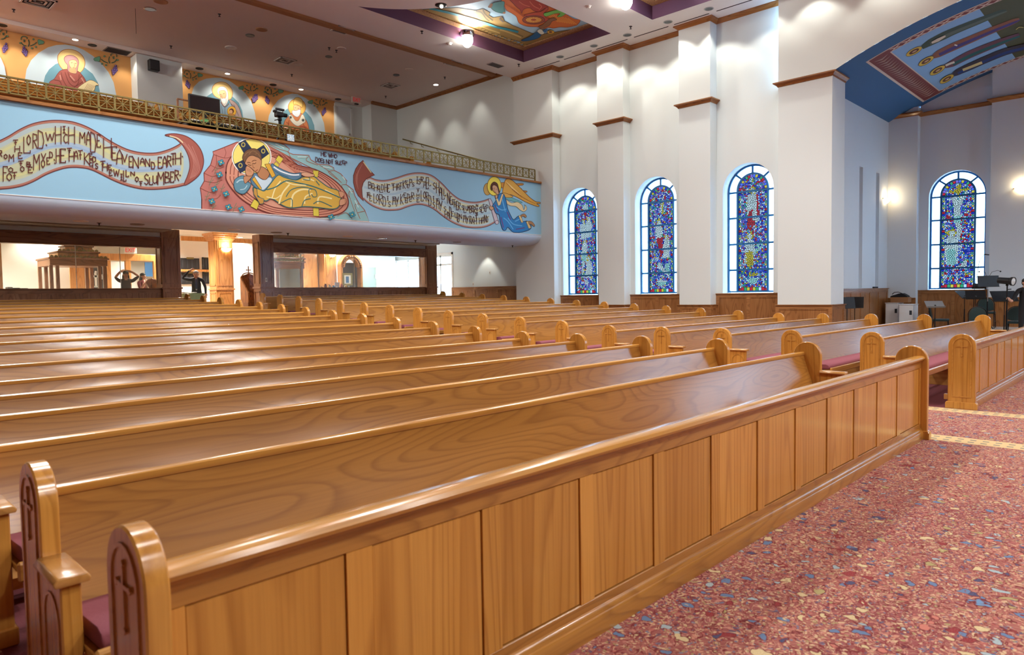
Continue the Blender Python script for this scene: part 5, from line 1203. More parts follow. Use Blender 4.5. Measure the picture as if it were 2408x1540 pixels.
for (x,y) in ((636,290),(862,362),(604,525)): M.E('b8a850',x,y,24,28); M.E('1c2a48',x,y,14,17)
M.P('5a7f9a',[(730,610),(860,640),(930,640),(945,560),(960,505),(1010,535),(1100,580),(1200,615),(1295,610),(1300,645),(1230,690),(1100,700),(1000,700),(900,800),(850,812),(770,770),(725,715)],True,'28506a',8)
M.P('c3d8e4',[(770,640),(860,690),(930,660),(960,690),(900,770),(850,800),(790,730)],True); M.S('e4eef2',[(980,540),(1060,590),(1180,630),(1270,630)],16); M.S('34607e',[(960,560),(1050,620),(1150,660)],8)
M.P('b27c54',[(795,610),(840,540),(905,575),(932,625),(890,685),(825,665)],True,'5a3220',6)
M.P('d6a638',[(880,512),(935,503),(1002,640),(962,662)],False,'5a4420',5); M.P('d6a638',[(735,682),(762,652),(845,785),(830,802)],False,'5a4420',5)
M.P('bd8860',[(655,500),(660,440),(700,400),(760,380),(815,410),(842,460),(840,520),(822,575),(800,607),(768,592),(718,548),(680,525)],True,'5a3220',6)
M.P('6b4a30',[(628,445),(640,390),(690,345),(760,333),(812,358),(838,410),(842,465),(815,440),(780,425),(740,412),(700,422),(672,455),(655,490)],True,'3a2418',5)
for p in ([(650,420),(680,380),(720,370)],[(700,400),(740,360),(790,380)],[(770,400),(800,390),(825,430)]): M.S('8a6644',p,7)
M.S('4a2a1a',[(690,510),(710,522),(730,520)],6); M.S('4a2a1a',[(745,500),(765,505),(782,492)],6); M.S('7a4a30',[(740,500),(748,545),(765,550)],5); M.S('8a3a2c',[(775,585),(790,580),(800,570)],7); M.S('5a3220',[(735,478),(760,466),(785,470)],5); M.S('5a3220',[(680,492),(700,488),(720,498)],5)
M.P('5f8ea2',[(530,720),(560,668),(640,640),(672,700),(722,735),(692,800),(640,846),(580,832),(540,792)],True,'2c5468',8); M.S('a9cad6',[(560,720),(600,690),(650,690)],14); M.S('a9cad6',[(600,800),(650,790),(680,750)],10)
M.P('b98460',[(640,655),(690,640),(752,600),(742,640),(700,692),(655,728)],True,'5a3220',5); M.P('c8926c',[(665,545),(690,532),(740,572),(757,602),(730,640),(680,640),(662,600)],True,'5a3220',5)
for k in range(3): M.S('8a5a40',[(672+k*18,545+k*10),(690+k*18,590+k*6)],4)
M.P('d3ac48',[(880,810),(950,725),(1030,635),(1100,660),(1230,692),(1320,655),(1430,648),(1500,700),(1600,770),(1718,815),(1742,900),(1720,985),(1650,1018),(1480,1000),(1330,990),(1180,1005),(1080,975),(960,900),(880,925),(765,830),(750,770),(830,800)],True,'2f6668',10)
for (p,w_) in (([(960,900),(1000,780),(1060,700)],14),([(1040,960),(1080,840),(1160,740)],18),([(1180,990),(1200,860),(1290,800),(1400,800)],20),([(1330,960),(1340,880),(1420,840)],16),([(1480,960),(1500,880),(1640,900)],18),([(1560,800),(1640,840),(1700,880)],12),([(1300,690),(1380,680),(1440,700)],14),([(900,880),(1000,900),(1060,860)],12),([(1100,700),(1200,740),(1350,750)],14)): M.S('efe2a2',p,w_)
for (p,w_) in (([(900,800),(1000,770),(1120,700),(1250,720),(1420,760),(1600,830),(1730,890)],12),([(1120,880),(1180,800),(1300,770),(1420,790)],9),([(1060,950),(1180,900),(1190,1000)],9),([(1300,990),(1330,920),(1400,900)],9),([(1390,880),(1380,800),(1450,800),(1470,870),(1430,880),(1410,850)],8),([(1430,960),(1500,930),(1640,990)],9),([(1310,680),(1390,690),(1370,640)],8),([(1460,700),(1500,750)],9)): M.S('2f7072',p,w_)
M.P('c09040',[(752,775),(790,790),(800,880),(870,905),(865,955),(825,962),(790,900),(755,850)],False,'2f5a58',7)
M.P('cf9a78',[(1718,820),(1772,828),(1775,865),(1740,888)],True,'6a3828',5); M.P('cf9a78',[(1735,912),(1802,905),(1795,955),(1730,978)],True,'6a3828',5)
for k in range(4): M.S('8a4a34',[(1785,915+k*11),(1802,915+k*11)],4)
M.P('d8a888',[(1290,622),(1330,600),(1380,610),(1440,628),(1425,650),(1340,652)],True,'6a3828',5)
def flower(x,y,s=1):
    for a in (20,110,200,290):
        q=math.radians(a); M.E('3f93a8',x+22*s*math.cos(q),y+20*s*math.sin(q),17*s,14*s,10,ol='1f5468',ow=4)
    M.E('e8d878',x,y,8*s,8*s,8)
for (x,y) in ((385,490),(368,628),(310,790),(442,845),(280,930),(470,995),(615,1020),(1870,1080),(1632,1108)): flower(x,y); 
for (x,y) in ((330,560),(270,690),(340,720),(230,860),(400,770),(300,980),(540,990)): M.S('5a7a5a',[(x-20,y+60),(x,y),(x+20,y-40)],5); M.S('5a7a5a',[(x-30,y+10),(x,y+20),(x+30,y-5)],5)
M.done('painted_sleeper',wall_b,'painting of a haloed youth asleep on a striped bed among rocks')
M=Mural(cC,BL)
letters(M,'4e2230',7.5,parse('H1517,1545,372,418 E1550,1575,376,420 W1600,1635,388,432 H1640,1665,392,436 O1668,1698,398,442 D1452,1480,430,480 O1485,1510,440,488 E1512,1535,446,492 S1537,1555,457,497 N1575,1600,455,505 O1603,1625,462,505 T1630,1655,460,508 S1677,1700,468,508 L1705,1725,472,512 E1728,1750,476,516 E1758,1780,468,505 P1785,1810,478,522'))
M.done('caption_lettering',wall_b)
# --- right scroll and angel
M=Mural(cD,BL)
top=[(300,385),(340,372),(400,395),(480,405),(560,395),(650,370),(740,340),(820,322),(900,318),(980,328),(1050,355),(1110,400),(1170,455),(1230,520),(1290,575),(1360,620),(1450,645),(1540,650),(1620,635),(1685,612)]
bot=[(1755,880),(1680,920),(1600,940),(1500,943),(1400,930),(1300,895),(1220,850),(1150,800),(1080,745),(1010,705),(930,682),(850,682),(760,705),(680,735),(600,745),(500,742),(400,710),(320,665),(262,612)]
M.P('bcd3da',cr_(top,False)+cr_(bot,False)+[(245,540),(250,470),(270,420)],False)
M.S('a9c6d6',[(270,480),(340,500),(450,545),(600,560),(740,520),(880,490),(980,500),(1080,560),(1180,650),(1280,720),(1400,770),(1540,790),(1700,770)],26)
for s_ in (48,100): M.S('d3d6b4',[(x,y+s_) for x,y in top[1:-1]],24)
for s_ in (52,100): M.S('d3d6b4',[(x,y-s_) for x,y in bot[1:-1]],24)
M.S('b58a80',[(x,y+9) for x,y in top],18); M.S('b58a80',[(x,y-9) for x,y in bot],18); M.S('6b3a3c',top,7); M.S('6b3a3c',bot,7)
M.P('8d4c40',[(258,178),(215,215),(175,275),(150,350),(150,430),(170,510),(205,580),(265,640),(248,560),(245,490),(262,430),(295,388),(345,362),(390,345),(345,300),(300,250)],False,'5a2622',7)
for k in range(4): M.S('ab6e60',[(250-k*22,220+k*35),(200-k*8,330+k*25),(190+k*5,460+k*15)],5)
M.S('d8d0a0',[(262,195),(310,262),(352,318)],9)
M.P('cdbfc8',[(1678,618),(1700,610),(1718,640),(1798,880),(1775,902),(1752,885)],False,'5a4a60',6); M.E('cdbfc8',1775,880,20,22,ol='5a4a60',ow=5)
M.done('painted_scroll',wall_b,'painted scroll of scripture unrolled by the angel')
M=Mural(cD,BL)
letters(M,'4e2624',6.2,parse('B320,355,420,495 E358,380,440,500 H385,420,450,525 O425,450,460,510 L447,482,480,540 D465,492,450,515 H505,530,440,535 E536,560,450,540 T580,620,440,480 H602,640,442,520 A645,670,440,510 T670,700,430,510 K712,740,405,500 E742,765,410,450 E757,780,452,490 P785,815,390,475 S815,840,430,475 I862,885,365,440 S887,910,390,450 R915,945,365,425 A945,975,415,485 E972,1000,370,500 L1002,1025,390,465 S1052,1080,430,505 H1090,1120,430,550 A1125,1150,480,580 L1152,1180,490,620 L1174,1197,500,580 N1215,1240,545,665 E1245,1265,585,680 I1268,1280,620,680 T1280,1305,620,690 H1292,1312,640,710 E1314,1335,640,740 R1338,1362,655,740 S1378,1400,690,740 L1402,1425,690,770 U1424,1446,695,745 M1448,1466,690,745 B1468,1490,690,775 E1493,1510,690,760 R1512,1534,700,780 N1541,1560,675,705 O1541,1560,718,747 R1541,1560,763,797 S1578,1598,705,760 L1600,1618,690,770 E1617,1632,675,720 E1634,1650,700,755 P1652,1675,680,760 '
'T300,335,540,580 H306,336,548,602 E332,356,580,640 L380,410,555,660 O407,435,560,640 R441,480,560,680 D482,516,585,695 I530,548,585,630 S546,570,645,705 T590,625,590,630 H596,625,597,680 Y627,662,590,700 K685,715,560,675 E720,745,545,600 E736,757,602,660 P760,785,555,660 E786,806,590,645 R807,836,540,620 .838,848,570,580 .838,848,588,598 T865,900,500,540 H867,895,555,590 E867,895,602,650 L915,940,520,640 O942,970,530,610 R972,1000,535,640 D1002,1032,570,690 I1050,1066,585,630 S1050,1072,645,715 T1085,1120,610,650 H1092,1120,620,730 Y1122,1157,640,750 S1175,1200,700,755 H1186,1214,757,820 A1212,1236,762,830 D1237,1260,700,840 E1260,1285,757,810 U1300,1325,767,830 P1326,1345,777,870 O1330,1350,832,880 N1352,1376,787,840 T1395,1425,800,830 H1396,1424,803,880 Y1426,1452,812,895 R1465,1486,807,895 I1488,1497,850,890 G1500,1520,817,880 H1518,1546,832,900 T1530,1556,802,860 H1576,1600,827,895 A1606,1630,817,890 N1633,1654,797,880 D1656,1673,812,876 .1676,1686,808,818'))
M.done('scroll_lettering',wall_b)
M=Mural(cD,BL)
M.E('c8a258',1668,505,44,68,ol='5a3a20',ow=5)
M.P('c98a3a',[(1800,440),(1880,428),(1960,440),(2065,440),(2068,458),(2000,470),(2055,500),(2040,515),(2110,525),(2100,540),(1960,520),(1850,500)],True,'6a3a1c',5)
M.P('d9a548',[(1855,450),(1870,402),(1900,386),(1950,405),(2010,460),(2080,530),(2150,600),(2215,645),(2262,652),(2262,668),(2225,668),(2252,690),(2240,702),(2170,680),(2090,645),(2010,600),(1940,570),(1880,560),(1840,540)],True,'6a3a1c',6)
for k in range(6): M.S('a5682a',[(1880+k*14,430+k*12),(1960+k*22,520+k*16),(2060+k*30,600+k*14)],4)
for k in range(5): M.S('f0d088',[(1875+k*16,415+k*14),(1950+k*22,500+k*17)],5)
M.P('6fb0b4',[(1835,560),(1900,585),(1980,615),(2062,655),(2010,660),(1950,640),(1890,620)],True,'2f6070',4); M.P('d8a850',[(1830,545),(1890,555),(1960,590),(1900,600),(1850,585)],True,'6a3a1c',4)
M.E('f0de58',1745,470,79,107,ol='8a6a20',ow=6)
M.P('e6cfa0',[(1875,620),(1940,660),(2010,650),(2062,690),(2078,740),(2095,700),(2085,680),(2108,700),(2112,735),(2080,758),(2040,742),(1990,700),(1930,692),(1885,665)],True,'6a5a40',4)
M.P('2f7fc0',[(1800,560),(1850,560),(1880,640),(1895,720),(1930,800),(1965,850),(2020,808),(2055,830),(2062,872),(2130,868),(2162,945),(2080,985),(1965,993),(1900,935),(1875,968),(1842,962),(1812,870),(1800,795),(1760,775),(1738,712),(1725,690),(1760,640),(1785,600)],True,'1c3a60',7)
for p in ([(1830,600),(1850,680),(1870,760)],[(1760,700),(1830,740),(1880,730)],[(1850,830),(1900,870),(1960,960)],[(1900,830),(1960,900),(2060,920)],[(1980,870),(2040,840)]): M.S('6ab4e4',p,10)
for p in ([(1750,680),(1790,760)],[(1820,820),(1850,940)],[(1990,960),(2090,940)],[(1890,760),(1930,850)]): M.S('7a3a78',p,9)
M.P('e6cfa0',[(1755,590),(1775,595),(1800,650),(1830,560),(1850,558),(1815,682),(1790,692)],False,'6a5a40',4)
M.P('e6c88a',[(2020,808),(2045,800),(2072,880),(2052,884)],False,'6a5a40',4); M.P('e6c88a',[(2105,872),(2132,866),(2162,942),(2135,950)],False,'6a5a40',4)
M.P('b08058',[(2045,800),(2085,785),(2110,810),(2100,825),(2070,810),(2052,825)],True,'4a2a1a',4); M.P('b08058',[(2134,868),(2170,872),(2202,910),(2195,928),(2160,900),(2142,905)],True,'4a2a1a',4)
M.P('d2a684',[(1722,470),(1745,458),(1780,480),(1795,530),(1790,565),(1765,552),(1735,525)],True,'5a3220',4); M.P('5a3426',[(1705,505),(1708,455),(1740,422),(1778,440),(1795,490),(1808,540),(1795,540),(1778,480),(1745,455),(1722,478),(1722,520)],True,'2a1610',4)
M.S('3a2018',[(1737,495),(1750,492)],4); M.S('3a2018',[(1762,505),(1774,508)],4); M.S('8a4a38',[(1748,500),(1744,520),(1752,524)],3); M.S('8a3a2c',[(1748,535),(1762,540)],4)
M.P('d2a684',[(1690,700),(1720,700),(1740,718),(1725,738),(1700,735)],True,'5a3220',4); M.P('d2a684',[(1760,570),(1782,580),(1775,610),(1758,600)],True,'5a3220',4)
M.done('painted_angel',wall_b,'painting of a winged haloed angel in blue holding the scroll')
# --- balcony saints
OL=onplane('y',YO)
def grape(M,x,y,s,f=1,dark=True):
    c1,c2=('4a3470','8a72b0')
    for r,n in ((0,1),(1,2),(2,3),(3,2),(4,1)):
        for k in range(n):
            gx=x+f*s*((k-(n-1)/2)*34+(r-2)*10); gy=y+s*(r-2)*36+abs(k-(n-1)/2)*s*8
            M.E(c1,gx,gy,s*25,s*25,12); M.E(c2,gx-4*s,gy-5*s,s*12,s*12,8)
def vine(M,x,y,s,f=1):
    T=lambda L:[(x+f*a*s,y+b*s) for a,b in L]
    for p in ([(-60,-60),(-55,-110),(-10,-130),(50,-110),(45,-80)],[(-60,-20),(-20,30),(40,50)],[(75,-70),(90,0),(70,60)],[(110,50),(180,20),(230,-20)],[(-20,-60),(10,-60),(0,-30),(-15,-45)]): M.S('4d6e58',T(p),18*s)
    M.P('6fae8e',T([(250,-30),(260,-70),(310,-60),(370,-30),(350,10),(300,15),(270,25)]),True,'3a5a48',6*s)
    for (a,b) in ((-75,-5),(170,-75),(215,65),(140,90)): M.E('6fae8e',x+f*a*s,y+b*s,18*s,15*s,10,ol='3a5a48',ow=5*s)
S1=Mural(crop(0,50,7.525),OL)
S1.P('c6dcea',[(445,1500),(445,1010),(470,850),(550,690),(680,560),(850,460),(1000,420),(1150,412),(1320,440),(1480,505),(1640,610),(1790,740),(1920,900),(2010,1080),(2055,1290),(2055,1500)],False)
S1.P('6a9db2',[(775,1500),(775,1060),(800,960),(870,850),(980,760),(1100,715),(1300,740),(1500,820),(1640,930),(1730,1080),(1765,1230),(1765,1500)],False)
S1.P('edcf8c',[(1020,640),(1040,580),(1110,515),(1220,495),(1350,525),(1450,600),(1500,700),(1495,800),(1440,890),(1350,930),(1220,920),(1100,840),(1035,740)],True,'b06a3a',10)
S1.P('9e5750',[(860,1120),(960,1020),(1020,930),(1080,870),(1190,850),(1280,900),(1370,880),(1450,950),(1520,1060),(1545,1200),(1540,1500),(860,1500)],True,'6e342e',9)
S1.P('b3888c',[(1135,660),(1160,620),(1220,598),(1300,610),(1370,660),(1395,730),(1382,800),(1362,900),(1330,930),(1225,900),(1192,850),(1197,780),(1150,720)],True,'7a4a4a',8)
S1.P('dcb488',[(1222,705),(1290,682),(1350,702),(1368,760),(1350,820),(1310,852),(1262,832),(1228,780)],True,'8a5a3a',6); S1.P('d0a478',[(1230,830),(1335,845),(1345,920),(1235,900)],True)
for (a,b) in (((1255,735),(1285,730)),((1325,745),(1350,748))): S1.S('4a2a1a',[a,b],8,False)
S1.S('8a5a3a',[(1312,740),(1322,790),(1305,798)],6); S1.S('9a4434',[(1290,822),(1325,826)],8,False)
for p in ([(1080,900),(1110,1020),(1180,1150),(1260,1200)],[(1200,900),(1240,1000),(1330,1080),(1450,960)],[(1150,900),(1220,1080),(1330,1150),(1490,1050)],[(960,1040),(1060,1060),(1100,1180)],[(1400,940),(1380,1100),(1250,1220)]): S1.S('6e342e',p,9)
for p in ([(1060,950),(1080,1040)],[(1240,960),(1320,1050)],[(1440,1000),(1500,1100)]): S1.S('c48a80',p,22)
S1.P('e4d8a8',[(1370,1190),(1540,1062),(1620,1044),(1700,1080),(1745,1130),(1690,1140),(1660,1230),(1500,1310),(1420,1290)],True,'7a5a3a',7)
for k in range(6): S1.S('8a4a3a',[(1460+k*30,1260-k*5),(1560+k*22,1100+k*8)],5,False)
for (x,y,s,f) in ((430,390,1,1),(2010,690,-1,-1),(60,270,-1,-1)): vine(S1,x,y,.95,f)
for (x,y,f) in ((440,530,1),(2030,860,-1),(90,470,-1)): grape(S1,x,y,.95,f)
S1.P('c6dcea',[(-250,1200),(-240,600),(-60,540),(20,660),(80,800),(115,1000),(118,1200)],False)
S1.done('painted_saint',wall_o,'painting of a veiled saint in a red robe unrolling a scroll')
S2=Mural(crop(400,140,10.033),OL)
S2.P('c6dcea',[(470,1600),(480,900),(560,640),(680,520),(850,450),(1050,428),(1200,430),(1400,500),(1600,640),(1780,800),(1920,1000),(2000,1250),(2025,1420),(2025,1600)],False)
S2.P('6a9db2',[(780,1600),(790,1000),(880,860),(1000,780),(1250,780),(1480,880),(1620,1020),(1700,1200),(1730,1400),(1730,1600)],False)
S2.P('edcf8c',[(990,720),(1010,630),(1080,560),(1190,525),(1320,550),(1420,640),(1475,760),(1460,880),(1400,950),(1250,950),(1080,880),(1010,800)],True,'b06a3a',11)
S2.P('8fb0c8',[(1100,1100),(1190,960),(1300,1110),(1390,1030),(1450,960),(1560,1040),(1640,1150),(1690,1350),(1690,1600),(1100,1600)],True,'4a6a80',8)
S2.P('b09a98',[(1390,950),(1470,970),(1600,1090),(1690,1350),(1690,1600),(1560,1600),(1540,1340),(1470,1120)],True,'6a4a48',8)
S2.P('dedad6',[(1115,740),(1130,680),(1200,635),(1290,650),(1350,720),(1372,850),(1370,960),(1335,1050),(1290,1100),(1240,1060),(1195,960),(1185,860),(1130,800)],True,'8a8080',8)
S2.P('d6a880',[(1160,745),(1280,725),(1322,800),(1312,890),(1262,925),(1212,905),(1178,840)],True,'8a5a3a',6); S2.P('eceae6',[(1205,935),(1262,915),(1315,930),(1310,1030),(1262,1050),(1215,990)],True,'8a8080',6)
for (a,b) in (((1180,825),(1210,830)),((1250,812),(1285,800))): S2.S('4a2a1a',[a,b],9,False)
S2.S('8a5a3a',[(1225,830),(1215,880),(1240,890)],7); S2.S('7a4a3a',[(1195,1000),(1240,1075),(1300,1120),(1390,1040)],14)
S2.E('e2b03c',1455,1220,105,115,ol='a06a2a',ow=9); S2.E('5a2c1c',1450,1215,56,62); S2.E('d6a880',1435,1235,40,50); S2.P('c88a4a',[(1380,1300),(1450,1280),(1520,1320),(1560,1500),(1340,1500)],True,'7a4a2a',7)
for p in ([(1290,1120),(1300,1300)],[(1210,1080),(1240,1280)],[(1500,1060),(1620,1330)],[(1430,1040),(1520,1120)]): S2.S('5a5a70',p,9)
for (x,y,s,f) in ((400,390,1,1),(1985,690,1,-1),(2300,770,1,1)): vine(S2,x,y,1.0,f)
grape(S2,420,580,1.05,1); grape(S2,1990,910,1.05,-1)
S2.done('painted_saint',wall_o,'painting of a white-bearded saint holding a haloed child')
S3=Mural(crop(600,180,8.027),OL)
S3.P('c6dcea',[(235,1300),(235,880),(260,740),(330,580),(430,450),(560,360),(700,322),(800,330),(960,410),(1120,540),(1230,700),(1300,880),(1325,1060),(1325,1300)],False)
S3.P('6a9db2',[(470,1300),(470,760),(560,640),(640,590),(850,600),(960,665),(1060,780),(1115,920),(1125,1040),(1125,1300)],False)
S3.E('e6b860',790,580,166,162,ol='b06a3a',ow=9)
S3.P('cf8052',[(540,900),(620,760),(700,690),(860,690),(930,780),(990,880),(1020,1030),(1040,1300),(540,1300)],True,'8a4228',9)
S3.P('e8c878',[(725,525),(740,420),(800,393),(872,420),(900,482),(885,585),(850,562),(760,515)],True,'9a6a2c',8); S3.P('dca880',[(738,540),(850,562),(852,640),(800,682),(733,622)],True,'8a5a3a',6)
S3.P('d6d9e2',[(708,640),(770,645),(850,622),(852,700),(805,762),(742,742),(700,692)],True,'7a7a88',7); S3.P('e2e0d4',[(640,725),(695,735),(760,830),(820,830),(885,715),(930,760),(945,850),(870,905),(800,935),(720,890),(655,805)],True,'8a8a80',7)
for (x,y) in ((670,770),(905,825)):
    for a in (35,80,125,170): q=math.radians(a); S3.S('22302c',[(x-30*math.cos(q),y-34*math.sin(q)),(x+30*math.cos(q),y+34*math.sin(q))],9,False)
for (a,b) in (((745,585),(775,590)),((800,600),(830,612))): S3.S('4a2a1a',[a,b],7,False)
for p in ([(640,820),(620,950)],[(900,880),(960,1000)],[(720,930),(760,1040)],[(590,860),(640,900)]): S3.S('9a4a2c',p,10)
S3.S('b85a3a',[(840,940),(940,945),(1000,1000)],22)
vine(S3,240,290,.8,1); vine(S3,1290,500,.8,-1); grape(S3,230,440,.78,1); grape(S3,1300,655,.78,-1); grape(S3,12,405,.8,-1)
S3.done('painted_saint',wall_o,'painting of a crowned bearded bishop saint in a white stole')
# --- painted coffer: chariot of fire
ZL_=onplane('z',CI)
cf=MB()
n=26
for i in range(n):
    a=C1[0]+(C1[1]-C1[0])*i/n; b=C1[0]+(C1[1]-C1[0])*(i+1)/n; cf.quad((xl(a,1),a,CI),(CX,a,CI),(CX,b,CI),(xl(b,1),b,CI))
plain('paint_sky','a4c8dc',.75); mo=cf.build('painted_panel','paint_sky',ceil,fixn=False)
cf=MB(); cf.quad((12.5,C2[0],CI),(CX,C2[0],CI),(CX,C2[1],CI),(12.5,C2[1],CI)); mo2=cf.build('painted_panel','paint_sky',ceil,fixn=False)
def bordermat():
    m_,nt,b=nmat('gilt_border'); g=NT(nt); geo=nt.nodes.new('ShaderNodeNewGeometry'); v=g.n('ShaderNodeTexVoronoi',Vector=geo.outputs['Position'],Scale=16.0)
    n_=g.n('ShaderNodeTexNoise',Vector=geo.outputs['Position'],Scale=22.0,Detail=1.0)
    k=g.math('ABSOLUTE',g.math('SUBTRACT',g.math('FRACT',g.math('MULTIPLY',n_.outputs['Fac'],7.0)),.5))
    nt.links.new(g.mix(g.ramp(k,[(.12,(1,)*3),(.2,(0,)*3)]),srgb('c49a68'),srgb('3c2024')),b.inputs['Base Color'])
bordermat()
for (c,p) in ((C1,mo),(C2,mo2)):
    b=MB(); w_=.26
    b.box(CX-w_,CX-.001,c[0],c[1],CI-.04,CI-.001); b.box(12.5,CX-w_,c[1]-w_,c[1]-.001,CI-.04,CI-.001); b.box(12.5,CX-w_,c[0]+.001,c[0]+w_,CI-.04,CI-.001); b.build('border','gilt_border',p)
cE1=crop(860,0,6.02); cE2=crop(1180,0,6.416)
M=Mural(cE1,ZL_)
M.P('9c8048',[(600,150),(1000,120),(1300,112),(1480,140),(1560,150),(1660,125),(1760,180),(1740,215),(1800,250),(1930,228),(1962,300),(2080,360),(2250,430),(2350,470),(2470,490),(2900,420),(2900,470),(2260,640),(2180,590)],False,'5a4a2a',8)
for (p,c) in (([(1560,160),(1640,180),(1700,260),(1750,300)],'5f5234'),([(1660,130),(1690,200),(1800,290)],'5f5234'),([(1400,200),(1560,240),(1700,320)],'c8aa68'),([(1550,340),(1700,400),(1900,470)],'c8aa68'),([(1650,420),(1800,480),(1960,520)],'7a6434'),([(1900,420),(2000,450),(2200,530)],'c8aa68'),([(2050,430),(2150,480),(2230,520)],'7a6434'),([(1930,240),(1900,270),(1950,310)],'6e5f5a')): M.S(c,p,18)
for k in range(16): x=1620+k*45; y=395+k*17; M.E('b8985a',x,y+((k*37)%30),30,12,10,ol='6e5a30',ow=4)
M.S('2f8a98',[(900,118),(1000,140),(1250,200),(1560,290),(1750,350),(1850,385),(2000,415),(2160,455)],30); M.S('5fb4b8',[(1560,285),(1750,345),(1850,378)],8)
M.P('3f8484',[(1760,70),(1860,30),(1960,25),(1955,110),(1972,185),(1880,178),(1800,140)],True,'244c4c',6); M.E('b07850',1960,182,20,14,10); M.P('8a5a3a',[(1730,100),(1770,50),(1800,60),(1775,110)],True)
M.done('painted_landscape',mo)
M=Mural(cE2,ZL_); M.l=40
M.P('cf6a26',[(20,40),(70,150),(150,200),(220,250),(250,330),(300,370),(400,400),(560,408),(640,432),(700,415),(780,425),(880,408),(980,412),(1080,392),(1140,372),(1182,300),(1080,240),(1000,230),(860,160),(700,90),(560,10),(480,-60),(0,-60)],True,'8a3a14',7)
for k in range(9): M.S('e89a34',[(640+k*45,180+k*12),(720+k*45,250+k*10),(850+k*35,330+k*5)],9)
for k in range(7): M.S('a84a1c',[(60+k*40,60+k*25),(140+k*40,120+k*28),(200+k*40,160+k*30)],7)
M.P('a83a2a',[(130,-40),(560,-20),(640,60),(700,110),(640,130),(560,180),(480,160),(420,120),(330,140),(300,200),(280,150),(240,120),(180,60)],True,'5e1c18',7)
for p in ([(260,20),(330,70),(420,100)],[(420,20),(480,90),(560,130)],[(560,60),(600,100),(560,150)]): M.S('d06a50',p,12)
M.P('b8482c',[(330,230),(480,190),(600,170),(680,110),(700,140),(640,200),(660,260),(720,290),(640,330),(560,250),(440,250)],True,'6a2418',7)
M.E('9a4a2a',480,300,168,64,ol='3a2a40',ow=8); M.E('cf8a3c',480,300,125,46,ol='6a2a1c',ow=6); M.E('a8482a',480,298,45,18,ol='e0a84a',ow=5)
for k in range(12):
    a=2*math.pi*k/12; M.S('e8b04a',[(480+48*math.cos(a),298+20*math.sin(a)),(480+118*math.cos(a),299+43*math.sin(a))],5,False)
M.P('6fb44a',[(635,200),(700,185),(830,150),(900,160),(962,200),(900,250),(838,252),(880,205),(800,205),(680,245),(640,235)],True,'2f6a2a',5)
M.P('8a5a34',[(555,400),(620,370),(700,300),(780,270),(830,300),(760,320),(720,380),(640,420),(600,440)],True,'4a2a1c',5)
M.P('1f5a86',[(300,605),(420,555),(540,480),(600,500),(560,570),(430,610),(330,622)],True,'123a58',5); M.P('d8d8c4',[(535,470),(590,440),(640,500),(590,518)],True,'6a6a58',4); M.P('34689a',[(620,470),(690,430),(660,490)],True); M.E('e0b43c',740,485,52,26,ol='8a6420',ow=5); M.E('7a4a2c',735,483,26,15)
M.P('7fb4d8',[(1000,225),(1080,240),(1180,290),(1090,280)],True,'4a6a8a',4)
M.done('painted_chariot',mo)
# --- painted vault: four standing saints
va=vaultpt(2094,122); vb=vaultpt(2212,211); ys_=(va.y+vb.y)/2; XA,XB=min(va.x,vb.x),max(va.x,vb.x)
def vpt(x,y,off): r_=VR-off; q=y-VC[0]; return (x,y,VC[1]+math.sqrt(r_*r_-q*q))
def vpatch(x0,x1,y0,y1,off,n=24):
    m_=MB()
    for i in range(n):
        a=y0+(y1-y0)*i/n; b=y0+(y1-y0)*(i+1)/n; m_.quad(vpt(x0,a,off),vpt(x1,a,off),vpt(x1,b,off),vpt(x0,b,off))
    return m_
plain('paint_lightblue','86b0d8',.7); plain('paint_olive','4a4c30',.7); plain('paint_maroon','7a3a38',.75); plain('paint_cream','d8c4b4',.75)
ye=2*VC[0]-ys_; yh=vaultpt(2040+1700/6.16,230/6.16).y; bw_=.24; be=.55
vp_=vpatch(XA-bw_-.05,XB+bw_+.05,ye-be,ys_+be,.004,40).build('painted_border','paint_cream',vault,fixn=False)
vpatch(XA-bw_,XB+bw_,ye-be+.06,ys_+be-.06,.007,40).build('painted_border','paint_maroon',vault,fixn=False)
vpatch(XA-.03,XB+.03,ye-.03,ys_+.03,.010,40).build('painted_field','paint_cream',vault,fixn=False)
vpatch(XA,XB,yh,ys_,.013,24).build('painted_field','paint_lightblue',vault,fixn=False); vpatch(XA,XB,ye,yh,.013,24).build('painted_field','paint_olive',vault,fixn=False)
zz=MB(); N_=26
for i in range(N_):
    x=XA+(XB-XA)*i/N_; d=(XB-XA)/N_
    for (a,b,c_) in ((0,.45,0),(.0,.45,1)):
        y0=ys_+.08; y1=ys_+be-.12
        zz.add([vpt(x+d*.1,y0,.011),vpt(x+d*.95,(y0+y1)/2+.02,.011),vpt(x+d*.1,y1,.011),vpt(x+d*.5,(y0+y1)/2,.011)],[(0,1,3),(3,1,2)])
for s_,xx in ((0,XA-bw_/2),(1,XB+bw_/2)):
    L_=int((ys_-ye)/.28)
    for i in range(L_):
        y0=ye+(ys_-ye)*i/L_; y1=ye+(ys_-ye)*(i+.8)/L_
        for sg in (1,-1): zz.add([vpt(xx-sg*.1,y0,.011),vpt(xx-sg*.1,y0+.07,.011),vpt(xx+sg*.1,y1+.07,.011),vpt(xx+sg*.1,y1,.011)],[(0,1,2,3)])
tag(zz.build('border_zigzag','paint_cream',vault,fixn=False),kind='stuff')
VL=onplane('v',0); M=Mural(crop(2040,0,6.16),VL); M.l=8
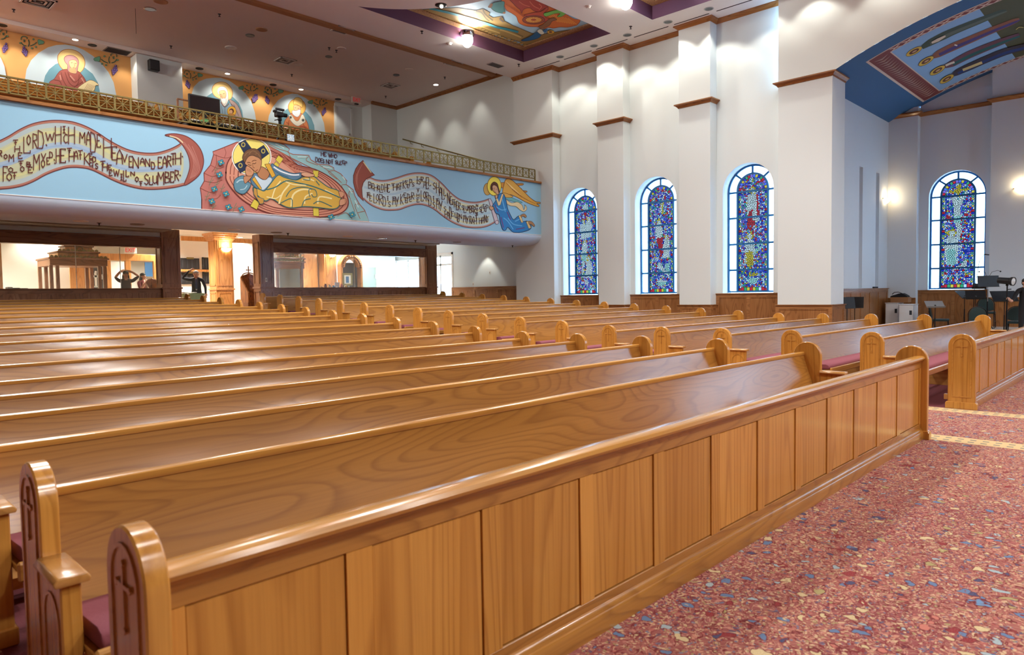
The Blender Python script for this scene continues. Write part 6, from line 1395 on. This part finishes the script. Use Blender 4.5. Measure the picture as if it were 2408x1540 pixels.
def vsaint(head,pts,w,c1,c2,halo='d9b84a'):
    (hx,hy,ha,hb,ang)=head; q=math.radians(ang)
    EL=lambda a,b,n=20:[(hx+a*math.cos(t)*math.cos(q)-b*math.sin(t)*math.sin(q),hy+a*math.cos(t)*math.sin(q)+b*math.sin(t)*math.cos(q)) for t in [2*math.pi*i/n for i in range(n)]]
    M.S(c1,pts,w); M.S(c2,[(x+8,y+14) for x,y in pts[1:]],[v*.4 for v in w[1:]]); M.P(halo,EL(ha,hb),False,'4a3a20',5); M.P('6a4030',EL(ha*.6,hb*.55),False,'2a2a30',4); M.P('caa47c',[(x*.5+hx*.5+6,y*.5+hy*.5) for x,y in EL(ha*.6,hb*.5)],False)
vsaint((675,745,130,42,-28),[(790,690),(900,620),(1100,520),(1300,430),(1600,310),(1900,190),(2010,150)],[50,95,110,100,90,70,30],'3f5248','5f6a60')
vsaint((850,885,125,42,-30),[(945,830),(1030,780),(1240,680),(1450,590),(1800,440),(2100,320),(2200,275)],[40,100,110,105,95,80,30],'8a5540','463a78')
vsaint((1015,1020,125,42,-30),[(1110,970),(1230,920),(1400,830),(1600,740),(1900,620),(2200,510)],[40,95,105,105,95,60],'6a4450','1f5a5a')
vsaint((1150,1145,115,40,-30),[(1240,1090),(1300,1050),(1500,960),(1700,870),(2000,750),(2267,680),(2500,590)],[40,85,100,100,100,90,80],'3a3440','243c78')
M.S('d8c8b0',[(930,620),(1020,580),(1130,520)],[25,45,20]); M.S('d8ccb8',[(1130,950),(1200,920),(1260,900)],30); M.S('d8c488',[(1380,1015),(1520,960),(1660,905)],36); M.S('e8e4d8',[(1260,650),(1300,660)],18)
M.S('d9c878',[(2150,430),(2200,395),(2260,400)],8)
M.done('painted_saints',vault,'row of four haloed saints painted across the blue vault')
# ================================================================= CHOIR CORNER
ZP=.12; ZRI=.35
def chair(x,y,z,rz,label):
    t=thing('banquet_chair',label,'chair',(x,y,z),'green choir chairs',rz); L0=Vector((x,y,z))
    def put(mb,name,mat,**k):
        o=mb.build(name,mat,None,**k); o.parent=t; return o
    s=MB(); n=24
    put(MB().box(-.22,.22,-.23,.20,.43,.50),'seat','green_seat',bevel=.03,seg=3,smooth=True)
    A=[(-.20,.55)]+[(-.20*math.cos(math.pi*i/12),.72+.19*math.sin(math.pi*i/12)) for i in range(13)]+[(.20,.55),(.1,.52),(-.1,.52)]
    b=MB(); b.prism(A,1,.215,.255); b.v=[(v[0],v[1]+(v[2]-.5)*.18,v[2]) for v in b.v]; put(b,'backrest','green_seat',bevel=.012,seg=2,smooth=True)
    for sx_ in (-1,1):
        put(MB().tube([(sx_*.21,.23,.42),(sx_*.22,.30,.75)],.011,8),'back_post','black_metal',smooth=True)
        put(MB().tube([(sx_*.20,-.20,.43),(sx_*.22,-.24,0)],.012,8),'leg','black_metal'); put(MB().tube([(sx_*.20,.20,.43),(sx_*.22,.30,0)],.012,8),'leg','black_metal')
        put(MB().tube([(sx_*.21,-.215,.2),(sx_*.21,.245,.2)],.009,8),'stretcher','black_metal')
    A2=[(-.215*math.cos(math.pi*i/14),.72+.205*math.sin(math.pi*i/14)) for i in range(15)]
    put(MB().tube([(a,.235+(b-.5)*.18,b) for a,b in A2],.010,8),'back_frame','black_metal',smooth=True)
    return t
def stand(x,y,z,h,rz,tilt,label,mat='black_metal',lamps=0,w=.5):
    t=thing('music_stand',label,'music stand',(x,y,z),'music stands of the choir',rz)
    def put(mb,name,mat,**k):
        o=mb.build(name,mat,None,**k); o.parent=t; return o
    put(MB().tube([(0,0,.12),(0,0,h*.6)],.016,10),'lower_pole','black_metal',smooth=True); put(MB().tube([(0,0,h*.6),(0,0,h)],.010,10),'upper_pole','chrome' if lamps else 'black_metal',smooth=True)
    for a in (30,150,270):
        q=math.radians(a); put(MB().tube([(0,0,.16),(.15*math.cos(q),.15*math.sin(q),.12),(.27*math.cos(q),.27*math.sin(q),.012)],.012,8),'foot','black_metal',smooth=True)
    ct,st_=math.cos(tilt),math.sin(tilt)
    D=lambda u,v,o:(u,-o*ct+v*st_,h+v*ct+o*st_-.02)
    m=MB()
    for (u0,u1,v0,v1,o0,o1) in ((-w/2,w/2,-.10,.24,.02,.026),(-w/2,w/2,-.10,-.094,.02,.08)):
        m.add([D(u,v,o) for u in (u0,u1) for v in (v0,v1) for o in (o0,o1)],[(0,1,3,2),(4,6,7,5),(0,4,5,1),(2,3,7,6),(0,2,6,4),(1,5,7,3)])
    put(m,'desk',mat); put(MB().sphere((0,0,h),.03,10,8),'knob','black_plastic',smooth=True)
    for k in range(lamps):
        s=-1 if k==0 else 1; put(MB().tube([D(s*.04,.22,.02),D(s*.10,.34,.06),D(s*.24,.38,.10),D(s*.30,.35,.12)],.006,8),'gooseneck','black_metal',smooth=True); put(MB().sphere(D(s*.31,.345,.12),.022,8,6),'lamp_head','black_plastic')
    return t
def at_floor(px,py,X): return atx(px,py,X)
def cy(px,X): return atx(px,720,X).y
chair(24.9,cy(2212,24.9),ZP,math.radians(8),'green padded chair turned sideways beside the white cabinets')
chair(23.25,cy(2299,23.25),ZP,math.radians(100),'green padded chair with its back to the pews, before the riser')
chair(25.2,cy(2320,25.2),ZRI,math.radians(95),'green padded chair standing on the riser under the tall music stand')
chair(24.0,cy(2392,24.0),ZP,math.radians(95),'green padded chair next to the person holding the flash')
stand(24.2,cy(2199,24.2),ZP,.93,math.radians(-60),.95,'grey music stand tilted flat in front of the sideways chair','grey_vent')
stand(21.3,cy(1992,21.3),0,1.14,math.radians(-38),.2,'black music stand with upright desk beside the white pillar','black_plastic',w=.48)
stand(21.9,cy(2010,21.9),0,1.14,math.radians(-80),.2,'black music stand turned edge-on beside the transept wainscot','black_plastic',w=.48)
stand(24.6,cy(2268,24.6),ZP+.0 if cy(2268,24.6)>4.98 else ZRI,.98,math.radians(-20),.8,'black music stand in a pair before the window wainscot, farther from the flash','black_plastic')
stand(24.0,cy(2294,24.0),ZP,1.2,math.radians(-75),.75,'black music stand in a pair before the window wainscot, nearer the flash','black_plastic')
stand(24.7,cy(2322,24.7),ZRI,1.36,math.radians(-48),.12,'tall black music stand with two gooseneck lamps in front of the window','black_plastic',lamps=2,w=.62)
stand(23.2,cy(2362,23.2),ZP,1.16,math.radians(-45),.55,'wide black music stand behind the flash head','black_plastic',w=.7)
# white cabinets, carton and bag
for (x0,x1,p0,p1,zt,l) in ((25.3,25.9,2082,2112,1.10,'white metal cabinet against the corner of the transept'),(24.8,25.4,2114,2147,1.06,'white metal cabinet with a keypad, nearer the sideways chair')):
    y1,y0=cy(p0,x0),cy(p1,x0); t=thing('white_cabinet',l,'cabinet',((x0+x1)/2,(y0+y1)/2,ZP),'white cabinets')
    MB().box(x0,x1,y0,y1,ZP,zt).build('body','cabinet_white',t,bevel=.012); MB().box(x0-.008,x0,y0+.06,y1-.06,ZP+.1,zt-.22).build('door','cabinet_white',t,bevel=.004); MB().box(x0-.012,x0,y0+.03,y0+.10,zt-.32,zt-.18).build('keypad','charcoal',t)
    MB().box(x0-.02,x1+.01,y0-.01,y1+.01,zt,zt+.02).build('lid','cabinet_white',t)
yc0,yc1=cy(2137,25.5),cy(2095,25.5); plain('cardboard','9a6c44',.85)
tag(MB().box(25.42,25.8,yc0,yc1,1.12,1.30).build('carton','cardboard',loc=(25.6,(yc0+yc1)/2,1.12),bevel=.006),'brown cardboard carton lying across the white cabinets','box')
b=MB(); n=14
prof=[(0,.0),(.1,.05),(.3,.08),(.5,.12),(.7,.13),(.85,.09),(1,.03)]
for (f0,h0),(f1,h1) in zip(prof[:-1],prof[1:]):
    ya=yc1+(yc0-yc1)*f0+.03; yb2=yc1+(yc0-yc1)*f1+.03; b.prism([(ya,1.30),(yb2,1.30),(yb2,1.30+h1),(ya,1.30+h0)],0,25.44,25.76)
o=b.build('black_bag','black_cloth',loc=(25.6,(yc0+yc1)/2,1.30),bevel=.012); tag(o,'limp black bag lying on the cardboard carton','bag')
MB().tube([(25.5,yc0+.2,1.42),(25.45,yc0+.3,1.47),(25.45,yc0+.42,1.46),(25.5,yc0+.5,1.40)],.012,6).build('strap','black_cloth',o)
# boxes on the window sill
yb0,yb1=atx(2318,675,XE-.1).y,atx(2284,675,XE-.1).y
tag(MB().box(XE-.03,XE+.14,yb0,yb1,1.53,1.62).build('amplifier_box','black_plastic',loc=(XE,yb0,1.53),bevel=.008),'flat black electronics box on the window sill behind the stand','box')
tag(MB().box(XE-.02,XE+.12,yb0+.06,yb1-.02,1.62,1.71).build('storage_box','charcoal',loc=(XE,yb0+.05,1.62),bevel=.006),'charcoal box stacked on the flat black sill box','box')
p=aty(2064,674,YT-.1); b=MB(); b.box(p.x-.22,p.x+.2,YT-.06,YT-.0,1.61,1.66); tag(b.build('folded_cloth','charcoal',loc=(p.x,YT-.05,1.61),bevel=.01),'dark folded cloth on the transept wainscot ledge','cloth')
# microphone booms
t=thing('microphone_stand','thin black boom microphone rising before the window','microphone stand',(25.0,cy(2290,25.0),ZRI)); q=atx(2292,640,25.0); e0=atx(2303,613,25.0); e1=atx(2315,598,25.0)
yb_=cy(2290,25.0)
MB().tube([(25.0,yb_,ZRI),(25.0,yb_,1.45)],.012,8).build('pole','black_metal',t); MB().tube([(25.0,yb_,1.45),tuple(e0),tuple(e1)],.008,8).build('boom','black_metal',t); MB().tube([tuple(e1),(e1.x,e1.y-.12,e1.z-.02)],.016,8).build('microphone','black_plastic',t)
for a in (90,210,330): w_=math.radians(a); MB().tube([(25.0,yb_,ZRI+.1),(25.0+.25*math.cos(w_),yb_+.25*math.sin(w_),ZRI+.01)],.01,6).build('foot','black_metal',t)
# studio flash on its pole
xf=22.55; fp=atx(2368,700,xf); yf=fp.y; zt=atx(2368,672,xf).z
t=thing('studio_flash','black studio flash head with round white face on a pole','flash',(xf,yf,ZP))
MB().tube([(xf,yf,ZP+.03),(xf,yf,.95)],.024,10).build('lower_pole','black_metal',t,smooth=True); MB().tube([(xf,yf,.95),(xf,yf,zt+.04)],.017,10).build('upper_pole','black_metal',t,smooth=True)
for a in (0,90,180,270):
    w_=math.radians(a+20); MB().tube([(xf,yf,ZP+.05),(xf+.22*math.cos(w_),yf+.22*math.sin(w_),ZP+.03)],.014,8).build('base_arm','black_metal',t); c_=(xf+.22*math.cos(w_),yf+.22*math.sin(w_),ZP+.03); MB().sphere(c_,.03,8,6).build('caster','black_plastic',t)
hd=Vector((-.35,-.90,-.1)).normalized(); cz=Vector((xf,yf,zt+.13))
def along(mb,c,d,prof,n=18):
    d=d.normalized(); u=d.cross(Vector((0,0,1))).normalized(); v=d.cross(u); vs=[];fs=[]
    for (r,h) in prof:
        for j in range(n): a=2*math.pi*j/n; vs.append(c+d*h+(u*math.cos(a)+v*math.sin(a))*r)
    for i in range(len(prof)-1): fs+=[(i*n+j,i*n+(j+1)%n,(i+1)*n+(j+1)%n,(i+1)*n+j) for j in range(n)]
    return mb.add(vs,fs)
along(MB(),cz,hd,[(.001,-.22),(.085,-.22),(.09,.0),(.095,.08),(.115,.10),(.118,.16),(.10,.16)]).build('housing','black_plastic',t,smooth=True); along(MB(),cz,hd,[(.10,.15),(.06,.165),(.001,.17)]).build('diffuser','marble',t,smooth=True)
MB().box(xf-.03,xf+.03,yf-.03,yf+.03,zt,zt+.06).build('yoke','black_metal',t); MB().tube([(xf,yf,zt-.1),(xf+.02,yf-.09,zt-.09)],.012,8).build('clamp_knob','black_plastic',t)
# sconces on the transept walls
def sconce_x(p,nrm,label):
    t=thing('wall_sconce',label,'wall lamp',p,'transept wall sconces'); r=.2
    o=MB(); vs=[]
    a0=math.pi if nrm=='-y' else math.pi/2
    o.lathe([(.03,-.16),(.10,-.14),(.17,-.07),(.20,0),(.185,0)],p,16,a0=a0,a1=a0+math.pi); o.build('bowl','glow_warm',t,smooth=True)
    b=MB(); (b.box(p[0]-.22,p[0]+.22,p[1]-.03,p[1],p[2]-.015,p[2]+.02) if nrm=='-y' else b.box(p[0]-.03,p[0],p[1]-.22,p[1]+.22,p[2]-.015,p[2]+.02)); b.build('rim','brass_rail',t,bevel=.006)
    f=MB(); (f.box(p[0]+.16,p[0]+.24,p[1]-.12,p[1],p[2]-.01,p[2]+.03) if nrm=='-y' else f.box(p[0]-.12,p[0],p[1]-.24,p[1]-.16,p[2]-.01,p[2]+.03)); f.build('finial','brass_rail',t)
    point((p[0],p[1]-.14,p[2]+.08) if nrm=='-y' else (p[0]-.14,p[1],p[2]+.08),SCON,(1,.80,.52),.05)
p=aty(2080,468,YT); sconce_x((p.x,YT,p.z),'-y','glowing bowl sconce on the transept wall beside the niches')
p=atx(2404,442,XT); sconce_x((XT,p.y,p.z),'-x','glowing bowl sconce on the window wall beyond the choir')
# ================================================================= PEOPLE
plain('skin_light','d9a58a',.55); plain('skin_tan','b98468',.55); plain('hair_dark','1d1614',.6); plain('hair_grey','b4b2b0',.65); plain('suit_grey','3a3d44',.85); plain('shirt_white','eceef2',.8); plain('tie_blue','3a4668',.7); plain('top_black','1a1a1e',.85); plain('top_red','8c2a34',.85); plain('lips','a8584c',.5); plain('eye_dark','1a1210',.3)
def person(loc,rz,label,J,edges,mats,hair,skin):
    "J: joint -> (x,y,z,radius); edges: (a,b,material); body grown with a Skin modifier as one surface"
    names=list(J); me=bpy.data.meshes.new('person'); idx={n:i for i,n in enumerate(names)}
    me.from_pydata([J[n][:3] for n in names],[(idx[a],idx[b]) for a,b,_ in edges],[])
    o=bpy.data.objects.new('person',me); col.objects.link(o)
    sk=o.modifiers.new('skin','SKIN'); 
    for n in names:
        v=me.skin_vertices[0].data[idx[n]]; r=J[n][3]; v.radius=(r,r) if not isinstance(r,tuple) else r
    me.skin_vertices[0].data[idx['pelvis']].use_root=True
    ss=o.modifiers.new('sub','SUBSURF'); ss.levels=2; ss.render_levels=2
    dg=bpy.context.evaluated_depsgraph_get(); m2=bpy.data.meshes.new_from_object(o.evaluated_get(dg)); o.modifiers.clear(); o.data=m2
    m2.materials.clear(); used=[]
    seg=[(Vector(J[a][:3]),Vector(J[b][:3]),mt) for a,b,mt in edges]
    for p in m2.polygons:
        c=p.center; best=None
        for a,b,mt in seg:
            d=b-a; t=max(0,min(1,(c-a).dot(d)/max(d.dot(d),1e-9))); q=(c-(a+d*t)).length
            if best is None or q<best[0]: best=(q,mt)
        if best[1] not in used: used.append(best[1])
        p.material_index=used.index(best[1]); p.use_smooth=True
    for u_ in used: m2.materials.append(MATS[u_])
    o.location=loc; o.rotation_euler=(0,0,rz); tag(o,label,'person')
    def put(mb,name,mat,**k):
        q=mb.build(name,mat,None,smooth=True,**k); q.parent=o; return q
    h=Vector(J['head'][:3]); tilt=J.get('_tilt',0)
    hm=MB(); hr=.098
    for (c,r_) in hair: hm.sphere((h.x+c[0],h.y+c[1],h.z+c[2]),r_[0],16,12,rz=r_[2],ry=r_[1])
    put(hm,'hair',mats['hair'])
    f=h+Vector((0,-.088,-.01))
    for s in (-1,1):
        put(MB().sphere((f.x+s*.032,f.y+.004,f.z+.022),.010,8,6),'eye','eye_dark'); put(MB().sphere((h.x+s*.078,h.y+.0,h.z),.012,8,6,rz=.028,ry=.02),'ear',skin); put(MB().tube([(f.x+s*.016,f.y-.001,f.z+.045),(f.x+s*.048,f.y+.008,f.z+.045)],.005,6),'eyebrow',mats['hair'])
    put(MB().sphere((f.x,f.y-.010,f.z-.012),.013,8,6,rz=.024,ry=.018),'nose',skin); put(MB().tube([(f.x-.022,f.y+.004,f.z-.048),(f.x,f.y-.002,f.z-.046),(f.x+.022,f.y+.004,f.z-.048)],.006,6),'mouth','lips')
    return o
def body(arms,top,legs,skin,H=1.72,sleeve=1,feet='black_plastic',headoff=(0,-.01,0)):
    k=H/1.72; J={'pelvis':(0,0,.95,(.15,.11)),'belly':(0,0,1.10,(.145,.105)),'chest':(0,0,1.30,(.165,.115)),'collar':(0,.01,1.43,(.10,.08)),'neck':(0,0,1.50,.052),'head':(headoff[0],headoff[1],1.605+headoff[2],(.080,.098)),'crown':(headoff[0],headoff[1]+.01,1.66+headoff[2],(.07,.085))}
    E_=[('pelvis','belly',top),('belly','chest',top),('chest','collar',top),('collar','neck',skin),('neck','head',skin),('head','crown',skin)]
    for s,n in ((-1,'r'),(1,'l')):
        J['hip'+n]=(s*.09,0,.90,.095); J['knee'+n]=(s*.10,-.01,.50,.065); J['ank'+n]=(s*.10,.02,.09,.045); J['toe'+n]=(s*.11,-.14,.04,.035)
        E_+=[('pelvis','hip'+n,legs),('hip'+n,'knee'+n,legs),('knee'+n,'ank'+n,legs),('ank'+n,'toe'+n,feet)]
        el,wr,hd=arms[n]; J['sh'+n]=(s*.185,0,1.405,.062); J['el'+n]=tuple(el)+(.045,); J['wr'+n]=tuple(wr)+(.030,); J['hd'+n]=tuple(hd)+(.030,)
        low=top if sleeve==1 else skin
        E_+=[('collar','sh'+n,top),('sh'+n,'el'+n,top),('el'+n,'wr'+n,low),('wr'+n,'hd'+n,skin)]
        d=(Vector(hd)-Vector(wr)).normalized(); sd=d.cross(Vector((0,1,0))); sd=sd.normalized() if sd.length>.1 else Vector((1,0,0)); b0=Vector(hd)+d*.02
        for i,(off,ln) in enumerate(((-.03,.062),(-.010,.072),(.010,.068),(.028,.052))):
            a=b0+sd*off; m_=a+d*ln*.55; e=m_+(d*.6+Vector((0,-.5,-.3)))*ln*.5
            J['f%s%da'%(n,i)]=tuple(m_)+(.009,); J['f%s%db'%(n,i)]=tuple(e)+(.008,); E_+=[('hd'+n,'f%s%da'%(n,i),skin),('f%s%da'%(n,i),'f%s%db'%(n,i),skin)]
        a=Vector(wr)+d*.03+sd*(.035*s); J['t'+n]=tuple(a+d*.03+sd*(.018*s))+(.010,); E_.append(('wr'+n,'t'+n,skin))
    J={n:((v[0]*k,v[1]*k,v[2]*k)+(v[3],)) for n,v in J.items()}
    return J,E_
capH=[((0,.028,.062),(.088,.092,.070)),((0,.045,.01),(.086,.068,.10))]
# man in a suit, one hand on his head
J,E_=body({'r':((-.40,-.06,1.46),(-.20,-.10,1.70),(-.12,-.09,1.74)),'l':((.27,.02,1.16),(.27,-.08,.94),(.27,-.12,.87))},'suit_grey','suit_grey','skin_light',1.74,headoff=(.0,-.045,-.02))
ym=23.5; mx=sx(461,650,ym); man=person((mx,ym,ZF),math.radians(-22),'grey-haired man in a dark suit with one hand on his head',J,E_,{'hair':'hair_grey'},capH,'skin_light')
def attach(o,mb,name,mat): q=mb.build(name,mat,None,smooth=False); q.parent=o; return q
attach(man,MB().prism([(-.055,1.47),(.055,1.47),(.02,1.08),(-.02,1.08)],1,-.150,-.118),'shirt_front','shirt_white'); attach(man,MB().prism([(-.02,1.45),(.02,1.45),(.028,1.15),(0,1.10),(-.028,1.15)],1,-.162,-.150),'tie','tie_blue')
for s in (-1,1): attach(man,MB().prism([(s*.03,1.50),(s*.075,1.47),(s*.085,1.30),(s*.02,1.08)],1,-.158,-.120),'lapel','suit_grey')
# two women behind the glass
longH=capH+[((0,.065,-.10),(.10,.06,.17)),((-.07,.03,-.08),(.035,.05,.12)),((.07,.03,-.08),(.035,.05,.12))]
J,E_=body({'r':((-.30,-.14,1.52),(-.14,-.05,1.72),(-.08,.0,1.74)),'l':((.36,-.02,1.56),(.16,.02,1.72),(.08,.03,1.73))},'top_black','top_black','skin_tan',1.70,sleeve=0)
yw=24.0; person((sx(296,650,yw),yw,ZF),math.radians(-15),'dark-haired woman in black behind the glass, both arms raised to her hair',J,E_,{'hair':'hair_dark'},longH,'skin_tan')
J,E_=body({'r':((-.20,-.10,1.18),(-.06,-.22,1.40),(-.02,-.17,1.47)),'l':((.24,.0,1.15),(.16,-.20,1.08),(.10,-.26,1.08))},'top_red','top_black','skin_light',1.66,sleeve=0)
yw=24.6; person((sx(337,655,yw),yw,ZF),math.radians(20),'dark-haired woman in a red top behind the glass, hand at her chin',J,E_,{'hair':'hair_dark'},longH,'skin_light')
# person in black holding the flash pole
xq=23.0; yq=atx(2412,700,xq).y; q=math.radians(-60); 
hand=Vector((xf,yf,atx(2366,703,xf).z))-Vector((xq,yq,ZP)); hl=Matrix.Rotation(-q,3,'Z')@hand; hl/= (1.68/1.72)
J,E_=body({'r':(tuple(Vector((-.185,0,1.405)).lerp(hl,.45)+Vector((-.03,-.02,-.20))),tuple(hl*1.0+Vector((.07,.07,-.02))),tuple(hl+Vector((.035,.035,0)))),'l':((.26,-.02,1.14),(.20,-.2,1.05),(.12,-.26,1.05))},'top_black','top_black','skin_light',1.68,sleeve=0)
person((xq,yq,ZP),q,'person in black short-sleeved clothes gripping the studio flash pole',J,E_,{'hair':'hair_dark'},capH,'skin_light')
